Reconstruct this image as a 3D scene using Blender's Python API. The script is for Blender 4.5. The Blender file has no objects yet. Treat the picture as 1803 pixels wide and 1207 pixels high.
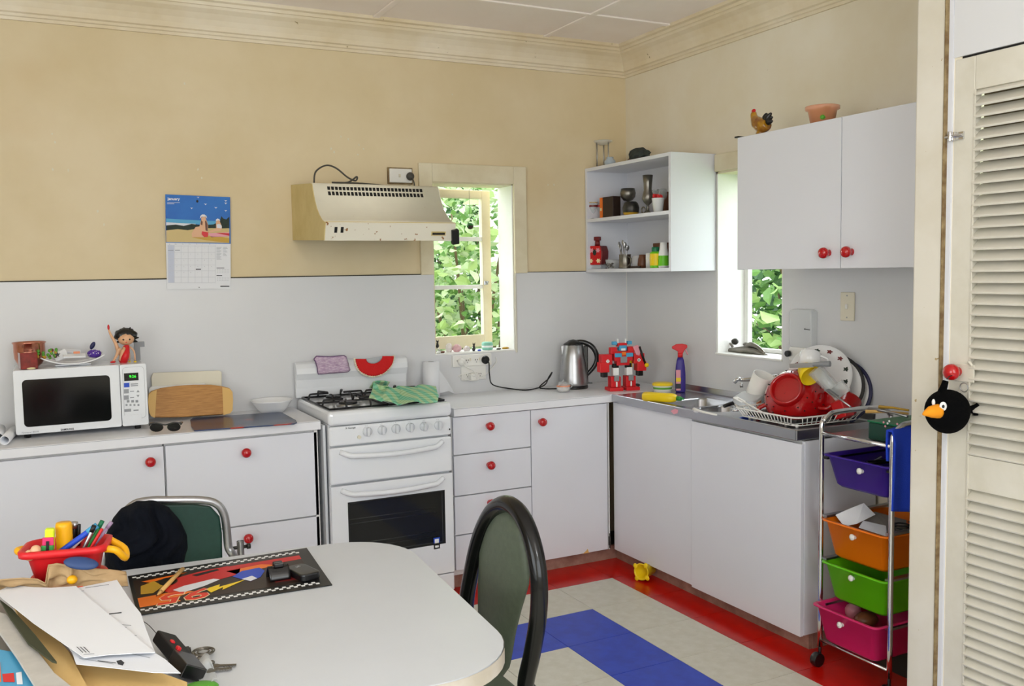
import bpy, math, random
from mathutils import Vector as V, Matrix, noise
random.seed(11)
S = bpy.context.scene
COL = S.collection
PI = math.pi
# ---------------------------------------------------------------- camera
CAM = V((-2.99041, -4.39021, 1.48237)); FPX = 1639.97
CF = V((0.4554915, 0.88698548, -0.07605424)); CR = V((0.88885401, -0.45788515, -0.01672534)); CU = V((0.04965924, 0.05998286, 0.9969634))
cd = bpy.data.cameras.new('camera'); cam = bpy.data.objects.new('camera', cd); COL.objects.link(cam)
cam.matrix_world = Matrix(((CR.x, CU.x, -CF.x, CAM.x), (CR.y, CU.y, -CF.y, CAM.y), (CR.z, CU.z, -CF.z, CAM.z), (0, 0, 0, 1)))
cd.sensor_width = 36; cd.lens = 36*FPX/1803; cd.clip_start = .05
S.camera = cam
# ---------------------------------------------------------------- world, light, exposure
w = bpy.data.worlds.new('sky'); S.world = w; w.use_nodes = True
nt = w.node_tree; nt.nodes.clear()
wo = nt.nodes.new('ShaderNodeOutputWorld'); bg = nt.nodes.new('ShaderNodeBackground')
cr_ = nt.nodes.new('ShaderNodeValToRGB'); tc = nt.nodes.new('ShaderNodeTexCoord'); sx = nt.nodes.new('ShaderNodeSeparateXYZ')
nt.links.new(tc.outputs['Generated'], sx.inputs[0]); nt.links.new(sx.outputs['Z'], cr_.inputs[0])
cr_.color_ramp.elements[0].position = 0.0; cr_.color_ramp.elements[0].color = (.80, .84, .86, 1)
cr_.color_ramp.elements[1].position = .7; cr_.color_ramp.elements[1].color = (.86, .93, 1, 1)
nt.links.new(cr_.outputs[0], bg.inputs[0]); bg.inputs[1].default_value = 7.0; nt.links.new(bg.outputs[0], wo.inputs[0])
def area(name, loc, direction, sx_, sy_, power, color=(1, 1, 1), portal=False):
    l = bpy.data.lights.new(name, 'AREA'); l.shape = 'RECTANGLE'; l.size = sx_; l.size_y = sy_; l.energy = power; l.color = color
    o = bpy.data.objects.new(name, l); COL.objects.link(o)
    q = V(direction).to_track_quat('-Z', 'Y'); o.matrix_world = Matrix.Translation(V(loc)) @ q.to_matrix().to_4x4()
    if portal: l.cycles.is_portal = True
    return o
area('portal', (.21, -1.0, 1.5), (-1, 0, 0), .9, .46, 1, portal=True)
area('portal', (-.95, .19, 1.5), (0, -1, 0), .46, .9, 1, portal=True)
area('portal', (-2.9, -5.9, 1.55), (0, 1, 0), 2.8, 1.5, 1, portal=True)
area('portal', (-4.85, -3.6, 1.5), (1, 0, 0), 1.6, 2.2, 1, portal=True)
lp0 = bpy.data.lights.new('fill_light', 'POINT'); lp0.energy = 48; lp0.shadow_soft_size = .16; lp0.color = (.93, .97, 1)  # unseen point light added behind the camera to brighten ceiling and walls
lo0 = bpy.data.objects.new('fill_light', lp0); COL.objects.link(lo0); lo0.location = (-2.3, -4.9, 2.25)
S.view_settings.view_transform = 'Standard'; S.view_settings.look = 'None'
S.view_settings.exposure = -0.26; S.view_settings.gamma = 1; S.view_settings.use_curve_mapping = False
# ---------------------------------------------------------------- helpers
def W(px, py, **k):
    """world point where the ray through a photograph pixel meets the plane x=, y= or z="""
    d = CF + CR*((px-901.5)/FPX) - CU*((py-603.5)/FPX)
    (a, val), = k.items(); i = 'xyz'.index(a)
    return CAM + d*((val-CAM[i])/d[i])
def lin(h):
    h = h.lstrip('#'); o = []
    for i in (0, 2, 4):
        c = int(h[i:i+2], 16)/255; o.append(c/12.92 if c <= .04045 else ((c+.055)/1.055)**2.4)
    return o+[1]
MATS = {}
def mk(name, col, rough=.5, metal=0, trans=0, emit=0, var=0, vs=8, col2=None, bump=0, bs=60, coat=0, ior=1.45, spec=.5, alpha=1, kind=None, stretch=None, sheen=0, sub=0):
    m = bpy.data.materials.new(name); m.use_nodes = True; MATS[name] = m
    n = m.node_tree; p = n.nodes['Principled BSDF']
    c = lin(col); p.inputs['Base Color'].default_value = c
    p.inputs['Roughness'].default_value = rough; p.inputs['Metallic'].default_value = metal
    p.inputs['Transmission Weight'].default_value = trans; p.inputs['IOR'].default_value = ior
    p.inputs['Coat Weight'].default_value = coat; p.inputs['Coat Roughness'].default_value = .05
    p.inputs['Specular IOR Level'].default_value = spec; p.inputs['Alpha'].default_value = alpha
    p.inputs['Sheen Weight'].default_value = sheen
    if emit: p.inputs['Emission Color'].default_value = c; p.inputs['Emission Strength'].default_value = emit
    t = n.nodes.new('ShaderNodeTexCoord'); mp = n.nodes.new('ShaderNodeMapping'); n.links.new(t.outputs['Object'], mp.inputs[0])
    if stretch: mp.inputs['Scale'].default_value = stretch
    if var or col2:
        nz = n.nodes.new('ShaderNodeTexNoise'); nz.inputs['Scale'].default_value = vs; nz.inputs['Detail'].default_value = 5; nz.inputs['Roughness'].default_value = .6
        n.links.new(mp.outputs[0], nz.inputs[0])
        r = n.nodes.new('ShaderNodeValToRGB'); n.links.new(nz.outputs[0], r.inputs[0])
        c2 = lin(col2) if col2 else [x*(1-var) for x in c[:3]]+[1]
        r.color_ramp.elements[0].position = .36; r.color_ramp.elements[1].position = .64
        r.color_ramp.elements[0].color = c; r.color_ramp.elements[1].color = c2
        n.links.new(r.outputs[0], p.inputs['Base Color'])
    if bump:
        b = n.nodes.new('ShaderNodeBump'); b.inputs['Strength'].default_value = bump; b.inputs['Distance'].default_value = .004
        nz2 = n.nodes.new('ShaderNodeTexNoise'); nz2.inputs['Scale'].default_value = bs; nz2.inputs['Detail'].default_value = 4
        n.links.new(mp.outputs[0], nz2.inputs[0]); n.links.new(nz2.outputs[0], b.inputs['Height']); n.links.new(b.outputs[0], p.inputs['Normal'])
    return m
def spots(m, col, scale, thr, size=.02):
    """speckle marks (chips, rust, dirt) mixed over a material's colour"""
    n = m.node_tree; p = n.nodes['Principled BSDF']; t = n.nodes.new('ShaderNodeTexCoord')
    nz = n.nodes.new('ShaderNodeTexNoise'); nz.inputs['Scale'].default_value = scale; nz.inputs['Detail'].default_value = 3
    n.links.new(t.outputs['Object'], nz.inputs[0])
    r = n.nodes.new('ShaderNodeValToRGB'); r.color_ramp.elements[0].position = thr; r.color_ramp.elements[1].position = thr+size
    r.color_ramp.elements[0].color = (0, 0, 0, 1); r.color_ramp.elements[1].color = (1, 1, 1, 1)
    n.links.new(nz.outputs[0], r.inputs[0])
    mx = n.nodes.new('ShaderNodeMix'); mx.data_type = 'RGBA'; n.links.new(r.outputs[0], mx.inputs[0])
    ls = p.inputs['Base Color'].links
    if ls: n.links.new(ls[0].from_socket, mx.inputs[6])
    else: mx.inputs[6].default_value = p.inputs['Base Color'].default_value
    mx.inputs[7].default_value = lin(col); n.links.new(mx.outputs[2], p.inputs['Base Color'])
    return m
def zmat(d, loc=(0, 0, 0), roll=0):
    """matrix whose local Z points along d"""
    return Matrix.Translation(V(loc)) @ V(d).normalized().to_track_quat('Z', 'Y').to_matrix().to_4x4() @ Matrix.Rotation(roll, 4, 'Z')
def frame(loc, x, z):
    """matrix with local Z along z and local X near x"""
    z = V(z).normalized(); x = V(x); x = (x - z*x.dot(z)).normalized(); y = z.cross(x)
    return Matrix(((x.x, y.x, z.x, loc[0]), (x.y, y.y, z.y, loc[1]), (x.z, y.z, z.z, loc[2]), (0, 0, 0, 1)))
ID = Matrix.Identity(4)
class B:
    def __init__(s, T=None): s.v = []; s.f = []; s.mi = []; s.sm = []; s.T = T or ID; s.k = 0
    def add(s, vs, fs, sm=False):
        n = len(s.v); s.v += [s.T @ V(q) for q in vs]
        for f in fs: s.f.append([i+n for i in f]); s.mi.append(s.k); s.sm.append(sm)
        return s
    def box(s, x0, x1, y0, y1, z0, z1):
        x0, x1 = sorted((x0, x1)); y0, y1 = sorted((y0, y1)); z0, z1 = sorted((z0, z1))
        return s.add([(x0, y0, z0), (x1, y0, z0), (x1, y1, z0), (x0, y1, z0), (x0, y0, z1), (x1, y0, z1), (x1, y1, z1), (x0, y1, z1)],
                     [(0, 3, 2, 1), (4, 5, 6, 7), (0, 1, 5, 4), (1, 2, 6, 5), (2, 3, 7, 6), (3, 0, 4, 7)])
    def cbox(s, c, d): return s.box(c[0]-d[0]/2, c[0]+d[0]/2, c[1]-d[1]/2, c[1]+d[1]/2, c[2]-d[2]/2, c[2]+d[2]/2)
    def cyl(s, p0, p1, r0, r1=None, n=16, caps=True):
        p0, p1 = V(p0), V(p1); r1 = r0 if r1 is None else r1
        q = (p1-p0).to_track_quat('Z', 'Y'); a = [q @ V((math.cos(2*PI*i/n), math.sin(2*PI*i/n), 0)) for i in range(n)]
        s.add([p0+x*r0 for x in a]+[p1+x*r1 for x in a], [(i, (i+1) % n, n+(i+1) % n, n+i) for i in range(n)], True)
        if caps: s.add([p0+x*r0 for x in a]+[p1+x*r1 for x in a], [tuple(range(n))[::-1], tuple(range(n, 2*n))])
        return s
    def tube(s, pts, r, n=8, closed=False, smooth=0):
        pts = [V(p) for p in pts]
        if smooth:
            o = []; L = len(pts); rng = range(L if closed else L-1)
            for i in rng:
                a, b, c, d = (pts[(i-1) % L] if closed or i > 0 else pts[0], pts[i], pts[(i+1) % L], pts[(i+2) % L] if closed or i < L-2 else pts[-1])
                for j in range(smooth):
                    t = j/smooth; o.append(.5*((2*b)+(c-a)*t+(2*a-5*b+4*c-d)*t*t+(3*b-a-3*c+d)*t**3))
            if not closed: o.append(pts[-1])
            if isinstance(r, (list, tuple)):
                R = list(r); r = [R[min(int(k/smooth), len(R)-1)]*(1-(k % smooth)/smooth)+R[min(int(k/smooth)+1, len(R)-1)]*(k % smooth)/smooth for k in range(len(o))]
            pts = o
        L = len(pts); vs = []; up = None
        for i, p in enumerate(pts):
            a = pts[(i-1) % L] if closed or i > 0 else p; b = pts[(i+1) % L] if closed or i < L-1 else p
            t = (b-a).normalized()
            if up is None: up = t.orthogonal().normalized()
            up = (up-t*up.dot(t)).normalized(); w_ = t.cross(up); rr = r[i] if isinstance(r, (list, tuple)) else r
            vs += [p+(up*math.cos(2*PI*k/n)+w_*math.sin(2*PI*k/n))*rr for k in range(n)]
        fs = [(i*n+k, i*n+(k+1) % n, ((i+1) % L)*n+(k+1) % n, ((i+1) % L)*n+k) for i in range(L if closed else L-1) for k in range(n)]
        s.add(vs, fs, True)
        if not closed: s.add(vs[:n]+vs[-n:], [tuple(range(n))[::-1], tuple(range(n, 2*n))])
        return s
    def lathe(s, prof, n=28, M=None, caps=False):
        M = M or ID; vs = []; L = len(prof)
        for r, z in prof: vs += [M @ V((r*math.cos(2*PI*k/n), r*math.sin(2*PI*k/n), z)) for k in range(n)]
        fs = [(i*n+k, i*n+(k+1) % n, (i+1)*n+(k+1) % n, (i+1)*n+k) for i in range(L-1) for k in range(n)]
        return s.add(vs, fs, True)
    def ell(s, c, r, n=16, m=10, M=None, fn=None):
        M = M or ID; r = (r, r, r) if isinstance(r, (int, float)) else r; vs = []; c = V(c)
        for j in range(m+1):
            a = PI*j/m
            for i in range(n):
                b = 2*PI*i/n; d = V((math.sin(a)*math.cos(b), math.sin(a)*math.sin(b), -math.cos(a)))
                k = fn(d) if fn else 1
                vs.append(c + M @ V((d.x*r[0]*k, d.y*r[1]*k, d.z*r[2]*k)))
        return s.add(vs, [(j*n+i, j*n+(i+1) % n, (j+1)*n+(i+1) % n, (j+1)*n+i) for j in range(m) for i in range(n)], True)
    def prism(s, poly, a, b, ax='z', sm=False):
        def P(u, v, w_): return {'z': (u, v, w_), 'y': (u, w_, v), 'x': (w_, u, v)}[ax]
        n = len(poly); vs = [P(u, v, a) for u, v in poly]+[P(u, v, b) for u, v in poly]
        s.add(vs, [(i, (i+1) % n, n+(i+1) % n, n+i) for i in range(n)], sm)
        return s.add(vs, [tuple(range(n))[::-1], tuple(range(n, 2*n))])
    def poly(s, pts): return s.add(pts, [tuple(range(len(pts)))])
    def slab(s, pts, t):
        """a flat polygon of world points given thickness along its normal"""
        pts = [V(p) for p in pts]; nrm = (pts[1]-pts[0]).cross(pts[2]-pts[0]).normalized()*t; n = len(pts)
        return s.add(pts+[p+nrm for p in pts], [tuple(range(n))[::-1], tuple(range(n, 2*n))]+[(i, (i+1) % n, n+(i+1) % n, n+i) for i in range(n)])
    def grid(s, fn, nu, nv):
        vs = [fn(i/nu, j/nv) for j in range(nv+1) for i in range(nu+1)]
        return s.add(vs, [(j*(nu+1)+i, j*(nu+1)+i+1, (j+1)*(nu+1)+i+1, (j+1)*(nu+1)+i) for j in range(nv) for i in range(nu)], True)
WM = {}
def obj(name, b, mats, parent=None, bevel=0, seg=2, solid=0, subsurf=0, kind=None, label=None):
    Minv = WM[parent].inverted() if parent else ID
    me = bpy.data.meshes.new(name); me.from_pydata([tuple(Minv @ q) for q in b.v], [], b.f)
    mats = mats if isinstance(mats, (list, tuple)) else [mats]
    for m in mats: me.materials.append(MATS[m] if isinstance(m, str) else m)
    me.polygons.foreach_set('material_index', b.mi); me.polygons.foreach_set('use_smooth', b.sm); me.update()
    import bmesh
    bm = bmesh.new(); bm.from_mesh(me); bmesh.ops.remove_doubles(bm, verts=bm.verts, dist=1e-6) if not kind else None
    bmesh.ops.recalc_face_normals(bm, faces=bm.faces) if not kind else None
    bm.to_mesh(me); bm.free()
    o = bpy.data.objects.new(name, me); COL.objects.link(o)
    if parent: o.parent = parent; WM[o] = WM[parent].copy()
    else: WM[o] = ID.copy()
    if solid: md = o.modifiers.new('solid', 'SOLIDIFY'); md.thickness = solid; md.offset = 0
    if subsurf: md = o.modifiers.new('sub', 'SUBSURF'); md.levels = subsurf; md.render_levels = subsurf
    if bevel:
        md = o.modifiers.new('bevel', 'BEVEL'); md.width = bevel; md.segments = seg; md.limit_method = 'ANGLE'; md.angle_limit = .6; md.harden_normals = False
    if kind: o['kind'] = kind
    if label: o['label'] = label
    return o
def tag(o, label, cat, group=None, kind=None):
    o['label'] = label; o['category'] = cat
    if group: o['group'] = group
    if kind: o['kind'] = kind
    return o
def thing(name, label, cat, loc, M=None, group=None, parent=None):
    o = bpy.data.objects.new(name, None); COL.objects.link(o); o.empty_display_size = .05
    M = M or Matrix.Translation(V(loc)); o.matrix_world = M; WM[o] = M.copy()
    return tag(o, label, cat, group)
def setting(name, loc=(0, 0, 0)):
    o = bpy.data.objects.new(name, None); COL.objects.link(o); o.location = loc; WM[o] = Matrix.Translation(V(loc)); o['kind'] = 'structure'
    return o
def sobj(name, b, mats, **k):
    o = obj(name, b, mats, **k); o['kind'] = 'structure'; return o
def single(name, b, mats, label, cat, group=None, **k): return tag(obj(name, b, mats, **k), label, cat, group)
def dup(o, M, label=None, parent=None):
    c = o.copy(); COL.objects.link(c)
    if parent: c.parent = parent
    else: c.matrix_world = M
    if label: c['label'] = label
    for ch in list(o.children): dup(ch, None, None, c)
    return c
def text(s, size, M, mat, parent=None, name='lettering', ext=.0004, align='CENTER', sx=1, bold=0, shear=0):
    cu = bpy.data.curves.new(name, 'FONT'); cu.body = s; cu.size = size; cu.extrude = ext; cu.align_x = align; cu.align_y = 'CENTER'; cu.offset = bold; cu.resolution_u = 2; cu.shear = shear
    t = bpy.data.objects.new(name, cu); COL.objects.link(t); bpy.context.view_layer.update()
    me = bpy.data.meshes.new_from_object(t.evaluated_get(bpy.context.evaluated_depsgraph_get()))
    bpy.data.objects.remove(t)
    me.transform((WM[parent].inverted() if parent else ID) @ M @ Matrix.Diagonal((sx, 1, 1, 1))); me.materials.clear(); me.materials.append(MATS[mat])
    o = bpy.data.objects.new(name, me); COL.objects.link(o)
    if parent: o.parent = parent; WM[o] = WM[parent].copy()
    return o
FY = lambda p: frame(p, (1, 0, 0), (0, -1, 0))     # lettering on a face that looks along -y
FX = lambda p: frame(p, (0, -1, 0), (-1, 0, 0))    # lettering on a face that looks along -x
def rrect(x0, x1, y0, y1, r, n=6):
    o = []
    for cx, cy, a in ((x1-r, y1-r, 0), (x0+r, y1-r, 90), (x0+r, y0+r, 180), (x1-r, y0+r, 270)):
        for i in range(n+1):
            t = math.radians(a+90*i/n); o.append((cx+r*math.cos(t), cy+r*math.sin(t)))
    return o
# ---------------------------------------------------------------- materials
mk('paint_back', '#e4d3b0', .75, col2='#dbc8a0', vs=1.6, bump=.12, bs=7)
mk('paint_right', '#eee6d4', .75, col2='#e6dac0', vs=1.5, bump=.12, bs=7)
spots(MATS['paint_back'], '#b89f70', 26, .76, .02); spots(MATS['paint_right'], '#c9bca0', 26, .77, .02)
spots(MATS['paint_back'], '#d0b07c', 1.1, .60, .3)
mk('paint_side', '#e4dcc8', .8)
mk('ceiling_white', '#fff6f0', .8, col2='#f8ece2', vs=1.2, bump=.05)
mk('cornice', '#efe3cc', .7, col2='#dfcdaa', vs=2.2); spots(MATS['cornice'], '#a8946c', 34, .72, .04)
mk('laminate_splash', '#dcdcdd', .28, var=.03, vs=2)
mk('seam_dark', '#3a342a', .8)
mk('laminate', '#e1e2e8', .32, var=.02, vs=2, bump=.02, bs=3)
mk('worktop', '#e9e9ec', .3, var=.02, vs=3)
mk('worktop_edge', '#e2e1e1', .35)
mk('carcass', '#d9d8d6', .6)
mk('dark_gap', '#1d1a17', .9)
mk('kick_wood', '#a98374', .7, col2='#8d6557', vs=14, bump=.2)
mk('knob_red', '#b80c12', .18, coat=.6)
mk('tile_red', '#cc1408', .22, col2='#b81006', vs=9)
mk('tile_white', '#dcdacc', .35, col2='#d2cfbe', vs=22); spots(MATS['tile_white'], '#9d9886', 46, .74, .02)
mk('tile_blue', '#2348c8', .35, col2='#1c3db6', vs=14)
mk('grout', '#4c453c', .9)
mk('casing', '#e6dcc0', .5, col2='#dacdac', vs=5)
mk('casing_grey', '#ddd9cd', .5, col2='#cfc9b8', vs=5)
mk('jamb_white', '#f2f1ec', .6, var=.05, bump=.3, bs=40)
mk('glass', '#ffffff', .02, trans=1, ior=1.02, spec=.3)
mk('clear_glass', '#e8eeee', .04, alpha=.32, spec=.9, coat=1)
mk('enamel', '#e9ebee', .15, coat=.5)
mk('enamel_grey', '#d5d8dc', .2, coat=.3)
mk('black_gloss', '#050506', .12)
mk('black_matte', '#121212', .55)
mk('black_satin', '#0d0d0f', .3, coat=.4)
mk('iron', '#161618', .42)
mk('chrome', '#d8d8da', .12, metal=1)
mk('steel', '#b4b4b6', .34, metal=1, var=.1, vs=4, stretch=(1, 1, 6))
mk('steel_dull', '#a9aaac', .35, metal=1)
mk('bench_steel', '#b8b9bd', .27, metal=1, bump=.12, bs=9)
mk('pewter', '#8a867e', .35, metal=1, var=.25, vs=30)
mk('dark_metal', '#4c4a47', .4, metal=.8, var=.3, vs=30)
mk('copper', '#d08c74', .2, metal=1)
mk('plastic_white', '#eceae4', .35); mk('plastic_cream', '#e2dbc6', .45)
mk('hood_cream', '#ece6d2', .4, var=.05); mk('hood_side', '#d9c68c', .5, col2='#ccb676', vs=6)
mk('hood_lip', '#e7e1cf', .45); spots(MATS['hood_lip'], '#9a6b3c', 38, .66, .03)
spots(MATS['hood_cream'], '#b99a62', 44, .74, .03)
mk('cord_grey', '#4a4843', .6)
mk('table_top', '#cfd2d6', .34, var=.02); mk('table_edge', '#cfc8bd', .5, col2='#bdb3a2', vs=9)
mk('chair_black', '#050506', .25, coat=.25, spec=.35); mk('upholstery', '#5a6353', .5, col2='#535c4d', vs=60, bump=.1, bs=300)
mk('green_vinyl', '#163d32', .5, var=.15, vs=60); mk('cap_cloth', '#0b0f18', .9, var=.3, vs=18, bump=.3, bs=120, spec=.15)
mk('paper', '#e6e7ea', .7); mk('paper2', '#dfe1e6', .7); mk('print_ink', '#333438', .8); mk('print_grey', '#9a9ca0', .8)
mk('manila', '#dcb878', .7, var=.05); mk('kraft', '#b99b72', .8, col2='#a88a62', vs=16, bump=.4, bs=30); mk('card_grey', '#8f8980', .8)
mk('louvre', '#dcd7ca', .45, col2='#d2ccbc', vs=6); mk('post_paint', '#e0dacd', .5, col2='#d5cdbb', vs=3); spots(MATS['post_paint'], '#b09a70', 45, .75, .02)
mk('crack_brown', '#6d5434', .8, col2='#9a8660', vs=25)
for n_, c_ in dict(red='#c8161a', red2='#d61f26', orange='#f07818', yellow='#f2cf14', green='#2f8a3e', lime='#6cc81e', blue='#1c48c0', skyblue='#4aa2cc', purple='#3a2a86', pink='#d8306a',
                   white='#f0f0ee', black='#0c0c0d', skin='#dfae86', brown='#6b3f26', maroon='#6e1c1c', grey='#8d8f92', darkgreen='#123d30', mint='#8fd0b8', cream='#ecdcae', lilac='#a58cab', navy='#14184a',
                   gold='#c49a2c', darkbrown='#2c1c14', sand='#cdb476', leafgreen='#58a032', rose='#e39aa6', violet='#55309c', terracotta='#e58a5c').items():
    mk(n_, c_, .4)
mk('red_glaze', '#ad0c10', .14, coat=.7); spots(MATS['red_glaze'], '#4c0506', 60, .70, .01)
mk('red_cloth', '#d11c1c', .85, bump=.6, bs=160); mk('cream_cloth', '#e9ddc4', .85, bump=.5, bs=160); mk('lilac_cloth', '#b596b4', .9, col2='#d6c2d0', vs=60, bump=.6, bs=160, stretch=(1, 1, 3)); mk('lilac_edge', '#6f5176', .9)
mk('porcelain', '#eeeeee', .15, coat=.4)
mk('drawer_purple', '#3a1f8c', .35, spec=.4); mk('drawer_orange', '#f57a0a', .35); mk('drawer_green', '#69cc14', .35); mk('drawer_pink', '#d8266a', .35)
mk('towel_blue', '#1e44cc', .85, bump=.4, bs=200)
mk('wood_board', '#c08a48', .45, col2='#a87438', vs=9, stretch=(2, 2, 26)); mk('wood_light', '#ddb268', .45)
mk('plush_black', '#070708', 1, bump=.5, bs=300, spec=.1)
mk('crystal_white', '#f1e8e4', .3, trans=.2); mk('crystal_pink', '#eebfc4', .3, trans=.2)
mk('bark', '#6b5a48', .9, bump=.5, bs=30)
def leafmat(name, a, b_):
    m = mk(name, a, .45, col2=b_, vs=3); n = m.node_tree; p = n.nodes['Principled BSDF']
    tr = n.nodes.new('ShaderNodeBsdfTranslucent'); ms = n.nodes.new('ShaderNodeMixShader'); ms.inputs[0].default_value = .25
    tr.inputs[0].default_value = lin(b_); out = n.nodes['Material Output']
    n.links.new(p.outputs[0], ms.inputs[1]); n.links.new(tr.outputs[0], ms.inputs[2]); n.links.new(ms.outputs[0], out.inputs[0])
leafmat('leaf_pale', '#a3b88c', '#bccaa8'); leafmat('leaf_light', '#8aa864', '#a4bd80'); leafmat('leaf_mid', '#56803e', '#6f9654'); leafmat('leaf_dark', '#2c4c2c', '#3e6038')
mk('led_green', '#39ff3a', .5, emit=1.6); mk('maroon_glass', '#8e1a16', .15, coat=.5, var=.4, vs=50)
mk('mat_print', '#1c2338', .22, col2='#44557c', vs=6, stretch=(1, 5, 1), spec=.3); spots(MATS['mat_print'], '#a83a28', 9, .60, .06)
mk('cal_sky', '#1d62b8', .5, col2='#2a78c8', vs=3); mk('printed_bush', '#2c3a30', .7, var=.3, vs=60); mk('paper_blue', '#c8cddc', .7); mk('print_light', '#b4b6ba', .8); mk('print_faint', '#ccced3', .8)
mk('frost', '#f2f5f5', .3, trans=.3, alpha=.5); mk('rooster_glaze', '#b8860f', .15, col2='#6b2410', vs=16, coat=.6); mk('pot_orange', '#f2a27a', .3, alpha=.5); mk('bluegrey', '#aebac4', .3); mk('darkstone', '#2c3230', .85, col2='#3f4642', vs=20)
mk('darkgreen2', '#0e6b45', .4); mk('mat_black', '#161617', .35); mk('card_pale', '#c2bdb4', .8, var=.1, vs=30); mk('mossy', '#3a3c26', .8); mk('red_orange', '#e2371a', .35); mk('handle_yellow', '#f2b010', .35); mk('highlight', '#d8ee2a', .35); mk('orange_felt', '#f59a12', .8); mk('navyblue', '#2c4472', .5)
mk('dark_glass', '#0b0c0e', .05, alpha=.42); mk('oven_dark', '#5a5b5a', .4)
mk('slat_shade', '#6e624a', .9)  # brown tone painting the shade between the louvre slats
mk('soil', '#6e6a50', .95, var=.3); mk('outside_render', '#f2eee6', .8, bump=.6, bs=20); mk('grass', '#6f9a48', .9, col2='#8eb05c', vs=2)

def check(name, cols, scale):
    m = mk(name, cols[0], .9, bump=.3, bs=200); n = m.node_tree; p = n.nodes['Principled BSDF']; t = n.nodes.new('ShaderNodeTexCoord')
    ws = []
    for ax, sc in (('X', scale), ('Y', scale*1.3)):
        wv = n.nodes.new('ShaderNodeTexWave'); wv.bands_direction = ax; wv.inputs['Scale'].default_value = sc; wv.inputs['Distortion'].default_value = 1.2
        n.links.new(t.outputs['Object'], wv.inputs[0]); ws.append(wv)
    r = [n.nodes.new('ShaderNodeValToRGB') for _ in range(2)]
    for i in range(2):
        r[i].color_ramp.interpolation = 'LINEAR'; n.links.new(ws[i].outputs['Fac'], r[i].inputs[0])
        r[i].color_ramp.elements[0].position = .45; r[i].color_ramp.elements[1].position = .55
        r[i].color_ramp.elements[0].color = lin(cols[0]); r[i].color_ramp.elements[1].color = lin(cols[1+i])
    mx = n.nodes.new('ShaderNodeMix'); mx.data_type = 'RGBA'; mx.inputs[0].default_value = .5
    n.links.new(r[0].outputs[0], mx.inputs[6]); n.links.new(r[1].outputs[0], mx.inputs[7]); n.links.new(mx.outputs[2], p.inputs['Base Color'])
check('towel_check', ['#6fbf96', '#cfd796', '#a6dcc0'], 7)
# ================================================================ ROOM
XL, YN, H, TW = -4.75, -5.85, 2.69, .17
WX0, WX1, WZ0, WZ1 = -1.178, -.718, 1.064, 1.94      # back window opening
RY0, RY1, RZ0, RZ1 = -1.237, -.778, 1.060, 1.950     # right window opening
ZB = 1.475                                           # top of the laminate splashback
# ---- floor of 305 mm vinyl tiles
fl = sobj('floor', B().box(XL, .2, YN, .17, -.08, -.0045), 'grout')
TS, TX, TY = .305, -.563, -.684
tb = B().box(-TS+.0012, -.0012, -TS+.0012, -.0012, -.0045, 0)
tmesh = {}
for c_ in ('tile_red', 'tile_white', 'tile_blue'):
    tmesh[c_] = None
for i in range(-1, 13):
    for j in range(-1, 16):
        ring = min(i, j); c_ = 'tile_red' if ring < 0 else 'tile_blue' if ring == 1 else 'tile_white'
        if tmesh[c_] is None:
            o = obj('tile', tb, c_, fl); tmesh[c_] = o.data
        else:
            o = bpy.data.objects.new('tile', tmesh[c_]); COL.objects.link(o); o.parent = fl
        o.location = (TX-i*TS, TY-j*TS, 0)
# ---- walls
def holed(axis, a0, a1, u0, u1, hu0, hu1, hz0, hz1, z0=0, z1=H):
    b = B()
    def bx(p, q, r, s_): b.box(a0, a1, p, q, r, s_) if axis == 'x' else b.box(p, q, a0, a1, r, s_)
    bx(u0, hu0, z0, z1); bx(hu1, u1, z0, z1); bx(hu0, hu1, z0, hz0); bx(hu0, hu1, hz1, z1); return b
wb = sobj('wall_back', holed('y', 0, TW, XL, .2, WX0, WX1, WZ0, WZ1), 'paint_back')
wr = sobj('wall_right', holed('x', 0, .2, -2.56, 0, RY0, RY1, RZ0, RZ1), 'paint_right')
sobj('wall_left', holed('x', XL-.12, XL, YN, TW, -4.5, -2.6, .7, 2.2), 'paint_side')
sobj('wall_near', holed('y', YN-.12, YN, XL, .2, -4.3, -1.5, .85, 2.3), 'paint_side')
ce = sobj('ceiling', B().box(XL, .2, YN, TW, H, H+.08), 'ceiling_white')
# ceiling battens over the sheet joints
for x in (-.575, -1.49, -2.4, -3.32): obj('batten', B().box(x-.017, x+.017, YN, -.12, H-.008, H), 'ceiling_white', ce, bevel=.004)
for y in (-.565, -1.48, -2.4, -3.3, -4.2): obj('batten', B().box(XL, -.12, y-.017, y+.017, H-.009, H), 'ceiling_white', ce, bevel=.004)
# cornice: profile (distance from wall, height)
pr = [(0, 2.541), (.012, 2.541), (.014, 2.553), (.022, 2.556), (.024, 2.566), (.036, 2.570), (.040, 2.590), (.052, 2.612), (.072, 2.634), (.094, 2.648), (.100, 2.658), (.108, 2.660), (.112, 2.672), (.128, 2.676), (.130, H), (0, H)]
def cornice(name, f):
    b = B(); n = len(pr); vs = [f(0, d, z) for d, z in pr]+[f(1, d, z) for d, z in pr]
    b.add(vs, [(i, (i+1) % n, n+(i+1) % n, n+i) for i in range(n)]); b.add(vs, [tuple(range(n)), tuple(range(n, 2*n))])
    sobj(name, b, 'cornice')
cornice('trim_1', lambda t, d, z: (XL if t else -d, -d, z))
cornice('trim_2', lambda t, d, z: (-d, YN if t else -d, z))
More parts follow.
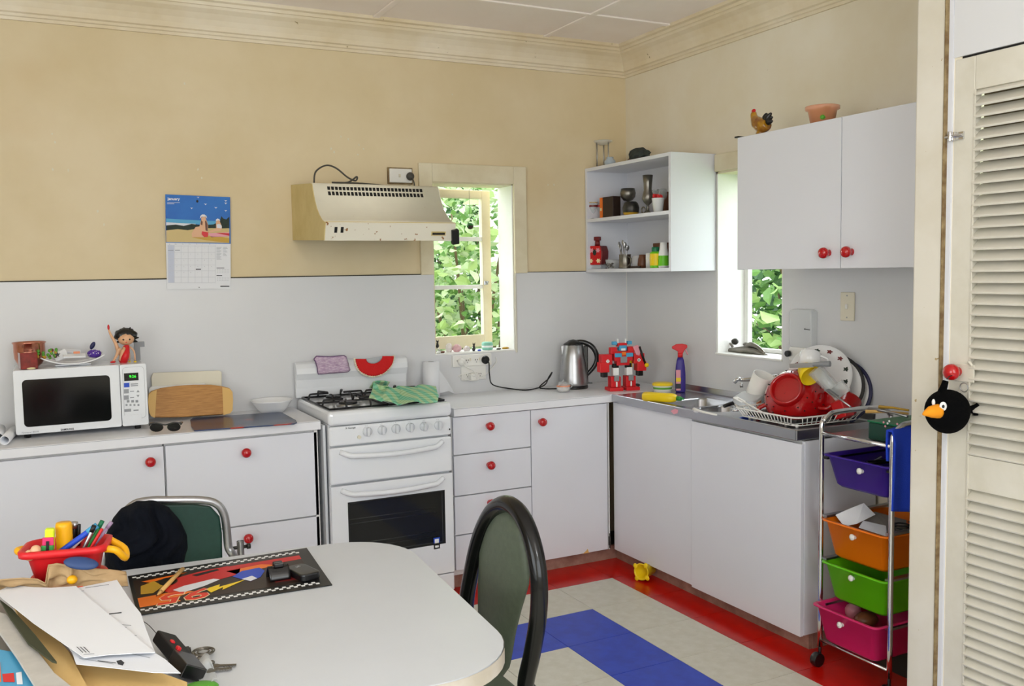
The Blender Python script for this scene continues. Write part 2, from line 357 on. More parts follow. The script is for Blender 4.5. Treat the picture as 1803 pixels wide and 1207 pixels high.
# splashback laminate sheets
def sheet(b, par, parent): obj('splashback_panel', b, 'laminate_splash', parent)
e_ = .005
sheet(B().box(XL, WX0, -e_, 0, .80, ZB).box(WX0, WX1, -e_, 0, .80, WZ0), 0, wb)
sheet(B().box(WX1+.012, -e_, -e_, 0, .80, ZB+.003).box(WX1, WX1+.012, -e_, 0, .80, WZ0-.01), 0, wb)
sheet(B().box(-e_, 0, RY1, -.006, .80, ZB+.002).box(-e_, 0, RY0, RY1, .80, RZ0), 0, wr)
sheet(B().box(-e_, 0, -2.46, RY0, .80, ZB+.002), 0, wr)
obj('dark_seam', B().box(XL, WX0-.07, -.007, 0, ZB, ZB+.005).box(WX1+.08, -.006, -.007, 0, ZB+.003, ZB+.006), 'seam_dark', wb)
# chipped metal edge right of the window
obj('corner_strip', B().box(WX1, WX1+.010, -.012, 0, WZ0-.01, ZB), 'casing_grey', wb, bevel=.003)
obj('corner_joint', B().box(-.008, -.005, -.008, -.005, .86, ZB), 'plastic_white', wb)
# peeling chips in the old paint
chips = B(); random.seed(3)
for px, py in ((92, 236), (97, 250), (93, 298), (120, 300), (172, 372), (348, 298), (355, 313), (583, 262), (588, 268), (630, 272), (640, 262), (325, 147), (796, 166), (965, 325), (975, 325), (183, 395), (600, 240), (613, 245), (632, 255)):
    p = W(px, py, y=-.0005); pts = []
    for k in range(7):
        a = 2*PI*k/7; r = random.uniform(.002, .006); pts.append(p+V((math.cos(a)*r*.8, -.0015, math.sin(a)*r*1.3)))
    chips.slab(pts, .0012)
obj('paint_chips', chips, 'plastic_cream', wb, kind='stuff')
# ---- back window
w1 = setting('window_1', (-.95, .08, 1.06))
b = B(); c0, c1, ct = WX0-.071, WX1+.074, 2.032
obj('casing_board', B().box(c0, WX0, -.018, 0, ZB, ct), 'casing', w1, bevel=.003)
obj('casing_board', B().box(WX1, c1, -.018, 0, ZB, ct), 'casing', w1, bevel=.003)
obj('casing_board', B().box(WX0, WX1, -.018, 0, WZ1, ct), 'casing', w1, bevel=.003)
obj('jamb', B().box(WX0, WX0+.006, .0, .165, WZ0, WZ1), 'casing', w1)
obj('jamb', B().box(WX1-.006, WX1, .0, .165, WZ0, WZ1), 'jamb_white', w1)
obj('jamb', B().box(WX0, WX1, .0, .165, WZ1-.006, WZ1), 'casing', w1)
obj('sill', B().box(WX0-.0, WX1+.0, -.004, .165, WZ0, WZ0+.008).box(WX0-.02, WX1+.03, .17, .24, WZ0-.03, WZ0-.002), 'jamb_white', w1, bevel=.002)
# casement sash, pushed open a little, hinged on its left side
hx, hy, an, sw = WX0+.004, .172, math.radians(7), .437
SM = Matrix.Translation((hx, hy, 0)) @ Matrix.Rotation(an, 4, 'Z')
z0, z1 = 1.078, 1.925
def sb(x0, x1, za, zb_, t=.032, y=0): return B(SM).box(x0, x1, y, y+t, za, zb_)
sash = obj('sash', sb(0, .05, z0, z1), 'casing', w1, bevel=.003)
obj('stile', sb(sw-.055, sw, z0, z1), 'casing', w1, bevel=.003); obj('rail', sb(.05, sw-.055, z1-.045, z1), 'casing', w1, bevel=.003)
obj('rail', sb(.05, sw-.055, z0, z0+.065), 'casing', w1, bevel=.003)
for z in (1.405, 1.663): obj('muntin', sb(.05, sw-.055, z-.011, z+.011, .024, .004), 'jamb_white', w1, bevel=.002)
for za, zb_ in ((z0+.065, 1.394), (1.416, 1.652), (1.674, z1-.045)): obj('pane', sb(.05, sw-.055, za, zb_, .003, .015), 'glass', w1)
obj('catch', B(SM).box(sw-.05, sw-.03, -.012, 0, 1.415, 1.435).cyl((sw-.04, -.004, 1.425), (sw-.04, -.03, 1.430), .004), 'steel_dull', w1)
obj('stay_rod', B().tube([W(764, 324, y=.16), W(800, 320, y=.20), W(852, 316, y=.21)], .003), 'dark_metal', w1)
# ---- right window, fixed light with a deep white reveal
w2 = setting('window_2', (.1, -1.0, 1.06))
obj('jamb', B().box(-.002, .2, RY1-.010, RY1, RZ0, RZ1), 'jamb_white', w2); obj('jamb', B().box(-.002, .2, RY0, RY0+.010, RZ0, RZ1), 'jamb_white', w2)
obj('jamb', B().box(-.002, .2, RY0, RY1, RZ1-.01, RZ1), 'casing', w2); obj('sill', B().box(-.012, .2, RY0, RY1, RZ0, RZ0+.010), 'jamb_white', w2, bevel=.003)
obj('casing_board', B().box(-.018, 0, RY0-.10, RY1-.002, RZ1, RZ1+.082), 'casing', w2, bevel=.003)
obj('sash', B().box(.165, .195, RY1-.035, RY1-.010, RZ0+.01, RZ1-.01).box(.165, .195, RY0+.010, RY0+.035, RZ0+.01, RZ1-.01).box(.165, .195, RY0+.035, RY1-.035, RZ0+.01, RZ0+.03).box(.165, .195, RY0+.035, RY1-.035, RZ1-.04, RZ1-.01), 'jamb_white', w2, bevel=.002)
obj('pane', B().box(.178, .181, RY0+.035, RY1-.035, RZ0+.03, RZ1-.04), 'glass', w2)
# ---- other windows, behind the camera
w3 = setting('window_3', (-2.9, YN, .85))
obj('frame', B().box(-4.3, -1.5, YN-.08, YN-.03, .85, .90).box(-4.3, -1.5, YN-.08, YN-.03, 2.25, 2.3).box(-4.3, -4.25, YN-.08, YN-.03, .85, 2.3).box(-1.55, -1.5, YN-.08, YN-.03, .85, 2.3).box(-2.93, -2.87, YN-.08, YN-.03, .85, 2.3), 'jamb_white', w3)
w4 = setting('window_4', (XL, -3.55, .7))
obj('frame', B().box(XL-.08, XL-.03, -4.5, -2.6, .7, .75).box(XL-.08, XL-.03, -4.5, -2.6, 2.15, 2.2).box(XL-.08, XL-.03, -3.58, -3.52, .7, 2.2), 'jamb_white', w4)
# ---- nib wall with its post, and the cupboard front with the louvred door
PX = -.65
nib = sobj('wall_nib', B().box(-.635, 0, -2.60, -2.47, 0, H), 'paint_right')
lp = [(-2.459, 0), (-2.459, .55)]
post = sobj('trim_3', B().box(PX, -.615, -2.556, -2.459, 0, H), 'post_paint', bevel=.006)
obj('crack', B().box(PX-.004, -.635, -2.563, -2.5555, 0, H), 'crack_brown', post, bevel=.003)
obj('side_strip', B().box(-.642, -.62, -2.5765, -2.563, 0, H), 'laminate', post)
DZ = 2.058; dt = -2.580
sobj('wall_cupboard', B().box(-.64, -.60, YN, -2.577, DZ+.006, H).box(-.64, -.60, YN, dt-.68, 0, DZ+.006).box(-.60, -.02, -3.27, -3.25, 0, H), 'laminate_splash')
d1 = setting('door_1', (-.62, dt, 0))
dx0, dx1 = -.637, -.607; dl, dr = -2.645, dt-.60; dend = dt-.665
obj('stile', B().box(dx0, dx1, dl, dt, .02, DZ), 'louvre', d1, bevel=.003); obj('stile', B().box(dx0, dx1, dend, dr, .02, DZ), 'louvre', d1, bevel=.003)
obj('top_rail', B().box(dx0, dx1, dr, dl, 1.965, DZ), 'louvre', d1, bevel=.002); obj('lock_rail', B().box(dx0, dx1, dr, dl, .842, .940), 'louvre', d1, bevel=.002)
obj('bottom_rail', B().box(dx0, dx1, dr, dl, .02, .13), 'louvre', d1, bevel=.002)
obj('beading', B().box(dx0-.003, dx0, dl-.004, dl, .13, 1.965), 'louvre', d1)
ly = (dr+dl)/2; lw = dl-dr
slat_b = B().prism([(-.021, -.011), (-.018, -.017), (.019, .011), (.016, .017)], dr, dl, 'y')
s0 = obj('slat', slat_b, 'louvre', d1, bevel=.0015)
zs = []; z = .155
while z < .835: zs.append(z); z += .0305
z = .958
while z < 1.975: zs.append(z); z += .0305
D1i = WM[d1].inverted(); base = (-.622, 0, 0)
for k, z in enumerate(zs):
    s_ = s0 if k == 0 else s0.copy()
    if k: COL.objects.link(s_)
    s_.location = V((base[0], 0, z))
obj('slat_shade_sheet', B().box(-.598, -.596, dr, dl, .02, DZ), 'slat_shade', d1)  # added dark sheet, stands in for the shade between the slats
obj('door_gap_shade', B().box(-.632, -.606, dend, dt+.003, DZ, DZ+.007).box(-.632, -.606, dt, dt+.0035, .0, DZ+.006), 'dark_gap', d1)  # dark strips in the gap round the door, its shade put in as colour
# hasp lock
hp = W(1683, 240, x=-.64)
obj('hasp', B().box(-.643, -.637, hp.y-.026, hp.y+.020, hp.z-.011, hp.z+.011).cyl((-.650, hp.y-.03, hp.z), (-.650, hp.y+.028, hp.z), .0045).cyl((-.655, hp.y+.008, hp.z+.014), (-.655, hp.y+.008, hp.z-.014), .005).box(-.652, -.64, hp.y-.005, hp.y+.003, hp.z-.012, hp.z+.012), 'chrome', d1, bevel=.001)
kp = W(1683, 654, x=-.665)
def knob(parent, p, d, r=.0175, base=.012, label=None):
    """round red cupboard knob: p on the face, d outward"""
    L = r*1.7; pf = [(r*.62, 0), (r*.5, L*.25), (r*.75, L*.42), (r*.98, L*.66), (r*1.0, L*.82), (r*.86, L*1.06), (r*.5, L*1.2), (0.0001, L*1.25)]
    return obj('knob', B().lathe(pf, 20, zmat(d, p)), 'knob_red', parent)
knob(d1, (-.637, kp.y+.012, kp.z-.002), (-1, 0, 0), .024)
obj('knob_plate', B().box(-.641, -.637, kp.y-.04, kp.y+.025, kp.z-.03, kp.z+.022).cyl((-.645, kp.y-.025, kp.z+.03), (-.645, kp.y-.038, kp.z+.018), .004), 'casing_grey', d1, bevel=.002)
# wire ring under knob
obj('wire_ring', B().tube([(-.645, kp.y-.012+.013*math.cos(a), kp.z-.045+.013*math.sin(a)) for a in [2*PI*i/14 for i in range(14)]], .0012, 6, True), 'steel_dull', d1)

# ================================================================ OUTSIDE
gr = sobj('ground_outside', B().box(-9, 12, .5, 12, -.25, -.2).box(.45, 12, -9, .5, -.25, -.2), 'grass')
leafT = [(0, 0, 0), (.28, .0, .30), (.06, .5, .0), (0, 1, -.1), (-.28, 0, .3)]
def leaf_geo(b, p, s, r, droop=.3):
    a = r.uniform(0, 2*PI); e = r.uniform(-.9, .5); d = V((math.cos(a)*math.cos(e), math.sin(a)*math.cos(e), math.sin(e)))
    M = frame(p, V((r.uniform(-1, 1), r.uniform(-1, 1), r.uniform(.0, .6))), d)
    w_ = .33*s
    vs = [(0, 0, 0), (w_, .10*s, .38*s), (w_*.75, .08*s, .75*s), (0, -.12*s, 1.05*s), (-w_*.75, .08*s, .75*s), (-w_, .10*s, .38*s), (0, 0, .4*s), (0, -.02*s, .75*s)]
    b.add([M @ V(q) for q in vs], [(0, 1, 6), (1, 2, 7, 6), (2, 3, 7), (3, 4, 7), (4, 5, 6, 7), (5, 0, 6)])
def shrub(name, label, c, rad, n, s, mats, seed, nbig=40, bigbox=None, trunk=True, cat='shrub'):
    r = random.Random(seed); t = thing(name, label, cat, (c[0], c[1], -.2), group=None)
    b = B()
    for k in range(n):
        while True:
            d = V((r.uniform(-1, 1), r.uniform(-1, 1), r.uniform(-1, 1)))
            if .25 < d.length < 1: break
        p = V(c)+V((d.x*rad[0], d.y*rad[1], d.z*rad[2])); b.k = r.randrange(len(mats)); leaf_geo(b, p, s*r.uniform(.6, 1.2), r)
    obj('foliage', b, mats, t, kind='stuff')
    b = B()
    for k in range(9):
        a = 2*PI*k/9; q = V(c)+V((math.cos(a)*rad[0]*.7, math.sin(a)*rad[1]*.7, rad[2]*r.uniform(-.3, .8)))
        b.tube([(c[0]+.05*math.cos(a), c[1]+.05*math.sin(a), -.2), (V(c)+q)/2-V((0, 0, rad[2]*.4)), q], [.022, .013, .005], 6, smooth=3)
    obj('stem', b, 'bark', t)
    for k in range(nbig):
        bb = B(); p = V([r.uniform(*bigbox[i]) for i in range(3)]); leaf_geo(bb, p, s*r.uniform(1.2, 1.8), r); obj('leaf', bb, r.choice(mats[:2]), t)
    return t
shrub('leafy_bush', 'pale green bush close outside the back window', (-.35, 1.35, 1.25), (.75, .5, 1.15), 3600, .075, ['leaf_pale', 'leaf_light', 'leaf_pale', 'leaf_mid'], 1, 40, ((-.75, .1), (.75, 1.0), (1.0, 2.0)))
shrub('leafy_bush', 'mid green bush further back behind the back window', (.35, 2.7, 1.3), (1.5, .6, 1.5), 6500, .09, ['leaf_light', 'leaf_mid', 'leaf_dark'], 2, 0)
shrub('leafy_bush', 'dark green hedge mass beyond the back window', (1.5, 4.2, 1.3), (2.4, .7, 2.2), 7000, .14, ['leaf_dark', 'leaf_mid'], 3, 0)
shrub('flowering_shrub', 'bright green shrub outside the sink window', (1.35, -.1, 1.25), (.45, .6, .75), 1300, .085, ['leaf_light', 'leaf_mid', 'leaf_dark'], 4, 40, ((.85, 1.2), (-.4, .2), (.95, 1.7)))
shrub('leafy_bush', 'dark bush behind the bright shrub outside the sink window', (2.6, 1.0, 1.3), (.9, 1.0, 1.6), 4500, .11, ['leaf_dark', 'leaf_mid'], 5, 0)
tk = thing('tree_trunk', 'rough pale trunk beside the right edge of the back window', 'tree', (-.15, 2.0, -.2))
obj('trunk', B().tube([(.12, 1.9, -.2), (.1, 1.95, 1.0), (.14, 2.0, 2.0), (.12, 2.1, 3.2)], [.10, .085, .08, .06], 12, smooth=4), 'outside_render', tk)
# ================================================================ FITTED CUPBOARDS
ZT = .86; YF = -.486; XF = -.431
def front_y(parent, name, x0, x1, z0, z1, y=-.474, t=.016, kn=None, mat='laminate'):
    o = obj(name, B().box(x0+.0012, x1-.0012, y, y+t, z0+.0012, z1-.0012), mat, parent, bevel=.0012)
    if kn: knob(o, (kn[0], y, kn[1]), (0, -1, 0), .0205)
    return o
def front_x(parent, name, y0, y1, z0, z1, x=-.416, t=.016, mat='laminate', kn=None, r=.0205):
    o = obj(name, B().box(x, x+t, y0+.0012, y1-.0012, z0+.0012, z1-.0012), mat, parent, bevel=.0012)
    if kn: knob(o, (x, kn[0], kn[1]), (-1, 0, 0), r)
    return o
zb0, zc0 = .068, .812
c = thing('base_cabinet', 'white base cupboard with one tall door below the microwave', 'cabinet', (-2.9, -.2, 0))
obj('carcass', B().box(-3.16, -2.556, -.455, -.007, zb0, ZT-.041), 'carcass', c)
front_y(c, 'door', -3.16, -2.553, zb0, zc0, kn=(-2.607, .757)); obj('kickboard', B().box(-3.16, -2.556, -.428, -.41, 0, zb0), 'kick_wood', c)
c = thing('base_cabinet', 'white base cupboard at the far left edge, its door running out of view', 'cabinet', (-3.5, -.2, 0))
obj('carcass', B().box(-3.70, -3.163, -.455, -.007, zb0, ZT-.041), 'carcass', c)
front_y(c, 'door', -3.70, -3.163, zb0, zc0); obj('kickboard', B().box(-3.70, -3.163, -.428, -.41, 0, zb0), 'kick_wood', c)
c = thing('drawer_cabinet', 'white drawer cupboard left of the stove with two deep drawers', 'cabinet', (-2.2, -.2, 0))
obj('carcass', B().box(-2.55, -1.930, -.455, -.007, zb0, ZT-.041).box(-1.944, -1.928, -.474, -.455, zb0, ZT-.041), 'carcass', c)
front_y(c, 'drawer', -2.548, -1.93, .447, zc0, kn=(-2.235, .755)); front_y(c, 'drawer', -2.548, -1.93, zb0, .443, kn=(-2.240, .395)); obj('kickboard', B().box(-2.55, -1.93, -.428, -.41, 0, zb0), 'kick_wood', c)
wt = thing('worktop', 'long white worktop under the microwave and chopping board', 'worktop', (-2.8, -.25, ZT-.04))
obj('slab', B().box(-3.70, -1.915, YF, -.007, ZT-.039, ZT), 'worktop', wt, bevel=.003); 
obj('edge_seam', B().box(-3.70, -1.915, YF-.0006, YF, ZT-.004, ZT-.0025), 'print_grey', wt)
c = thing('drawer_cabinet', 'white four-drawer cupboard just right of the stove', 'cabinet', (-1.09, -.2, 0))
obj('carcass', B().box(-1.296, -.888, -.455, -.007, zb0, ZT-.041), 'carcass', c)
for za, zb_, k_ in ((.640, zc0+.006, .764), (.447, .637, .578), (.262, .444, .397), (.094, .259, .190)):
    front_y(c, 'drawer', -1.293, -.886, za, zb_, kn=(-1.113, k_))
obj('kickboard', B().box(-1.30, -.886, -.428, -.41, 0, zb0+.02), 'kick_wood', c)
c = thing('base_cabinet', 'white corner cupboard with one door and a red knob at its upper left', 'cabinet', (-.65, -.2, 0))
obj('carcass', B().box(-.885, -.43, -.455, -.007, zb0, ZT-.041), 'carcass', c)
dd = front_y(c, 'door', -.884, -.4485, zb0, zc0+.006, kn=(-.832, .758)); obj('kickboard', B().box(-.885, -.36, -.428, -.41, 0, zb0), 'kick_wood', c)
obj('chipped_corner', B().slab([(-.60, -.4755, .069), (-.565, -.4755, .069), (-.572, -.4755, .090), (-.58, -.4755, .082)], .001), 'wood_light', dd)
obj('corner_post', B().box(-.444, -.4375, -.474, -.45, zb0, zc0+.006), 'carcass', c); obj('hinge_bracket', B().box(-.446, -.4365, -.480, -.474, .09, .135).cyl((-.441, -.478, .075), (-.441, -.478, .15), .003), 'dark_metal', c)
wt = thing('worktop', 'white L-corner worktop carrying the kettle and the toy robot', 'worktop', (-.65, -.25, ZT-.04))
obj('slab', B().box(-1.292, -.007, YF, -.007, ZT-.039, ZT), 'worktop', wt, bevel=.003)
obj('edge_seam', B().box(-1.29, -.44, YF-.0006, YF, ZT-.004, ZT-.0025), 'print_grey', wt)
# ---- sink cupboard
c = thing('sink_cabinet', 'white two-door cupboard under the stainless steel sink', 'cabinet', (-.2, -1.1, 0))
obj('carcass', B().box(-.398, -.022, -1.764, -.49, zb0, .70).box(-.398, -.385, -1.764, -.49, .70, ZT-.041), 'carcass', c)
front_x(c, 'door', -1.110, -.480, zb0-.004, zc0+.012); front_x(c, 'door', -1.780, -1.112, zb0-.010, zc0, x=-.421)
obj('end_panel', B().box(-.404, -.022, -1.781, -1.765, .062, ZT-.041), 'laminate', c, bevel=.001)
obj('kickboard', B().box(-.372, -.356, -1.775, -.435, 0, zb0-.002), 'kick_wood', c); obj('kick_return', B().box(-.355, -.02, -1.779, -1.768, 0, .061), 'kick_wood', c)
obj('screw_hole', B().cyl((-.27, -1.7815, .47), (-.27, -1.783, .47), .005), 'dark_gap', c)
# ---- stainless bench with two bowls
s = thing('sink_bench', 'stainless steel bench top with two sink bowls in front of the side window', 'sink', (-.2, -1.1, ZT-.04))
yA_, yB_ = -1.762, -.489; b1 = (-.375, -.115, -1.05, -.81); b2 = (-.375, -.20, -1.235, -1.075)
b = B(); xs = [XF+.004, b1[0], -.20, b1[1], -.022]
def top_rects():
    ys = [yA_, b2[2], b2[3], b1[2], b1[3], yB_]
    for yi in range(5):
        ya, yb = ys[yi], ys[yi+1]
        if yi == 1: yield (xs[0], b2[0], ya, yb); yield (b2[1], xs[-1], ya, yb)
        elif yi == 3: yield (xs[0], b1[0], ya, yb); yield (b1[1], xs[-1], ya, yb)
        else: yield (xs[0], xs[-1], ya, yb)
for r_ in top_rects(): b.box(r_[0], r_[1], r_[2], r_[3], ZT-.004, ZT-.001)
obj('top_sheet', b, 'bench_steel', s)
obj('raised_rim', B().box(XF, XF+.012, yA_, yB_, ZT-.038, ZT+.004).box(XF, -.01, yA_-.004, yA_+.008, ZT-.038, ZT+.004), 'bench_steel', s, bevel=.003)
obj('upstand', B().prism([(-.024, ZT-.003), (-.012, ZT+.004), (-.008, ZT+.030), (-.0055, ZT+.030), (-.0055, ZT-.003)][::-1], yA_, yB_+.0, 'y'), 'bench_steel', s)
for q, dz in ((b1, .15), (b2, .11)):
    bb = B(); n = 1
    def ring(ins, z): return [(x, y, z) for x, y in rrect(q[0]+ins, q[1]-ins, q[2]+ins, q[3]-ins, .045-ins*.3, 5)]
    levels = [ring(0, ZT-.001), ring(.004, ZT-.010), ring(.012, ZT-dz+.02), ring(.030, ZT-dz), ring(.07, ZT-dz-.002)]
    m_ = len(levels[0])
    for k in range(4): bb.add(levels[k]+levels[k+1], [(i, (i+1) % m_, m_+(i+1) % m_, m_+i) for i in range(m_)], True)
    bb.add(levels[4], [tuple(range(m_))])
    # corner fillets of the cut-out
    full = [(x, y, ZT-.001) for x, y in rrect(q[0], q[1], q[2], q[3], .0005, 5)]
    bb.add(full+levels[0], [(i, (i+1) % m_, m_+(i+1) % m_, m_+i) for i in range(m_)])
    o = obj('bowl', bb, 'bench_steel', s); obj('drain', B().cyl(((q[0]+q[1])/2, (q[2]+q[3])/2, ZT-dz-.001), ((q[0]+q[1])/2, (q[2]+q[3])/2, ZT-dz+.003), .03), 'steel_dull', o)
obj('pink_smear', B().slab([W(*p, x=XF-.0006) for p in ((1181, 723), (1188, 719), (1194, 721), (1193, 727), (1186, 729))], .0004), 'rose', s)
# ---- wall cupboard above the sink
c = thing('wall_cabinet', 'white two-door wall cupboard with red knobs above the dish rack', 'cabinet', (-.17, -1.9, 1.475))
obj('carcass', B().box(-.330, -.003, -2.455, -1.330, 1.476, 2.022), 'laminate', c)
front_x(c, 'door', -1.891, -1.328, 1.474, 2.024, x=-.347, kn=(-1.835, 1.533), r=.021); front_x(c, 'door', -2.452, -1.8925, 1.474, 2.024, x=-.347, kn=(-1.943, 1.534), r=.021)
# ---- open shelf unit in the corner
sh = thing('open_shelf', 'white open two-tier wall shelf in the corner between the windows', 'shelf', (-.14, -.4, 1.475))
sx0, sy0, sz0, sz1 = -.275, -.776, 1.472, 2.036; tk_ = .018
obj('side_panel', B().box(sx0, -.003, sy0, sy0+tk_, sz0, sz1), 'laminate', sh, bevel=.001); obj('side_panel', B().box(sx0, -.003, -.026, -.008, sz0, sz1), 'laminate', sh, bevel=.001)
obj('top_panel', B().box(sx0, -.003, sy0+tk_, -.026, sz1-tk_, sz1), 'laminate', sh, bevel=.001); obj('bottom_panel', B().box(sx0, -.003, sy0+tk_, -.026, sz0, sz0+tk_), 'laminate', sh, bevel=.001)
obj('shelf_board', B().box(sx0, -.003, sy0+tk_, -.026, 1.744, 1.762), 'laminate', sh, bevel=.001); obj('back_panel', B().box(-.012, -.004, sy0+tk_, -.026, sz0+tk_, sz1-tk_), 'laminate', sh)

# ================================================================ STOVE
t = thing('gas_stove', 'white upright gas stove with oven window between the two worktops', 'stove', (-1.615, -.3, 0))
sl, sr, sf = -1.897, -1.333, -.548
obj('body', B().box(sl+.004, sr-.004, sf+.03, -.02, .03, .845).box(sl-.014, sl-.002, -.500, -.03, .03, .84), 'enamel_grey', t, bevel=.003)
obj('hob_top', B().box(sl-.002, sr+.004, sf-.006, -.022, .839, .902), 'enamel', t, bevel=.018, seg=4)
b = B().box(sl, sr, sf, sf+.03, .752, .836); cp = obj('control_panel', b, 'enamel', t, bevel=.010, seg=3)
gd = obj('grill_door', B().box(sl, sr, sf, sf+.03, .586, .745), 'enamel', t, bevel=.008, seg=3)
# oven door with window opening
ox0, ox1, oz0, oz1 = -1.822, -1.377, .262, .500
od = obj('oven_door', B().box(sl, ox0, sf, sf+.03, .12, .578).box(ox1, sr, sf, sf+.03, .12, .578).box(ox0, ox1, sf, sf+.03, oz1, .578).box(ox0, ox1, sf, sf+.03, .12, oz0), 'enamel', t)
obj('window_glass', B().box(ox0, ox1, sf+.003, sf+.006, oz0, oz1), 'dark_glass', od)
obj('window_gasket', B().box(ox0-.004, ox0+.003, sf-.001, sf+.006, oz0-.004, oz1+.004).box(ox1-.003, ox1+.004, sf-.001, sf+.006, oz0-.004, oz1+.004).box(ox0, ox1, sf-.001, sf+.006, oz1-.003, oz1+.004).box(ox0, ox1, sf-.001, sf+.006, oz0-.004, oz0+.003), 'black_matte', od)
rk = B()
for z in (.42, .31):
    rk.cyl((ox0+.005, sf+.028, z), (ox1-.03, sf+.028, z), .0022); rk.cyl((ox0+.005, sf+.029, z-.02), (ox1-.03, sf+.029, z-.02), .0022)
obj('oven_rack', rk, 'steel', od); obj('oven_liner', B().box(ox0, ox1, sf+.0295, sf+.031, oz0, oz1), 'oven_dark', od)
st_ = W(769, 956, y=sf-.0015)
obj('sticker', B().box(st_.x-.014, st_.x+.016, sf-.0, sf+.0025, st_.z-.026, st_.z+.026), 'blue', od); obj('sticker_print', B().box(st_.x-.009, st_.x+.011, sf-.0010, sf, st_.z-.002, st_.z+.020).box(st_.x-.008, st_.x+.010, sf-.0010, sf, st_.z-.020, st_.z-.010), 'white', od)
obj('bottom_panel', B().box(sl, sr, sf, sf+.03, .035, .114), 'enamel', t, bevel=.005)
for x in (sl+.03, sr-.03):
    for y in (-.48, -.06): obj('foot', B().cyl((x, y, 0), (x, y, .035), .016), 'black_matte', t)
def handle(parent, z):
    xs_ = [sl+.045+(sr-sl-.09)*i/12 for i in range(13)]
    pts = [(x, sf-.034*math.sin(PI*min(1, max(0, (i/12)))) ** .5-.004 if 0 < i < 12 else sf+.002, z-.010*math.sin(PI*i/12)+(.014 if i in (0, 12) else 0)) for i, x in enumerate(xs_)]
    return obj('handle', B().tube(pts, .0115, 10, smooth=3), 'enamel', parent)
handle(gd, .712); handle(od, .545)
for i, p in enumerate(((646.5, 759), (672.7, 756.6), (697, 754), (722, 751.7), (746.5, 750), (772, 748))):
    q = W(*p, y=sf-.001); M = zmat((0, -1, .0), q)
    k_ = obj('knob', B().lathe([(.0205, 0), (.0205, .006), (.0185, .009), (.0001, .009)], 24, M), 'enamel_grey', cp)
    obj('knob_grip', B(FY(q)).box(-.0065, .0065, -.0185, .0185, .009, .026), 'enamel_grey', k_, bevel=.003)
    obj('index_mark', B(FY(q)).box(-.001, .001, .025, .028, 0, .0006).box(-.009, -.007, .024, .026, 0, .0006), 'print_grey', cp)
q = W(632, 769, y=sf); obj('ignition_button', B().cyl(q, q+V((0, -.008, 0)), .008), 'plastic_cream', cp)
q = W(791, 755, y=sf); obj('pilot_hole', B().cyl(q, q+V((0, -.003, 0)), .008).cyl(q, q+V((0, -.0035, 0)), .004), ['enamel'], cp); obj('pilot_dot', B().cyl(q, q+V((0, -.004, 0)), .004), 'black_matte', cp)
text('St George', .011, FY(W(617, 753, y=sf-.0008)), 'print_ink', cp, shear=.2)
# back panel: gently curved
prof = [(-.03, .905), (-.012, 1.06), (-.018, 1.072), (-.035, 1.074), (-.055, 1.066), (-.066, 1.045), (-.068, 1.02), (-.052, .99), (-.046, .95), (-.046, .905)]
obj('back_panel', B().prism(prof, -1.907, -1.352, 'x', sm=False), 'enamel', t, bevel=.004)
# burners and pan supports
for cx, cy, r_ in ((-1.765, -.17, .036), (-1.765, -.40, .042), (-1.475, -.17, .042), (-1.475, -.40, .036)):
    bu = obj('burner', B().cyl((cx, cy, .901), (cx, cy, .913), r_+.012, r_+.006, 24), 'steel_dull', t); obj('burner_cap', B().cyl((cx, cy, .913), (cx, cy, .922), r_, r_-.004, 24), 'iron', bu)
def trivet(x0, x1):
    b = B(); z = .935; r_ = .0048; zl = .908
    b.tube([(x0, -.512, zl), (x1, -.512, zl), (x1, -.06, zl), (x0, -.06, zl)], r_, 8, closed=True)
    cx = (x0+x1)/2
    for cy in (-.17, -.40):
        for (ex, ey) in ((x0, cy), (x1, cy)):
            d = (cx-ex)*.72; b.tube([(ex, ey, zl), (ex+d*.06, ey, z-.004), (ex+d*.2, ey, z), (ex+d, ey, z)], r_, 8, smooth=2)
    for ey, sgn in ((-.512, 1), (-.06, -1)):
        for dx in (-.055, .055): b.tube([(cx+dx, ey, zl), (cx+dx, ey+sgn*.006, z-.004), (cx+dx, ey+sgn*.025, z), (cx+dx*.6, ey+sgn*.085, z)], r_, 8, smooth=2)
    b.tube([(x0, -.285, zl), (x1, -.285, zl)], r_, 8)
    for dx in (-.045, .045):
        b.tube([(cx+dx, -.34, z), (cx+dx, -.30, z), (cx+dx, -.285, zl), (cx+dx, -.27, z), (cx+dx, -.23, z)], r_, 8, smooth=2)
    return obj('pan_support', b, 'iron', t)
trivet(-1.882, -1.622); trivet(-1.612, -1.352)

# ================================================================ RANGE HOOD
hd = thing('range_hood', 'old cream range hood with rust spots on the wall above the stove', 'range hood', (-1.59, -.25, 1.63))
hl, hr = -1.887, -1.290
pf = [(-.001, 1.648), (-.001, 1.905), (-.352, 1.882), (-.362, 1.874)]
cv = [(-.3765, 1.84), (-.395, 1.805), (-.422, 1.77), (-.46, 1.738), (-.500, 1.715), (-.545, 1.703)]
lip = [(-.549, 1.698), (-.522, 1.628)]
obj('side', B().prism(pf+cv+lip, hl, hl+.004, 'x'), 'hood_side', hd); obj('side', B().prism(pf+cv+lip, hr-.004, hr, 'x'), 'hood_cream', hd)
def strip(pts, x0, x1, sm=True):
    n = len(pts); return B().add([(x, y, z) for x in (x0, x1) for y, z in pts], [(i, i+1, n+i+1, n+i) for i in range(n-1)], sm)
cov = obj('cover', strip([pf[1], pf[2], pf[3]]+cv, hl+.004, hr-.004), 'hood_cream', hd, solid=.003)
lp_ = obj('lip', strip([cv[-1]]+lip+[(-.50, 1.630)], hl+.004, hr-.004, False), 'hood_lip', hd, solid=.003)
obj('lip_seam', B().box(hl+.004, hr, -.5475, -.543, 1.7035, 1.706), 'hood_side', hd)
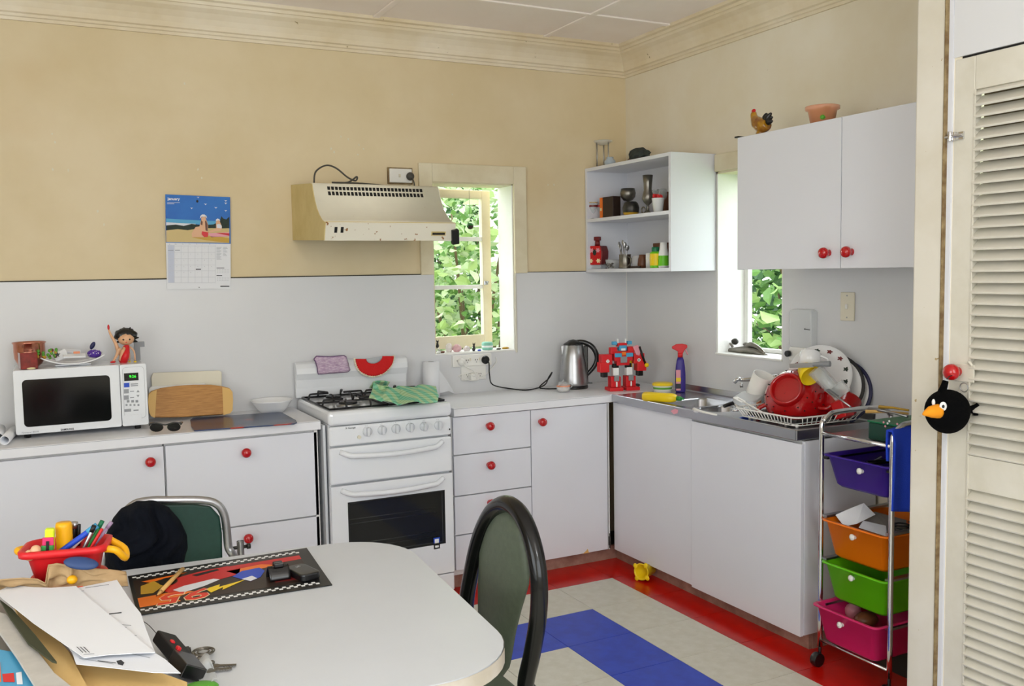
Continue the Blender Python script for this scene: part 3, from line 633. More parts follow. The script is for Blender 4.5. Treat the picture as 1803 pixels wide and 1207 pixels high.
obj('underside', B().prism([(-.02, 1.652), (-.50, 1.634), (-.50, 1.638), (-.02, 1.656)], hl+.004, hr-.004, 'x'), 'oven_dark', hd)
gx0, gx1 = W(576, 335, y=-.366).x, W(745, 345, y=-.366).x; n = 26
sn = ((-.366, 1.868), (-.3695, 1.853), (-.372, 1.847), (-.381, 1.829))
for i in range(n):
    xa = gx0+(gx1-gx0)*i/n; xb = xa+(gx1-gx0)/n*.68
    for a_, c_ in ((0, 1), (2, 3)):
        (ya, za), (yb, zb_) = sn[a_], sn[c_]
        obj('vent_slot', B().add([(xa, ya-.003, za), (xb, ya-.003, za), (xb, yb-.004, zb_), (xa, yb-.004, zb_), (xa, ya+.004, za), (xb, ya+.004, za), (xb, yb+.004, zb_), (xa, yb+.004, zb_)], [(0, 1, 2, 3), (0, 4, 5, 1), (1, 5, 6, 2), (2, 6, 7, 3), (3, 7, 4, 0)]), 'dark_gap', hd)
LT = lambda u, v: V((u, -.549+.027*v/.07, 1.698-v))   # point on the sloping lip
lx = lambda px, py: W(px, py, y=-.537)
for px in (591, 602):
    q = lx(px, 404); o = obj('switch', B(frame(q, (1, 0, 0), (0, -.93, -.36))).box(-.0065, .0065, -.013, .013, -.002, .004), 'black_matte', hd, bevel=.001)
q = lx(772, 411); bd = obj('badge', B(frame(q, (1, 0, 0), (0, -.93, -.36))).box(-.034, .034, -.009, .009, -.002, .002), 'hood_side', hd); obj('badge_plate', B(frame(q, (1, 0, 0), (0, -.93, -.36))).box(-.030, .030, -.005, .005, .002, .003), 'dark_metal', bd)
q = lx(802, 417); obj('corner_cover', B(frame(q, (1, 0, .18), (0, -.93, -.36))).box(-.017, .016, -.034, .034, -.016, .008), 'black_matte', hd, bevel=.003)
single('power_cord', B().tube([W(553, 322, y=-.20), W(556, 302, y=-.16), W(574, 291, y=-.14), W(592, 296, y=-.14), W(612, 312, y=-.18), W(626, 318, y=-.22), W(628, 311, y=-.22), W(612, 321, y=-.25), W(585, 321, y=-.28), W(640, 323, y=-.22), W(700, 329, y=-.16), W(722, 327, y=-.10)], .004, 8, smooth=6), 'cord_grey', 'grey cord looped on top of the range hood', 'cord')

# ================================================================ SOCKETS AND SWITCH
def plate_y(name, label, px0, px1, py0, py1, holes, cat, d=.010):
    a = W(px0, py0, y=-d); c_ = W(px1, py1, y=-d); t = thing(name, label, cat, ((a.x+c_.x)/2, -.004, (a.z+c_.z)/2))
    obj('plate', B().box(a.x, c_.x, -d, -.0005, c_.z, a.z), 'plastic_white', t, bevel=.003)
    return t, a, c_
t, a, c_ = plate_y('wall_socket', 'old single socket with a grey plug above the range hood', 686, 726, 296, 322, 0, 'socket', .022)
obj('back_box', B().box(a.x-.006, c_.x+.006, -.012, -.0, c_.z-.006, a.z+.006), 'crack_brown', t)
m_ = (a+c_)/2; obj('rocker', B().box(m_.x-.012, m_.x-.002, -.026, -.022, m_.z-.008, m_.z+.008), 'plastic_cream', t, bevel=.001)
q = V((c_.x-.014, -.022, m_.z-.002)); pl = thing('plug', 'grey plug in the socket above the range hood', 'plug', q)
obj('plug_body', B().lathe([(.019, 0), (.021, .006), (.019, .014), (.010, .024), (.0001, .027)], 14, zmat((0.2, -1, -.1), q)), 'cord_grey', pl, )
obj('plug_cord', B().tube([q+V((.003, -.02, -.004)), q+V((.012, -.026, -.03)), q+V((.016, -.02, -.06)), q+V((.0, -.03, -.085))], .0035, 8, smooth=4), 'cord_grey', pl)
t, a, c_ = plate_y('wall_socket', 'white quadruple socket strip under the back window', 797, 866, 626, 642, 0, 'socket', .022)
for k in range(4):
    x = a.x+.03+k*.052; m_z = (a.z+c_.z)/2
    obj('socket_slot', B().box(x-.007, x-.004, -.0226, -.022, m_z-.001, m_z+.006).box(x+.004, x+.007, -.0226, -.022, m_z-.001, m_z+.006).box(x-.0012, x+.0012, -.0226, -.022, m_z-.012, m_z-.006), 'dark_gap', t)
    obj('rocker', B().box(x+.013, x+.020, -.025, -.022, m_z-.001, m_z+.012), 'plastic_cream', t)
t, a2, c2 = plate_y('wall_socket', 'white double socket with tangled leads, just above the worktop', 812, 856, 644, 667, 0, 'socket', .014)
for x in (a2.x+.035, c2.x-.035): obj('socket_slot', B().box(x-.007, x-.004, -.0146, -.014, .953, .960).box(x+.004, x+.007, -.0146, -.014, .953, .960).box(x-.0012, x+.0012, -.0146, -.014, .942, .948), 'dark_gap', t)
q = W(854, 633, y=-.024); pl = thing('plug', 'round black plug in the socket strip under the back window', 'plug', q)
obj('plug_body', B().lathe([(.021, 0), (.022, .008), (.016, .020), (.0001, .024)], 18, zmat((0, -1, 0), q)), 'black_matte', pl)
single('kettle_cord', B().tube([q+V((.004, -.022, -.002)), W(861, 640, y=-.05), W(862, 660, y=-.06), W(868, 677, y=-.09), W(900, 684, z=.865), W(930, 686, z=.865), W(958, 678, z=.872), W(966, 664, y=-.22), W(972, 655, y=-.22), W(966, 666, y=-.21), W(950, 682, z=.866), W(975, 684, z=.866), W(990, 683, z=.866)], .0034, 8, smooth=6), 'black_matte', 'black kettle cord drooping from the socket to the worktop', 'cord')
q = W(812, 637, y=-.024); pl = thing('plug', 'white plug in the left of the socket strip under the back window', 'plug', q)
obj('plug_body', B().lathe([(.020, 0), (.020, .012), (.012, .022), (.0001, .024)], 18, zmat((0, -1, 0), q)), 'plastic_white', pl)
single('charger_lead', B().tube([q+V((0, -.022, 0)), W(820, 645, y=-.05), W(836, 655, y=-.05), W(838, 668, y=-.05), W(822, 668, y=-.05), W(808, 662, y=-.05), W(820, 658, y=-.05), W(845, 664, y=-.05), W(856, 658, y=-.045), W(868, 645, y=-.03), W(874, 636, y=-.02), W(873, 628, y=-.012)], .0022, 6, smooth=6), 'plastic_white', 'thin white charger lead tangled over the lower socket', 'cord')
single('adaptor', B().box(-1.0, -.955, -.045, -.016, .925, .965), 'plastic_white', 'white plug-in adaptor on the left of the lower double socket', 'adaptor', bevel=.004)
a = W(1481, 514, x=-.008); c_ = W(1505, 565, x=-.008); t = thing('light_switch', 'cream light switch plate under the wall cupboard', 'switch', (-.004, (a.y+c_.y)/2, (a.z+c_.z)/2))
my, mz = (a.y+c_.y)/2, (a.z+c_.z)/2
obj('plate', B().box(-.013, -.0055, c_.y, a.y, c_.z, a.z), 'plastic_cream', t, bevel=.003); obj('toggle', B().box(-.019, -.013, my-.006, my+.006, mz-.010, mz+.010), 'plastic_white', t, bevel=.002)
obj('screw', B().cyl((-.0135, my, mz+.045), (-.0145, my, mz+.045), .003).cyl((-.0135, my, mz-.045), (-.0145, my, mz-.045), .003), 'steel_dull', t)

# ================================================================ TABLE
tt = thing('dining_table', 'white laminate dining table with rounded corners in the foreground', 'table', (-2.75, -2.43, 0))
ra = math.radians(-4.5); TM = Matrix.Translation((-2.105, -1.93, 0)) @ Matrix.Rotation(ra, 4, 'Z')
out = rrect(-1.35, .0, -.955, .012, .19, 10)
obj('tabletop', B(TM).prism(out, .712, .74), 'table_top', tt)
obj('edge_band', B(TM).add([(x*1.0+(.0015 if x > -.6 else -.0015), y+(.0015 if y > -.4 else -.0015), z) for z in (.708, .7385) for x, y in out], [(i, (i+1) % len(out), len(out)+(i+1) % len(out), len(out)+i) for i in range(len(out))], True), 'table_edge', tt)
for x, y in ((-.16, -.13), (-.16, -.83), (-1.2, -.13), (-1.2, -.83)): obj('leg', B(TM).tube([(x, y, .712), (x, y, 0)], .016, 12), 'chair_black', tt)
obj('apron', B(TM).box(-1.2, -.16, -.14, -.12, .66, .712).box(-1.2, -.16, -.84, -.82, .66, .712), 'chair_black', tt)

# ================================================================ BLACK HOOP-BACK CHAIR
c = thing('dining_chair', 'black hoop-back chair with a green-grey upholstered back at the table end', 'chair', (-1.8, -2.28, 0))
hx_ = -1.95
hp_ = [(825, 1075), (832, 1010), (846, 945), (865, 902), (890, 886), (915, 902), (936, 945), (950, 1010), (951, 1080), (941, 1150), (931, 1207)]
L = [W(px, py, x=hx_) for px, py in hp_]
for i, q in enumerate(L): q.x += (.9-q.z)*-.02

L = [V((-1.88, -2.09, .02)), V((-1.94, L[0].y+.004, .40))]+L+[V((-1.93, L[-1].y+.012, .40)), V((-1.88, L[-1].y+.02, .02))]
obj('back_hoop', B().tube(L, .0215, 14, smooth=6), 'chair_black', c)
pd = [(1040, 0), (960, 0), (925, 0)]
pl_ = [(846, 1150), (848, 1095), (848, 1030), (851, 960), (864, 917), (882, 897), (900, 902), (918, 932), (930, 975), (933, 1020), (918, 1070), (908, 1110), (898, 1170), (880, 1195), (850, 1190)]
P = [W(px, py, x=hx_+.012) for px, py in pl_]
cen = sum(P, V((0, 0, 0)))/len(P)
def cush(u, v):
    a = 2*PI*u*len(P); i = u*len(P); i0 = int(i) % len(P); f_ = i-int(i); e = P[i0].lerp(P[(i0+1) % len(P)], f_)
    q = cen.lerp(e, math.sin(v*PI/2)); q.x -= .020*math.cos(v*PI/2)**.8-.0; return q
obj('backrest', B().grid(cush, 66, 8), 'upholstery', c, solid=.012)
obj('seat', B().prism(rrect(-2.36, -1.98, -2.50, -2.07, .09, 6), .43, .475), 'upholstery', c, bevel=.015, seg=3)
for y in (-2.12, -2.45): obj('leg', B().tube([(-2.31, y, .44), (-2.34, y, .0)], .012, 10), 'chair_black', c)
# ================================================================ STEEL TUBE CHAIR WITH GREEN BACK
c = thing('tube_chair', 'chromed tube chair with a dark green back behind the table', 'chair', (-2.62, -1.6, 0))
cy = -1.72
def C2(px, py, y=cy): return W(px, py, y=y)
tp = [(0, 0), (232, 890), (262, 881), (300, 880), (352, 880), (380, 886), (394, 904), (399, 932), (402, 962), (409, 975)]
pts = [C2(*p) for p in tp[1:]]
pts = [V((-2.90, cy, .30)), V((-2.86, cy, .70))]+[C2(205, 925)]+pts
obj('back_tube', B().tube(pts+[C2(417, 985)+V((.01, .04, -.03))], .0115, 10, smooth=5), 'steel', c)
P = [C2(*p) for p in ((215, 1000), (222, 930), (240, 900), (270, 889), (340, 888), (372, 892), (388, 910), (392, 940), (393, 1000))]
obj('backrest', B().slab([q+V((0, .004, 0)) for q in P], .018), 'green_vinyl', c, bevel=.006)
a = C2(423, 952, -1.68); obj('arm_tube', B().cyl(a, a-V((0, 0, .42)), .0105, n=14, caps=False).cyl(a-V((0, 0, .002)), a-V((0, 0, .05)), .0085, n=14), 'steel', c)
obj('arm_bolt', B().cyl(a+V((-.035, 0, -.018)), a+V((.026, 0, -.018)), .005).cyl(a+V((.018, 0, -.018)), a+V((.028, 0, -.018)), .008), 'dark_metal', c)
obj('seat', B().prism(rrect(-2.86, -2.45, -1.74, -1.34, .05, 5), .43, .465), 'green_vinyl', c, bevel=.01)
for x in (-2.84, -2.47):
    obj('leg', B().tube([(x, -1.72, .43), (x, -1.76, .0)], .011, 10), 'steel', c); obj('leg', B().tube([(x, -1.36, .43), (x, -1.32, .0)], .011, 10), 'steel', c)
# black cloth cap hung over the chair back
def cap(u, v):
    out = [(190, 1005), (186, 975), (186, 945), (200, 912), (215, 895), (240, 882), (272, 882), (296, 893), (315, 915), (327, 940), (328, 962), (322, 985), (312, 1005), (250, 1010)]
    n = len(out); i = u*n; i0 = int(i) % n; f_ = i-int(i); ex = out[i0][0]*(1-f_)+out[(i0+1) % n][0]*f_; ey = out[i0][1]*(1-f_)+out[(i0+1) % n][1]*f_
    s_ = math.sin(v*PI/2)**.9; px = 255+(ex-255)*s_; py = 950+(ey-950)*s_
    q = W(px, py, y=cy-.02); bulge = .10*math.cos(v*PI/2)**.75
    g_ = px*.085+1.6*noise.noise(V((px*.012, py*.018, 1)))*3
    fold = (.012*math.sin(g_)+.007*math.sin(g_*2.3+py*.03)+.022*noise.noise(V((px*.022, py*.022, 3))))*math.sin(min(1, (1-v)*3+.15)*PI/2)
    q.y -= bulge+fold; q.z += .004*math.sin(g_*1.7)*(1-v); return q
single('cloth_cap', B().grid(cap, 120, 30), 'cap_cloth', 'black crumpled cloth cap hung over the green chair back', 'cap', solid=.004)

# ================================================================ TROLLEY
t = thing('drawer_trolley', 'chrome wheeled trolley with four coloured plastic drawers beside the sink', 'trolley', (-.27, -2.07, 0))
yl, yr_, xf, xb = -1.906, -2.222, -.447, -.085
for y in (yl, yr_):
    pts = [(xf, y, .075), (xf, y, .60), (xf, y, .885), (xf+.008, y, .915), (xf+.035, y, .938), (xf+.08, y, .948), (xb-.08, y, .948), (xb-.035, y, .938), (xb-.008, y, .915), (xb, y, .885), (xb, y, .60), (xb, y, .075)]
    obj('side_frame', B().tube(pts, .0095, 12, smooth=4), 'chrome', t)
b = B()
for z in (.088,): b.tube([(xf, yl, z+.012), (xf, yr_, z+.012)], .006, 8)
obj('front_bar', b, 'chrome', t); obj('front_bar', B().tube([(xf, yl, .876), (xf, yr_, .876)], .0075, 10), 'chrome', t)
obj('back_bar', B().tube([(xb, yl, .10), (xb, yr_, .10)], .006, 8).tube([(xb, yl, .876), (xb, yr_, .876)], .0075, 10), 'chrome', t)
obj('top_shelf', B().box(xf+.006, xb-.006, yr_+.008, yl-.008, .868, .874), 'steel', t, bevel=.002)
for z in (.800, .585, .425, .255):
    for y, sg in ((yl, -1), (yr_, 1)): obj('runner', B().box(xf+.002, xb-.002, y+sg*.004, y+sg*.026, z-.018, z-.010), 'black_satin' if z > .7 else 'steel_dull', t)
for x, y in ((xf, yl), (xf, yr_), (xb, yl), (xb, yr_)):
    w_ = obj('caster', B().cyl((x-.012, y+.014, .026), (x-.012, y-.012, .026), .026, n=20).cyl((x, y, .04), (x, y, .078), .006), 'black_satin', t, bevel=.003)
def bin_(px_, z1, h, mat, knobpx, label, ins=.0):
    y0, y1 = yr_+.014, yl-.014; x0 = px_; x1 = px_+.335; tp_ = .030
    b = B(); lv = []
    for ins_, z in ((-.004, z1-.004), (-.004, z1), (.006, z1), (tp_, z1-h+.01), (tp_+.010, z1-h)):
        lv.append([(x, y, z) for x, y in rrect(x0+ins_, x1-ins_, y0+ins_*.9, y1-ins_*.9, .022, 4)])
    n = len(lv[0])
    for k in range(4): b.add(lv[k]+lv[k+1], [(i, (i+1) % n, n+(i+1) % n, n+i) for i in range(n)], True)
    b.add(lv[4], [tuple(range(n))])
    d = obj('drawer', b, mat, t, solid=.003, label=label)
    q = W(*knobpx, x=x0+.012); obj('knob', B().lathe([(.008, 0), (.006, .006), (.011, .012), (.011, .016), (.004, .019), (.0001, .019)], 16, zmat((-1, 0, .1), q)), 'plastic_white', d)
    return d
bin_(-.452, .802, .115, 'drawer_purple', (1518, 829), 'translucent purple plastic drawer, topmost')
bin_(-.458, .562, .135, 'drawer_orange', (1505, 945), 'orange plastic drawer with papers')
bin_(-.458, .405, .135, 'drawer_green', (1503, 1017), 'lime green plastic drawer')
bin_(-.500, .252, .135, 'drawer_pink', (1483, 1099), 'pink plastic drawer, lowest and pulled out')
# ================================================================ SMALL THINGS
def mpp(p): return (V(p)-CAM).dot(CF)/FPX      # metres per photograph pixel at a world point
def T_(p): return Matrix.Translation(V(p))
def lathe_thing(name, label, cat, base, prof, mat, part='body', M=None, n=28, group=None, solid=0):
    t = thing(name, label, cat, base, M, group); obj(part, B(M or T_(base)).lathe(prof, n), mat, t, solid=solid); return t
# ---- microwave
my = -.298; t = thing('microwave_oven', 'white microwave oven showing 9:26 on its green clock', 'microwave', (-2.83, -.16, .86))
ml, mr, mz0, mz1 = -3.073, -2.586, .878, 1.132
obj('casing', B().box(ml+.002, mr-.002, my+.03, -.010, mz0+.004, mz1-.001), 'enamel', t, bevel=.006)
split = W(213, 700, y=my).x
dr_ = B().prism(rrect(ml, split-.001, mz0, mz1, .008, 3), my, my+.03, 'y'); dr_ = obj('door', dr_, 'enamel', t, bevel=.003)
pn = obj('control_panel', B().prism(rrect(split+.001, mr, mz0, mz1, .008, 3), my, my+.03, 'y'), 'enamel', t, bevel=.003)
a, c_ = W(38, 667, y=my), W(194, 752, y=my)
obj('door_window', B().prism(rrect(a.x, W(195, 700, y=my).x, W(42, 752, y=my).z, W(38, 669, y=my).z, .016, 6), my-.0012, my+.001, 'y'), 'black_gloss', dr_)
def PB(parent, name, px0, py0, px1, py1, mat, d=.0012, yy=my):
    a, c_ = W(px0, py0, y=yy), W(px1, py1, y=yy); return obj(name, B().box(a.x, c_.x, yy-d, yy, c_.z, a.z), mat, parent)
PB(pn, 'display', 218, 657, 244, 669, 'black_gloss'); text('9:26', .0155, FY(W(233.5, 662.5, y=my-.0016)), 'led_green', pn, name='clock_digits')
obj('panel_outline', B().tube([(x, my-.0003, z) for x, z in rrect(W(213, 700, y=my).x+.010, mr-.010, W(0, 757, y=my).z+.004, mz1-.012, .014, 5)], .0006, 4, True), 'print_grey', pn)
PB(pn, 'button', 218, 674, 228, 681, 'blue', .002); PB(pn, 'button_print', 230, 675, 243, 676, 'print_grey'); PB(pn, 'button_print', 230, 678, 243, 679, 'print_grey')
for y0_ in (685, 696): PB(pn, 'button', 218, y0_, 227, y0_+7, 'print_grey', .001); PB(pn, 'button_print', 229, y0_+3, 236, y0_+4, 'print_grey')
q = W(243, 688, y=my); obj('arrow_key', B().prism([(q.x-.006, q.z-.005), (q.x+.006, q.z-.005), (q.x, q.z+.005)], my-.001, my, 'y'), 'print_grey', pn)
q = W(243, 697, y=my); obj('arrow_key', B().prism([(q.x-.006, q.z+.005), (q.x, q.z-.005), (q.x+.006, q.z+.005)], my-.001, my, 'y'), 'print_grey', pn)
for px in (223, 231, 238.5): PB(pn, 'button', px, 704, px+5, 708, 'grey', .001)
for px in (221, 228, 235, 242): PB(pn, 'button_print', px, 711, px+3.5, 714, 'print_grey')
PB(pn, 'button', 219, 720, 231, 724, 'print_grey', .001); PB(pn, 'button_print', 235, 721, 244, 722.5, 'print_grey')
a, c_ = W(217, 731, y=my), W(250, 745, y=my); obj('open_button', B().prism(rrect(a.x, c_.x, c_.z, a.z, .004, 4), my-.003, my, 'y'), 'enamel', pn, bevel=.001)
text('SAMSUNG', .0105, FY(W(118.5, 755.5, y=my-.0008)), 'print_ink', dr_, sx=1.0, bold=.0003)
text('Timesaver 850W', .0088, FY(W(53, 760.5, y=my-.0008)), 'print_grey', dr_, shear=.25)
for x in (ml+.04, mr-.04):
    for y in (my+.04, -.04): obj('foot', B().cyl((x, y, ZT), (x, y, mz0+.005), .012), 'black_matte', t)
MT = mz1
# ---- on top of the microwave
q = W(53, 640, y=-.16); base = V((q.x, -.15, MT)); k = mpp(base)
t = thing('copper_pot', 'round copper pot with a rolled rim on top of the microwave', 'pot', base)
obj('body', B(T_(base)).lathe([(.0001, .001), (.030, .001), (.045, .012), (.056, .035), (.058, .062), (.058, .092), (.061, .096), (.063, .099), (.0605, .101), (.056, .097), (.055, .06), (.050, .034), (.03, .012), (.0001, .01)], 36), 'copper', t)
a = W(50, 645, z=MT+.001); base = V((a.x, -.25, MT))
t = thing('candle_holder', 'red square glass candle holder in front of the copper pot', 'candle holder', base)
obj('glass_cup', B(T_(base) @ Matrix.Rotation(.15, 4, 'Z')).prism(rrect(-.031, .031, -.031, .031, .004, 3), .001, .066).prism(rrect(-.026, .026, -.026, .026, .003, 3), .058, .0662), 'maroon_glass', t, bevel=.002); 
obj('wax_drip', B(T_(base)).ell((.01, -.033, .004), (.016, .006, .004)), 'cream', t)
c0_ = W(140, 640, z=MT); c0_ = V((W(128, 630, y=-.19).x, -.17, MT))
t = thing('curved_dish', 'white oblong dish with upturned ends on top of the microwave', 'dish', c0_)
def dsh(u, v): x = (u-.5)*.235; y = (v-.5)*.15; return c0_+V((x, y, .004+.030*(abs(x)/.1175)**2.2+.006*(abs(y)/.075)**2))
obj('body', B().grid(dsh, 22, 10), 'porcelain', t, solid=.005); obj('foot', B(T_(c0_)).prism(rrect(-.068, .068, -.04, .04, .01, 3), .0005, .006), 'porcelain', t)
def packet(label, px, py, y, w_, h_, ang, tilt, mat, name='packet', cat='packet'):
    q = W(px, py, y=y); M = T_(q) @ Matrix.Rotation(ang, 4, 'Y') @ Matrix.Rotation(tilt, 4, 'X')
    return single(name, B(M).prism(rrect(-w_/2, w_/2, -h_/2, h_/2, .003, 2), -.004, .004), mat, label, cat, bevel=.003)
packet('white packet with a dark star standing up on the curved dish', 107, 625, -.19, .05, .040, -.35, 1.0, 'paper')
packet('white and orange sachet lying across the curved dish', 131, 626, -.20, .085, .030, .02, .35, 'paper')
packet('small pale sachet under the others on the curved dish', 126, 618, -.15, .07, .025, .12, .5, 'paper2')
q = W(101, 624, y=-.235); single('star_print', B(T_(q)).prism([(math.cos(PI/2+PI*i/5)*(.012 if i % 2 == 0 else .005), math.sin(PI/2+PI*i/5)*(.012 if i % 2 == 0 else .005)) for i in range(10)], -.001, 0, 'y'), 'black', 'black paper star on the packet in the curved dish', 'star')
q = W(135, 620, y=-.21); single('label_strip', B(T_(q)).box(-.012, .012, -.001, .0, -.005, .004), 'terracotta', 'orange strip on the sachet in the curved dish', 'label')
b = B(); r_ = random.Random(5)
for i in range(26):
    q = W(66+r_.uniform(0, 34), 622+r_.uniform(-7, 9), y=-.20); b.k = r_.randrange(3); b.ell(q, (.006, .006, .007), 8, 5)
single('bead_string', b, ['leafgreen', 'gold', 'maroon'], 'green and brown bead string heaped at the left end of the dish', 'beads', kind='stuff')
q = W(166, 622, y=-.16); t = thing('berry_ornament', 'purple spotted berry ornament with a navy leaf on the dish', 'ornament', q)
obj('berry', B().ell(q, (.028, .024, .018), 16, 10), 'violet', t); b = B(); r_ = random.Random(2)
for i in range(22):
    a_, e_2 = r_.uniform(PI, 2*PI), r_.uniform(-.2, 1.2); d = V((math.cos(a_)*math.cos(e_2)*.028, math.sin(a_)*math.cos(e_2)*.024, math.sin(e_2)*.018)); b.ell(q+d, .0018, 6, 4)
obj('spots', b, 'white', t, kind='stuff'); q2 = W(163, 608, y=-.16); obj('leaf', B(T_(q2) @ Matrix.Rotation(.5, 4, 'Y')).ell((0, 0, 0), (.009, .005, .017), 12, 8), 'navy', t)
# ---- seated lady figurine (plain generic figure)
fy = -.17
def F(px, py, y=fy): return W(px, py, y=y)
fb = F(214, 637); t = thing('lady_figurine', 'dark-haired lady figurine in a red dress with one leg raised, on the microwave', 'figurine', (fb.x, fy, MT))
b = B(); 
b.tube([F(214, 626, fy), F(208, 616, fy-.01), F(203, 603, fy-.01), F(195, 589, fy-.005), F(191.5, 580, fy)], [.008, .0085, .0065, .005, .0035], 10, smooth=4)   # raised leg
b.tube([F(214, 630, fy), F(210, 614, fy-.035), F(205, 626, fy-.035), F(199, 636, fy-.035)], [.0085, .007, .006, .0035], 10, smooth=4)   # bent leg
b.tube([F(214, 632, fy-.01), F(218, 613, fy-.03), F(211, 634, fy-.02)], [.009, .008, .006], 10, smooth=3)
b.tube([F(228, 610, fy-.01), F(236, 618, fy-.015), F(238, 634, fy-.02)], [.004, .0035, .003], 8, smooth=3)
b.tube([F(224, 611, fy), F(228, 622, fy+.01), F(228, 634, fy+.01)], [.004, .0035, .003], 8, smooth=3); b.ell(F(224, 607), (.010, .007, .009))
obj('body', b, 'skin', t)
obj('dress', B().tube([F(217, 635, fy-.01), F(221, 627, fy-.03), F(223, 618, fy-.02), F(222, 609, fy-.01)], [.018, .014, .012, .013], 14, smooth=4), 'red2', t)
obj('shoe', B(T_(F(191, 576))).ell((0, 0, 0), (.0045, .006, .012)), 'red2', t); obj('shoe', B().ell(F(199, 637, fy-.04), (.011, .006, .0045)), 'red2', t)
hd_ = F(222, 596); kx = 1
h_ = obj('head', B().ell(hd_, (.033, .028, .027), 20, 14), 'skin', t)
obj('hair', B().ell(hd_+V((0, .012, .012)), (.046, .032, .034), 22, 14, fn=lambda d: 1+.09*math.sin(d.x*14)*math.sin(d.z*11) if d.z > -.3 else .6), 'black_satin', t)
b = B()
for px, py in ((206, 588), (203, 595), (206, 602), (240, 586), (243, 594), (241, 601), (229, 577), (213, 580)):
    e_3 = F(px, py); s0_ = hd_+(e_3-hd_)*.6; b.tube([s0_, e_3+(e_3-hd_)*.08], [.010, .0015], 8)
obj('hair_curl', b, 'black_satin', t, kind='stuff')
for dx in (-.012, .011): obj('eye', B().ell(hd_+V((dx, -.0245, -.002)), (.0045, .003, .004), 10, 8), 'black', t)
obj('mouth', B().ell(hd_+V((-.002, -.0245, -.014)), (.004, .002, .0018), 8, 6), 'red2', t); obj('nose', B().ell(hd_+V((0, -.0285, -.006)), (.002, .003, .002), 8, 6), 'skin', t)
for px, y_ in ((228, fy+.01), (238, fy-.02)): obj('bangle', B().ell(F(px, 636, y_), (.006, .005, .003), 10, 6), 'yellow', t)
q = F(244, 606, -.10); t = thing('notch_stand', 'small grey post with a ribbed block top behind the lady figurine', 'stand', (q.x, -.10, MT))
obj('post', B().box(q.x-.020, q.x+.004, -.115, -.095, MT, q.z-.008), 'grey', t); obj('ribbed_top', B().box(q.x-.018, q.x+.022, -.12, -.09, q.z-.010, q.z+.012), 'grey', t)
# ---- rolls, boards, sunglasses, mat, bowl
for (a, c_, lab) in (((4, 742), (20, 730), 'white paper roll lying left of the microwave, further back'), ((8, 775), (24, 742), 'white paper roll lying left of the microwave, nearest the worktop edge')):
    p0, p1 = W(*a, z=ZT+.018), W(*c_, z=ZT+.018)
    if c_[0] == 24: p1 = p0+V((.03, .26, 0))
    else: p0 = W(-2, 770, z=ZT+.018); p1 = p0+V((-.0, .24, 0))
    d = (p1-p0).normalized(); tt_ = thing('paper_roll', lab, 'roll', p0); obj('tube', B().lathe([(.0165, 0), (.0165, (p1-p0).length)], 24, zmat(d, p0)), 'paper', tt_, solid=.003)
def board(name, label, pts, y0, lean, mat, th, part='board'):
    """board leaning back against the wall; pts are photograph pixels"""
    t = thing(name, label, 'cutting board', W(*pts[0], y=y0)); out = []
    for px, py in pts: q = W(px, py, y=y0); q = W(px, py, y=y0+(q.z-ZT)*lean); out.append(q)
    obj(part, B().slab([p for p in out[::-1]], th), mat, t, bevel=.003); return t, out
board('cutting_board', 'cream plastic cutting board leaning on the wall behind the others', [(268, 700), (266, 664), (269, 656), (386, 652), (390, 655), (390, 690)], -.05, .10, 'plastic_cream', .008)
board('cutting_board', 'thin white cutting board between the cream and the wooden one', [(262, 720), (262, 684), (266, 680), (360, 674), (363, 678), (363, 716)], -.075, .12, 'plastic_white', .006)
wp = [(262, 726), (260, 708), (261, 694), (266, 689), (282, 684), (310, 680), (340, 678), (370, 678), (392, 681), (403, 684), (408, 690), (409, 704), (408, 722), (404, 727), (390, 730), (360, 732), (330, 734), (300, 735), (272, 735), (265, 732)]
t, wo_ = board('cutting_board', 'wooden cutting board with pale end strips, in front of the plastic ones', wp, -.14, .30, 'wood_board', .018)
def inset(lo, hi): return [i for i, (px, py) in enumerate(wp) if lo <= px <= hi]
for sel in ((255, 277), (388, 415)):
    pts_ = [(px, py) for px, py in wp if sel[0] <= px <= sel[1]]
    if sel[0] < 300: pts_ = [(272, 735), (265, 732), (262, 726), (260, 708), (261, 694), (266, 689), (275, 686)]
    else: pts_ = [(390, 681), (403, 684), (408, 690), (409, 704), (408, 722), (404, 727), (392, 730)]
    o_ = []
    for px, py in pts_: q = W(px, py, y=-.14); q = W(px, py, y=-.14+(q.z-ZT)*.30); o_.append(q+V((0, -.0195, .002)))
    obj('end_strip', B().slab(o_, .0015), 'wood_light', t)
# sunglasses
q = W(291, 752, z=ZT+.02); t = thing('sunglasses', 'black sunglasses lying on the worktop beside the microwave', 'sunglasses', (q.x, q.y, ZT))
M = frame((q.x, q.y, ZT+.019), (1, -.35, 0), (0.1, -.35, 1))
for sg in (-1, 1):
    ln = [(sg*.033+x, 0, z) for x, z in [(.026*math.cos(a_)**1 if True else 0, .018*math.sin(a_)) for a_ in [2*PI*i/18 for i in range(18)]]]
    M2 = frame((q.x, q.y, ZT+.021), (1, -.25 , 0.0), (0, -.1, 1)) 
    obj('lens', B(M2).prism([(p[0], p[2]) for p in ln], -.002, .001, 'y'), 'black_gloss', t)
    obj('temple', B(M2).tube([(sg*.060, 0, .010), (sg*.062, .04, .008), (sg*.045, .10, -.008)], .003, 6, smooth=3), 'black_satin', t)
obj('frame', B(M2).tube([(-.06, 0, .014), (-.033, -.002, .018), (0, -.002, .010), (.033, -.002, .018), (.06, 0, .014)], .003, 8, smooth=4), 'black_satin', t)
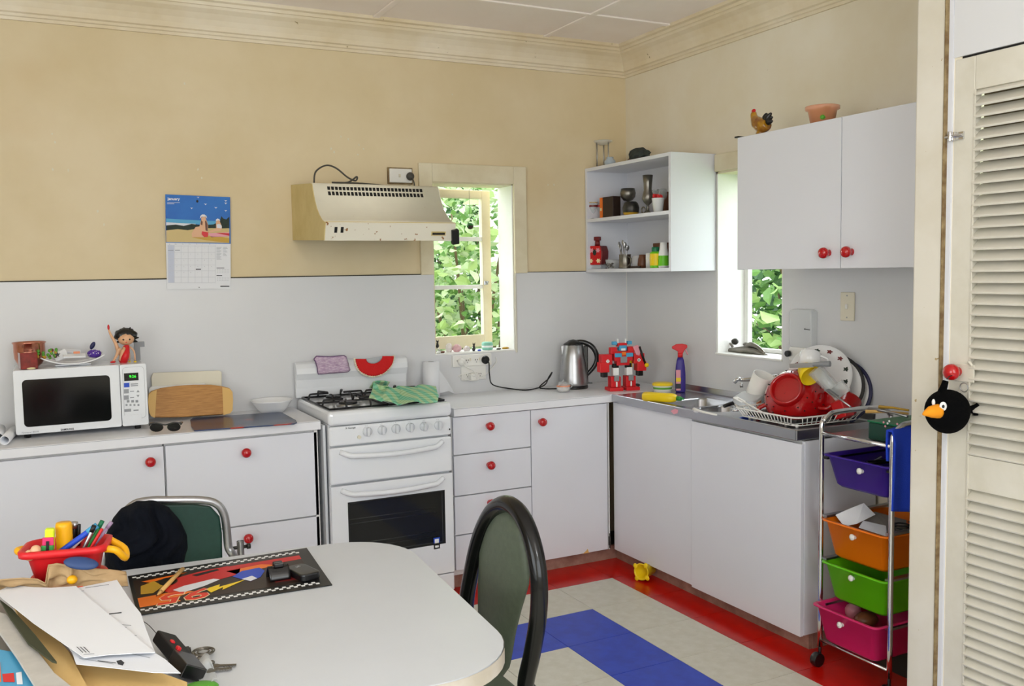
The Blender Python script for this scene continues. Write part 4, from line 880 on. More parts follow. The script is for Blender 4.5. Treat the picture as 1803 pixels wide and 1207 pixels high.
# glass mat
g = [W(*p, z=ZT+.001) for p in ((342, 759), (337, 752), (335, 741), (338, 738), (340, 737), (488, 727), (496, 727), (521, 741), (523, 745), (518, 747), (346, 759))]
t = thing('chopping_mat', 'dark blue glass chopping mat lying flat at the front of the worktop', 'chopping mat', g[0])
obj('mat', B().slab([p for p in g], .005) if (g[1]-g[0]).cross(g[2]-g[0]).z > 0 else B().slab(g[::-1], .005), 'mat_print', t, bevel=.001)
# white bowl
q = W(483, 727, z=ZT); base = V((q.x, q.y+.045, ZT))
lathe_thing('bowl', 'white round bowl on the worktop just left of the stove', 'bowl', base, [(.0001, .002), (.045, .002), (.052, .008), (.070, .028), (.088, .054), (.092, .058), (.094, .056), (.090, .050), (.072, .022), (.055, .001), (.048, .0), (.0001, .0005)], 'porcelain', n=40)
# ---- calendar
cy_ = -.0085; A, Bq, Cq, Dq = W(291, 342, y=cy_), W(405, 347, y=cy_), W(406, 508, y=cy_), W(294, 509, y=cy_); mid_l, mid_r = W(292, 427, y=cy_), W(406, 429, y=cy_)
t = thing('wall_calendar', 'wall calendar open at January with a blue beach picture', 'calendar', ((A.x+Bq.x)/2, -.004, 1.63))
obj('picture_page', B().slab([A, mid_l, mid_r, Bq], .0015), 'cal_sky', t); obj('month_page', B().slab([mid_l, Dq, Cq, mid_r], .0012), 'paper', t)
def CP(px, py, k=1): return W(px, py, y=cy_-.0016-.0004*k)
def cp(name, pts, mat, k=1): return obj(name, B().slab([CP(px, py, k) for px, py in pts], .0003), mat, t)
Z = lambda u, v: (240+u/5.745, 320+v/5.745)     # position inside my enlarged view of the calendar
def cz(name, pts, mat, k=1): return cp(name, [Z(u, v) for u, v in pts], mat, k)
cz('printed_haze', [(302, 370), (302, 415), (941, 440), (941, 400), (700, 392), (450, 380)], 'skyblue', 1)
cz('printed_sea', [(302, 408), (302, 445), (600, 445), (600, 425)], 'paper2', 2)
cz('printed_sand', [(302, 480), (302, 608), (941, 618), (941, 470), (800, 455), (600, 470), (450, 478)], 'sand', 2)
cz('printed_rocks', [(302, 440), (302, 490), (420, 478), (520, 488), (640, 470), (760, 468), (880, 470), (941, 468), (941, 350), (910, 380), (880, 370), (860, 345), (845, 400), (780, 430), (660, 438), (560, 425), (480, 445), (400, 432)], 'printed_bush', 3)
cz('printed_towel', [(720, 520), (760, 560), (941, 550), (941, 510)], 'rose', 4); cz('printed_towel', [(560, 560), (700, 590), (941, 617), (941, 570), (800, 545)], 'gold', 4); cz('printed_towel', [(800, 515), (941, 545), (941, 520)], 'red', 5)
# two sitting children in the printed picture
cz('printed_child', [(650, 400), (640, 450), (600, 455), (560, 520), (565, 560), (700, 560), (725, 545), (725, 430), (708, 380), (660, 380)], 'skin', 6)
cz('printed_hair', [(655, 380), (650, 430), (668, 440), (672, 390)], 'brown', 7); cz('printed_hair', [(700, 375), (722, 430), (722, 500), (700, 490), (695, 400)], 'brown', 7)
cz('printed_hat', [(643, 372), (648, 345), (665, 330), (690, 330), (710, 345), (716, 372), (700, 352), (660, 352)], 'paper', 8); cz('printed_face', [(655, 362), (660, 395), (680, 405), (702, 392), (704, 358), (680, 350)], 'skin', 8); cz('printed_face', [(810, 398), (815, 420), (828, 426), (842, 416), (844, 394), (828, 388)], 'skin', 8); cz('printed_trunks', [(665, 500), (660, 530), (690, 560), (725, 555), (728, 510)], 'red2', 8)
cz('printed_leg', [(565, 545), (575, 560), (680, 560), (660, 535)], 'skin', 8); cz('printed_leg', [(585, 505), (580, 520), (660, 530), (655, 505)], 'skin', 8)
cz('printed_child', [(805, 405), (808, 470), (730, 500), (740, 512), (860, 490), (868, 455), (845, 400), (820, 385)], 'skin', 6)
cz('printed_hat', [(803, 398), (808, 378), (822, 370), (840, 376), (848, 396), (830, 388)], 'paper', 8); cz('printed_shirt', [(812, 430), (815, 465), (862, 470), (862, 440), (840, 425)], 'paper2', 7)
for u, v in ((700, 225), (905, 190), (905, 215), (560, 265), (805, 260), (905, 290), (625, 155)): cz('printed_bird', [(u-16, v-5), (u-4, v+2), (u, v+12), (u+5, v+2), (u+16, v-4), (u, v-3)], 'paper', 3)
text('january', .0175, FY(CP(*Z(378, 172), 3)), 'white', t, bold=.0003); 
for v in (210, 221): cz('small_print', [(312, v-2), (312, v+2), (440-(v-210)*5, v+2), (440-(v-210)*5, v-2)], 'paper2', 3)
pin = CP(*Z(617, 196), 2); obj('pin', B().ell(pin, (.005, .004, .006), 10, 8), 'dark_metal', t)
cz('sunday_column', [(318, 640), (322, 1020), (386, 1020), (384, 640)], 'paper_blue', 1)
for v in (650, 713, 775, 840, 900, 962, 1020): cz('grid_line', [(318, v-1.2), (318, v+1.2), (800, v+1.2), (800, v-1.2)], 'print_faint', 2)
for u in (384, 454, 524, 594, 662, 730, 800): cz('grid_line', [(u-1.2, 640), (u-1.2, 1020), (u+1.2, 1020), (u+1.2, 640)], 'print_faint', 2)
cal = [('Sun', 335), ('Mon', 398), ('Tue', 470), ('Wed', 538), ('Thu', 610), ('Fri', 670), ('Sat', 742)]
for s_, u in cal: text(s_, .0042, FY(CP(*Z(u, 629), 2)), 'print_ink', t, ext=.0002)
for k_ in range(31):
    r0, c0__ = divmod(k_+2, 7); text(str(k_+1), .0035, FY(CP(*Z(398+70*(c0__)-58 if c0__ else 340, 668+62*r0), 2)), 'print_grey', t, ext=.0002)
for v in range(660, 790, 12): cz('small_print', [(812, v), (812, v+4), (862-(v % 5)*4, v+4), (862-(v % 5)*4, v)], 'print_light', 2); v < 750 and cz('small_print', [(878, v), (878, v+4), (925-(v % 7)*4, v+4), (925-(v % 7)*4, v)], 'print_light', 2)
cz('small_print', [(812, 868), (812, 873), (890, 873), (890, 868)], 'print_ink', 2); cz('small_print', [(812, 943), (812, 950), (868, 950), (868, 943)], 'print_ink', 2); cz('small_print', [(392, 688), (392, 694), (442, 694), (442, 688)], 'print_grey', 3); cz('small_print', [(602, 880), (602, 888), (654, 888), (654, 880)], 'print_ink', 3); cz('small_print', [(322, 690), (322, 695), (376, 695), (376, 690)], 'print_grey', 3)
cz('small_print', [(850, 1051), (850, 1060), (941, 1060), (941, 1051)], 'print_ink', 2)
for u in range(820, 935, 16):
    for v in (885, 900, 915, 965, 980, 995): cz('small_print', [(u, v), (u, v+4), (u+6, v+4), (u+6, v)], 'print_light', 2)
cz('punch_hole', [(630, 1062), (632, 1070), (642, 1070), (640, 1062)], 'black', 2)
# ---- cloths and paper roll at the stove
def cloth(name, label, pts, y, mat, th=.006, wav=.003, edge=None, emat=None, ez=.003, part='cloth', edge_pts=None):
    t = thing(name, label, 'cloth', W(*pts[0], y=y)); cx = sum(p[0] for p in pts)/len(pts); cyy = sum(p[1] for p in pts)/len(pts); n = len(pts)
    def f(u, v):
        i = u*n; i0 = int(i) % n; ff = i-int(i); ex = pts[i0][0]*(1-ff)+pts[(i0+1) % n][0]*ff; ey = pts[i0][1]*(1-ff)+pts[(i0+1) % n][1]*ff
        px = cx+(ex-cx)*v; py = cyy+(ey-cyy)*v; q = W(px, py, y=y); q.y += wav*math.sin(px*.35)+wav*.6*math.sin(py*.5); return q
    o = obj(part, B().grid(f, n*4, 6), mat, t, solid=th)
    if edge: obj('edging', B().tube([f(i/(n*4), 1) for i in (range(n*4) if not edge_pts else edge_pts)], edge, 6, closed=not edge_pts), emat, t)
    return t, f
cloth('knitted_pad', 'lilac knitted pad hung over the back panel of the stove', [(553, 632), (557, 627), (580, 628), (605, 626), (609, 628), (613, 640), (616, 651), (612, 654), (585, 656), (561, 658), (559, 645), (556, 637)], -.082, 'lilac_cloth', .007, edge=.0035, emat='lilac_edge')
pts = [(625+0, 631)]+[(660+35*math.cos(a_), 630+ (33 if True else 0)*math.sin(a_)) for a_ in [PI-PI*i/16 for i in range(17)]]
arc_o = [(659+35*math.cos(a_)+ (1.0-math.sin(a_))*0, 628+2.5*math.cos(a_-PI)+33*math.sin(a_)) for a_ in [PI-PI*i/18 for i in range(19)]]
arc_i = [(659+13.5*math.cos(a_), 628+11*math.sin(a_)) for a_ in [PI*i/10 for i in range(11)]]
t = thing('crochet_cloth', 'red half-round crochet cloth with a cream edge on the stove back panel', 'cloth', W(659, 640, y=-.08))
b = B(); no = 18
def ca(u, v):
    a_ = PI-PI*u; ro, ri = (34, 32.5), (14, 10.5); px = 659+math.cos(a_)*(ri[0]+(ro[0]-ri[0])*v); py = 629-2.5*(math.cos(a_))+math.sin(a_)*(ri[1]+(ro[1]-ri[1])*v); q = W(px, py, y=-.080); q.y += .002*math.sin(px*.4); return q
obj('cloth', B().grid(ca, 24, 6), 'red_cloth', t, solid=.007)
b = B()
for i in range(29): b.ell(ca(i/28, 1.03), (.0062, .0045, .0055), 8, 6)
obj('scalloped_edge', b, 'cream_cloth', t, kind='stuff')
def cb(u, v):
    a_ = PI-PI*u; px = 659+math.cos(a_)*14*v; py = 629-2.5*math.cos(a_)*v+math.sin(a_)*10.5*v; return W(px, py, y=-.082)
obj('centre', B().grid(cb, 16, 3), 'print_light', t, solid=.005)
# tea towel: rumpled sheet over the right-hand pan supports
tw = [((650, 702), (672, 706), (700, 712), (738, 706), (770, 708)), ((652, 697), (676, 694), (704, 697), (735, 690), (772, 697)), ((656, 684), (682, 684), (706, 687), (735, 685), (770, 690)), ((658, 673), (684, 681), (700, 680), (735, 679), (768, 680))]
zz = [(.936, .930, .922, .950, .932), (.945, .955, .945, .963, .945), (.962, .962, .960, .966, .955), (.985, .975, .97, .965, .962)]
def tf(u, v):
    a_ = u*4; i = min(int(a_), 3); fu = a_-i; c_ = v*3; j = min(int(c_), 2); fv = c_-j; fu_ = fu*fu*(3-2*fu)
    g_ = lambda r, s_: W(*tw[r][s_], z=zz[r][s_])
    q = g_(j, i).lerp(g_(j, i+1), fu_).lerp(g_(j+1, i).lerp(g_(j+1, i+1), fu_), fv); q.z += .004*math.sin(u*21+v*3)+.003*math.sin(v*9+u*5); return q
t = thing('tea_towel', 'green and yellow checked tea towel crumpled on the stove top', 'tea towel', W(715, 700, z=.93))
obj('cloth', B().grid(tf, 60, 26), 'towel_check', t, solid=.004)
def tf2(u, v):
    q = W(657+u*30, 673+v*12-3*math.sin(u*PI), y=-.12); q.y += .05*v+.012*math.sin(u*9); return q
obj('fold', B().grid(tf2, 20, 8), 'towel_check', t, solid=.006)
q = W(760, 690, z=.905); base = V((-1.255, -.075, ZT)); t = thing('paper_towel_roll', 'white paper towel roll standing on the worktop right of the stove', 'paper towel', base)
r_ = 14.5*mpp(base); top_z = W(759, 637, y=-.11).z
base = V((W(759, 660, y=-.09).x, -.09, ZT)); obj('roll', B(T_(base)).lathe([(.018, .001), (r_, .001), (r_, top_z-ZT), (.018, top_z-ZT), (.018, .001)], 32), 'paper', t)
obj('core', B(T_(base)).lathe([(.0175, .001), (.0175, top_z-ZT-.001), (.016, top_z-ZT-.001), (.016, .001)], 20), 'card_grey', t)
obj('loose_sheet', B().slab([W(773, 651, y=-.07), W(774, 692, y=-.10), W(790, 688, y=-.06), W(801, 693, y=-.03), W(786, 668, y=-.05)], .0008), 'paper', t)
# ---- back window sill, left to right
SZ = WZ0+.008
def sillp(px, y=.055): return V((W(px, 610, y=y).x, y, SZ))
base = sillp(770, .02); t = thing('glass_jar', 'tiny clear glass jar at the left end of the back sill', 'jar', base); obj('jar', B(T_(base)).lathe([(.0001, 0), (.012, 0), (.017, .010), (.014, .022), (.009, .028), (.0001, .028)], 18), 'clear_glass', t)
def cat(label, base, s, mat='black_satin'):
    t = thing('cat_figurine', label, 'figurine', base); M = T_(base) @ Matrix.Scale(s, 4)
    obj('body', B(M).ell((0, 0, .011), (.010, .010, .012)).ell((0, -.002, .026), (.008, .007, .009)).ell((0, -.005, .040), (.008, .007, .007)), mat, t)
    obj('ears', B(M).cyl((-.005, -.005, .044), (-.008, -.005, .054), .0035, .0005, 8).cyl((.005, -.005, .044), (.008, -.005, .054), .0035, .0005, 8), mat, t)
    obj('tail', B(M).tube([(.008, .006, .004), (.014, .008, .012), (.012, .009, .022)], .002, 6, smooth=3), mat, t)
cat('little black cat figurine standing on the tiny glass jar', sillp(770, .02)+V((0, 0, .028)), .8); cat('little dark cat figurine near the middle of the back sill', sillp(834, .03), .85, 'dark_metal')
def rock(name, label, base, r, mat, seed, cat_='crystal'):
    o = B(); o.ell(V(base)+V((0, 0, r[2]*.82)), r, 9, 6, fn=lambda d: 1+.28*noise.noise(V((d.x*1.9+seed, d.y*1.9, d.z*1.9))))
    o.sm = [False]*len(o.sm); return single(name, o, mat, label, cat_)
rock('crystal', 'white rough crystal, leftmost on the back sill', sillp(790), (.020, .018, .026), 'crystal_white', 3); rock('crystal', 'pink rough crystal in the middle of the back sill', sillp(805, .05), (.026, .02, .022), 'crystal_pink', 8)
rock('crystal', 'pale low crystal right of the pink one on the back sill', sillp(822, .055), (.020, .016, .015), 'crystal_white', 13); rock('pebble', 'brown pebble beside the tiny glass jar', sillp(779, .03), (.012, .009, .006), 'brown', 4, 'pebble')
base = sillp(858, .06); t = thing('candle_jar', 'mint green candle jar on the back sill by the sash', 'candle', base); obj('jar', B(T_(base)).lathe([(.0001, 0), (.026, 0), (.030, .006), (.030, .036), (.024, .042), (.0001, .042)], 24), 'mint', t); obj('label', B(T_(base)).lathe([(.0303, .014), (.0303, .024)], 24), 'white', t)
rock('pebble', 'small blue glass pebble in front of the mint jar', sillp(844, .02), (.011, .008, .005), 'blue', 6, 'pebble'); rock('pebble', 'flat bronze pebble at the right end of the back sill', sillp(890, .05), (.022, .012, .006), 'gold', 9, 'pebble'); rock('pebble', 'dark flat pebble beside the bronze one on the back sill', sillp(878, .03), (.014, .01, .005), 'dark_metal', 19, 'pebble')
q0 = W(826, 331, y=.12); q1 = W(827, 386, y=.12); t = thing('hanging_pendant', 'small dark pendant with green leaves hanging on a thread in the back window', 'ornament', q1)
obj('thread', B().cyl(q0, q1, .0009, n=6), 'black', t); q = W(828, 398, y=.12); obj('bauble', B(T_(q)).ell((0, 0, 0), (.018, .014, .017), 14, 10, fn=lambda d: 1+.12*noise.noise(d*3)), 'darkbrown', t)
b = B(); r_ = random.Random(9)
for i in range(12): leaf_geo(b, q+V((r_.uniform(-.018, .0), r_.uniform(-.01, .01), r_.uniform(.004, .016))), .016, r_)
obj('leaves', b, 'green', t, kind='stuff')
# ---- kettle
base = V((W(1010, 680, y=-.145).x, -.145, ZT)); t = thing('electric_kettle', 'brushed steel electric kettle with a black handle and lid', 'kettle', base)
M = T_(base); kz = W(1008, 607, y=-.145).z-ZT
obj('power_base', B(M).lathe([(.0001, .0), (.076, .0), (.078, .008), (.074, .016), (.0001, .016)], 36), 'black_satin', t)
obj('body', B(M).lathe([(.074, .017), (.077, .024), (.0765, .035), (.070, .11), (.060, .17), (.052, kz), (.050, kz+.002), (.0001, kz+.002)], 40), 'steel', t)
obj('lid', B(M).lathe([(.052, kz), (.052, kz+.006), (.035, kz+.016), (.022, kz+.026), (.0001, kz+.030)], 30), 'black_satin', t)
R3 = V((.85, -.5, 0)).normalized()
def K(r, z): return base+R3*r+V((0, 0, z))
obj('handle', B().tube([K(.02, kz+.016), K(.055, kz+.014), K(.10, kz-.010), K(.125, kz-.06), K(.114, kz-.11), K(.072, kz-.160)], [.012, .013, .014, .013, .012, .010], 12, smooth=5), 'black_satin', t)
obj('spout', B().prism([(-.052, kz), (-.068, kz-.004), (-.060, kz-.045), (-.052, kz-.055)], -.014, .014, 'y').__class__(frame(base, R3, (0, 0, 1))).prism([(-.046, kz), (-.066, kz-.003), (-.062, kz-.05), (-.058, kz-.055)], -.014, .014, 'y'), 'steel', t, bevel=.003)
obj('handle_mount', B(frame(base, R3, (0, 0, 1))).box(.055, .078, -.012, .012, .03, kz-.004), 'black_satin', t, bevel=.004); obj('switch', B(frame(base, R3, (0, 0, 1))).box(.07, .10, -.006, .006, .022, .030), 'black_satin', t)
# glass teapot ornament in front of the kettle
base = V((W(992, 680, y=-.262).x, -.262, ZT)); t = thing('glass_teapot', 'tiny clear glass teapot in front of the kettle', 'ornament', base); M = T_(base)
obj('pot', B(M).lathe([(.0001, 0), (.028, 0), (.036, .014), (.036, .034), (.026, .050), (.014, .054), (.004, .056), (.005, .062), (.0001, .066)], 28), 'clear_glass', t); obj('contents', B(M).lathe([(.0001, .003), (.026, .003), (.032, .014), (.032, .028), (.0001, .028)], 20), 'crystal_white', t)
obj('glass_handle', B(M).tube([(.030, -.012, .044), (.044, -.018, .036), (.034, -.014, .020)], .003, 8, smooth=3), 'clear_glass', t); obj('pattern', B(M).lathe([(.0366, .030), (.0355, .036)], 28), 'terracotta', t)
# ---- toy robot (plain generic stand-in)
ry = -.36; rb = V((W(1095, 690, y=ry).x, ry, ZT)); t = thing('toy_robot', 'red toy robot with white legs and blue chest panels on the corner worktop', 'toy', rb)
RM = frame(rb, (.97, -.22, 0), (0, 0, 1)); u_ = mpp(rb)
def rp(name, mat, *bx_, bev=.003, lab=None):
    b = B(RM)
    for q in bx_: b.box(q[0]*u_, q[1]*u_, q[4]*u_, q[5]*u_, q[2]*u_, q[3]*u_)
    return obj(name, b, mat, t, bevel=bev)
for s_ in (-1, 1):
    X = lambda a_, b_: (a_, b_) if s_ > 0 else (-b_, -a_)
    ft = rp('foot', 'red2', (*X(3, 28), 0, 6, -16, 12)); rp('shin', 'red2', (*X(5, 23), 6, 25, -9, 9)); rp('knee_plate', 'grey', (*X(9, 18), 17, 27, -12, -8)); rp('shin_stripe', 'white', (*X(12, 15), 7, 16, -11.5, -9))
    rp('thigh', 'white', (*X(7, 18), 26, 40, -6, 6)); rp('hip_joint', 'black', (*X(7, 17), 38, 47, -5, 5)); 
    rp('upper_arm', 'red2', (*X(20, 40), 46, 64, -8, 8)); rp('forearm', 'red2', (*X(26, 43), 33, 50, -9, 9)); rp('fist', 'black', (*X(28, 38), 24, 34, -6, 6))
    rp('shoulder_emblem', 'white', (*X(26, 32), 51, 54, -9.2, -8), (*X(27.5, 30.5), 49.5, 55.5, -9.2, -8), bev=0)
    rp('chest_window', 'skyblue', (*X(4, 17), 59, 66, -12.5, -10)); rp('light_pod', 'skyblue', (*X(10, 18), 80, 86, -5, 3)); rp('horn', 'white', (*X(6, 8.5), 76, 90, -2, 1), bev=.001)
    rp('shoulder', 'red2', (*X(10, 22), 64, 76, -6, 6))
rp('torso', 'red2', (-17, 17, 52, 69, -10, 9), (-12, 12, 44, 53, -8, 7)); rp('grille', 'grey', (-6, 6, 49, 60, -12, -9)); rp('chest_badge', 'orange', (-4, 4, 62, 68, -12.4, -10))
h_ = rp('head', 'skyblue', (-7, 7, 70, 79, -8, 4)); rp('helmet', 'red2', (-8.5, 8.5, 76, 83, -5, 6)); rp('face', 'white', (-4, 4, 70, 74, -9, -7), bev=.001)
rp('backpack', 'yellow', (16, 22, 28, 60, 4, 10)); 
b = B(RM); ax = lambda x, z, y=-8: (x*u_, y*u_, z*u_)
obj('axe_handle', B(RM).cyl(ax(42, 42), ax(30, 76), 2.2*u_), 'black', t); obj('axe_blade', B(RM).prism([(18*u_, 76*u_), (24*u_, 62*u_), (30*u_, 60*u_), (34*u_, 74*u_), (26*u_, 79*u_)], -9*u_, -6*u_, 'y'), 'rose', t, bevel=.001); obj('axe_lamp', B(RM).ell(ax(43, 43, -10), 4*u_), 'yellow', t)
# ---- cleaning things by the sink
base = V((W(1170, 692, z=ZT).x+.01, W(1170, 692, z=ZT).y+.03, ZT+.0)); r_ = 17.5*mpp(base)
t = thing('plastic_tub', 'white tub with a yellow lid behind the yellow bottle', 'tub', base); M = T_(base)
obj('tub', B(M).lathe([(.0001, 0), (r_*.86, 0), (r_*.96, .04), (.0001, .04)], 30), 'plastic_white', t); obj('lid', B(M).lathe([(r_*1.03, .038), (r_*1.03, .047), (r_*.9, .051), (.0001, .051)], 30), 'yellow', t)
obj('green_print', B(M).lathe([(r_*.93, .020), (r_*.945, .030)], 30), 'leafgreen', t)
p0 = W(1134, 697, z=ZT+.022); p1 = W(1192, 701, z=ZT+.022); d = (p1-p0).normalized()
t = thing('detergent_bottle', 'yellow detergent bottle with a green cap lying on its side', 'bottle', p0); M = frame(p0, (0, 0, 1), d); Lb = (p1-p0).length
def sqp(r1, r2, z, n=16): return [(r1*math.copysign(abs(math.cos(a_))**.6, math.cos(a_)), r2*math.copysign(abs(math.sin(a_))**.6, math.sin(a_)), z) for a_ in [2*PI*i/n for i in range(n)]]
b = B(M); lv = [sqp(.016, .024, 0), sqp(.021, .030, .006), sqp(.021, .030, Lb*.8), sqp(.018, .026, Lb*.92), sqp(.010, .012, Lb)]
for k in range(4): b.add(lv[k]+lv[k+1], [(i, (i+1) % 16, 16+(i+1) % 16, 16+i) for i in range(16)], True)
b.add(lv[0], [tuple(range(16))]); b.add(lv[4], [tuple(range(16))]); obj('bottle', b, 'yellow', t)
obj('cap', B(M).cyl((0, 0, Lb), (0, 0, Lb+.022), .012, .010).cyl((0, 0, Lb+.022), (0, 0, Lb+.034), .005), 'green', t)
q = W(1198, 692, z=ZT); base = V((-.105, -.60, ZT)); base.x = W(1198, 680, y=-.60).x
t = thing('spray_bottle', 'purple spray bottle with a red trigger head against the side wall', 'spray bottle', base); M = frame(base, (.85, -.5, 0), (0, 0, 1)); 
b = B(M); lv = [sqp(.026*s_, .017*s_, z) for s_, z in ((.9, 0), (1, .008), (1, .09), (.9, .13), (.72, .16), (.5, .178))]
for k in range(5): b.add(lv[k]+lv[k+1], [(i, (i+1) % 16, 16+(i+1) % 16, 16+i) for i in range(16)], True)
b.add(lv[0], [tuple(range(16))]); b.add(lv[5], [tuple(range(16))]); obj('bottle', b, 'purple', t)
obj('label', B(M).box(-.024, -.001, -.0185, -.0165, .01, .115), 'rose', t, bevel=.001); obj('label_band', B(M).box(-.024, .0, -.0188, -.0184, .055, .075), 'yellow', t); obj('label_band', B(M).box(-.024, .0, -.0188, -.0184, .02, .045), 'black', t)
obj('collar', B(M).cyl((0, 0, .178), (0, 0, .20), .013), 'red2', t)
obj('trigger_head', B(M).prism([(-.042, .232), (-.042, .222), (-.012, .208), (-.012, .198), (.013, .198), (.02, .215), (.035, .226), (.034, .240), (.01, .246), (-.02, .244)], -.009, .009, 'y'), 'red2', t, bevel=.003)
obj('trigger', B(M).tube([(.022, 0, .222), (.030, 0, .205), (.038, 0, .190)], .004, 8), 'rose', t)
# tap, black handle, brush
t = thing('kitchen_tap', 'chrome tap rising from the side wall behind the mugs', 'tap', (-.02, -1.15, .95))
q = W(1318, 668, x=-.03); obj('spout', B().tube([V((-.005, -1.30, .99)), V((-.06, -1.28, 1.0)), W(1312, 668, x=-.10), W(1300, 667, x=-.12), W(1293, 673, x=-.13)], [.012, .011, .010, .010, .009], 10, smooth=4), 'chrome', t); obj('spindle', B().tube([W(1305, 674, x=-.08), W(1306, 682, x=-.08)], .008, 10), 'chrome', t)
t = thing('pot_lid', 'black-handled pot lid resting over the second sink bowl', 'lid', W(1290, 722, z=ZT)); 
obj('handle', B().cyl(W(1274, 715, z=ZT+.030), W(1291, 709, z=ZT+.042), .008, .010), 'black_satin', t, bevel=.002); obj('shank', B().cyl(W(1291, 709, z=ZT+.042), W(1300, 716, z=ZT+.03), .006), 'chrome', t)
obj('knob_rim', B().tube([W(1295, 722, z=ZT+.02)+V((.012*math.cos(a_), .012*math.sin(a_), 0)) for a_ in [2*PI*i/12 for i in range(12)]], .004, 8, True), 'chrome', t)
t = thing('dish_brush', 'white dish brush lying across the sink bowls', 'brush', W(1240, 722, z=ZT)); obj('brush_handle', B().tube([W(1222, 720, z=ZT+.012), W(1238, 725, z=ZT+.014), W(1262, 730, z=ZT+.010)], [.008, .005, .004], 8, smooth=3), 'plastic_white', t); obj('bristles', B().ell(W(1227, 723, z=ZT+.004), (.018, .012, .008)), 'white', t)
t = thing('steel_scourer', 'dark scrap of steel wool behind the toy robot', 'scourer', W(1122, 680, z=ZT)); obj('wool', B().ell(W(1120, 678, z=ZT+.010), (.024, .018, .010), 14, 8, fn=lambda d: 1+.2*noise.noise(d*4)), 'dark_metal', t)
# ---- side window sill
SZ2 = RZ0+.010; sx = .075
def SP(px, py, x=sx): return W(px, py, x=x)
b0 = SP(1325, 622); t = thing('reclining_figurine', 'dark pewter figurine lying along the sill of the side window', 'figurine', (sx, b0.y, SZ2))
b = B(); b.tube([SP(1281, 616), SP(1296, 617), SP(1310, 616), SP(1325, 617), SP(1338, 621), SP(1349, 626)], [.010, .018, .020, .017, .014, .010], 10, smooth=4)
b.tube([SP(1312, 612), SP(1322, 606), SP(1336, 612), SP(1346, 622)], [.012, .013, .010, .008], 10, smooth=4); b.tube([SP(1290, 610), SP(1285, 604), SP(1282, 616)], [.007, .006, .006], 8, smooth=3)
obj('body', b, 'pewter', t); obj('head', B().ell(SP(1294, 601), (.016, .020, .016), 12, 8, fn=lambda d: 1+.12*noise.noise(d*3)), 'dark_metal', t); obj('raised_knee', B().ell(SP(1314, 606), (.010, .022, .010)), 'pewter', t)
q = SP(1278, 613); single('stone_block', B().box(.04, .09, q.y-.02, q.y+.024, SZ2, SZ2+.040), 'rose', 'pink stone block at the left end of the side sill', 'stone', bevel=.003)
# clear dispenser on the wall
a, c_ = W(1389, 545, x=-.045), W(1428, 600, x=-.045)
t = thing('soap_dispenser', 'clear plastic dispenser with a black button on the wall right of the side window', 'dispenser', (-.03, (a.y+c_.y)/2, 1.15)); z0_ = W(1400, 636, x=-.045).z; z1_ = W(1405, 544, x=-.045).z
obj('tank', B().prism(rrect(c_.y, a.y, z0_+.06, z1_, .02, 6), -.045, -.007, 'x'), 'frost', t, bevel=.006); obj('base', B().prism(rrect(c_.y+.005, a.y-.004, z0_, z0_+.062, .012, 4), -.05, -.007, 'x'), 'plastic_white', t, bevel=.004)
q = W(1390, 622, x=-.055); obj('button', B().cyl(q, q+V((-.018, 0, 0)), .014), 'black_satin', t, bevel=.003)
q = W(1417, 579, x=-.047); obj('screw_mark', B().cyl(q, q-V((0, .028, .002)), .0015, n=6).ell(q, .003, 8, 6), 'dark_metal', t)
# ================================================================ DISH RACK AND DISHES
t = thing('dish_rack', 'white wire dish rack full of dishes at the end of the steel bench', 'dish rack', (-.25, -1.52, ZT))
rx0, rx1, ry0, ry1 = -.420, -.045, -1.752, -1.385; rz = ZT+.046
top_ = rrect(rx0, rx1, ry0, ry1, .04, 4); bot = rrect(rx0+.02, rx1-.02, ry0+.02, ry1-.02, .03, 4)
obj('top_rim', B().tube([(x, y, rz) for x, y in top_], .0032, 8, True), 'plastic_white', t); obj('bottom_rim', B().tube([(x, y, ZT+.012) for x, y in bot], .0025, 6, True), 'plastic_white', t)
def side_wires():
    o = []
    for i in range(17):
        y = ry0+.03+(ry1-ry0-.06)*i/16; yb_ = ry0+.05+(ry1-ry0-.10)*i/16
        for xa, xb_ in ((rx0, rx0+.02), (rx1, rx1-.02)): o.append(((xa, y, rz), (xb_, yb_, ZT+.012)))
    for i in range(13):
        x = rx0+.03+(rx1-rx0-.06)*i/12; xb_ = rx0+.05+(rx1-rx0-.10)*i/12
        for ya, yb_ in ((ry0, ry0+.02), (ry1, ry1-.02)): o.append(((x, ya, rz), (xb_, yb_, ZT+.012)))
    for i in range(12): y = ry0+.06+(ry1-ry0-.12)*i/11; o.append(((rx0+.03, y, ZT+.012), (rx1-.03, y, ZT+.012)))
    return o
for p0, p1 in side_wires(): obj('wire', B().cyl(p0, p1, .0019, n=6), 'plastic_white', t)
for x in (rx0+.05, rx1-.05):
    for y in (ry0+.05, ry1-.05): obj('foot', B().cyl((x, y, ZT), (x, y, ZT+.012), .006, n=8), 'plastic_white', t)
toC = -CF
def dd(r, u, f): return CR*r+CU*u-CF*f          # direction given as right, up, towards the viewpoint
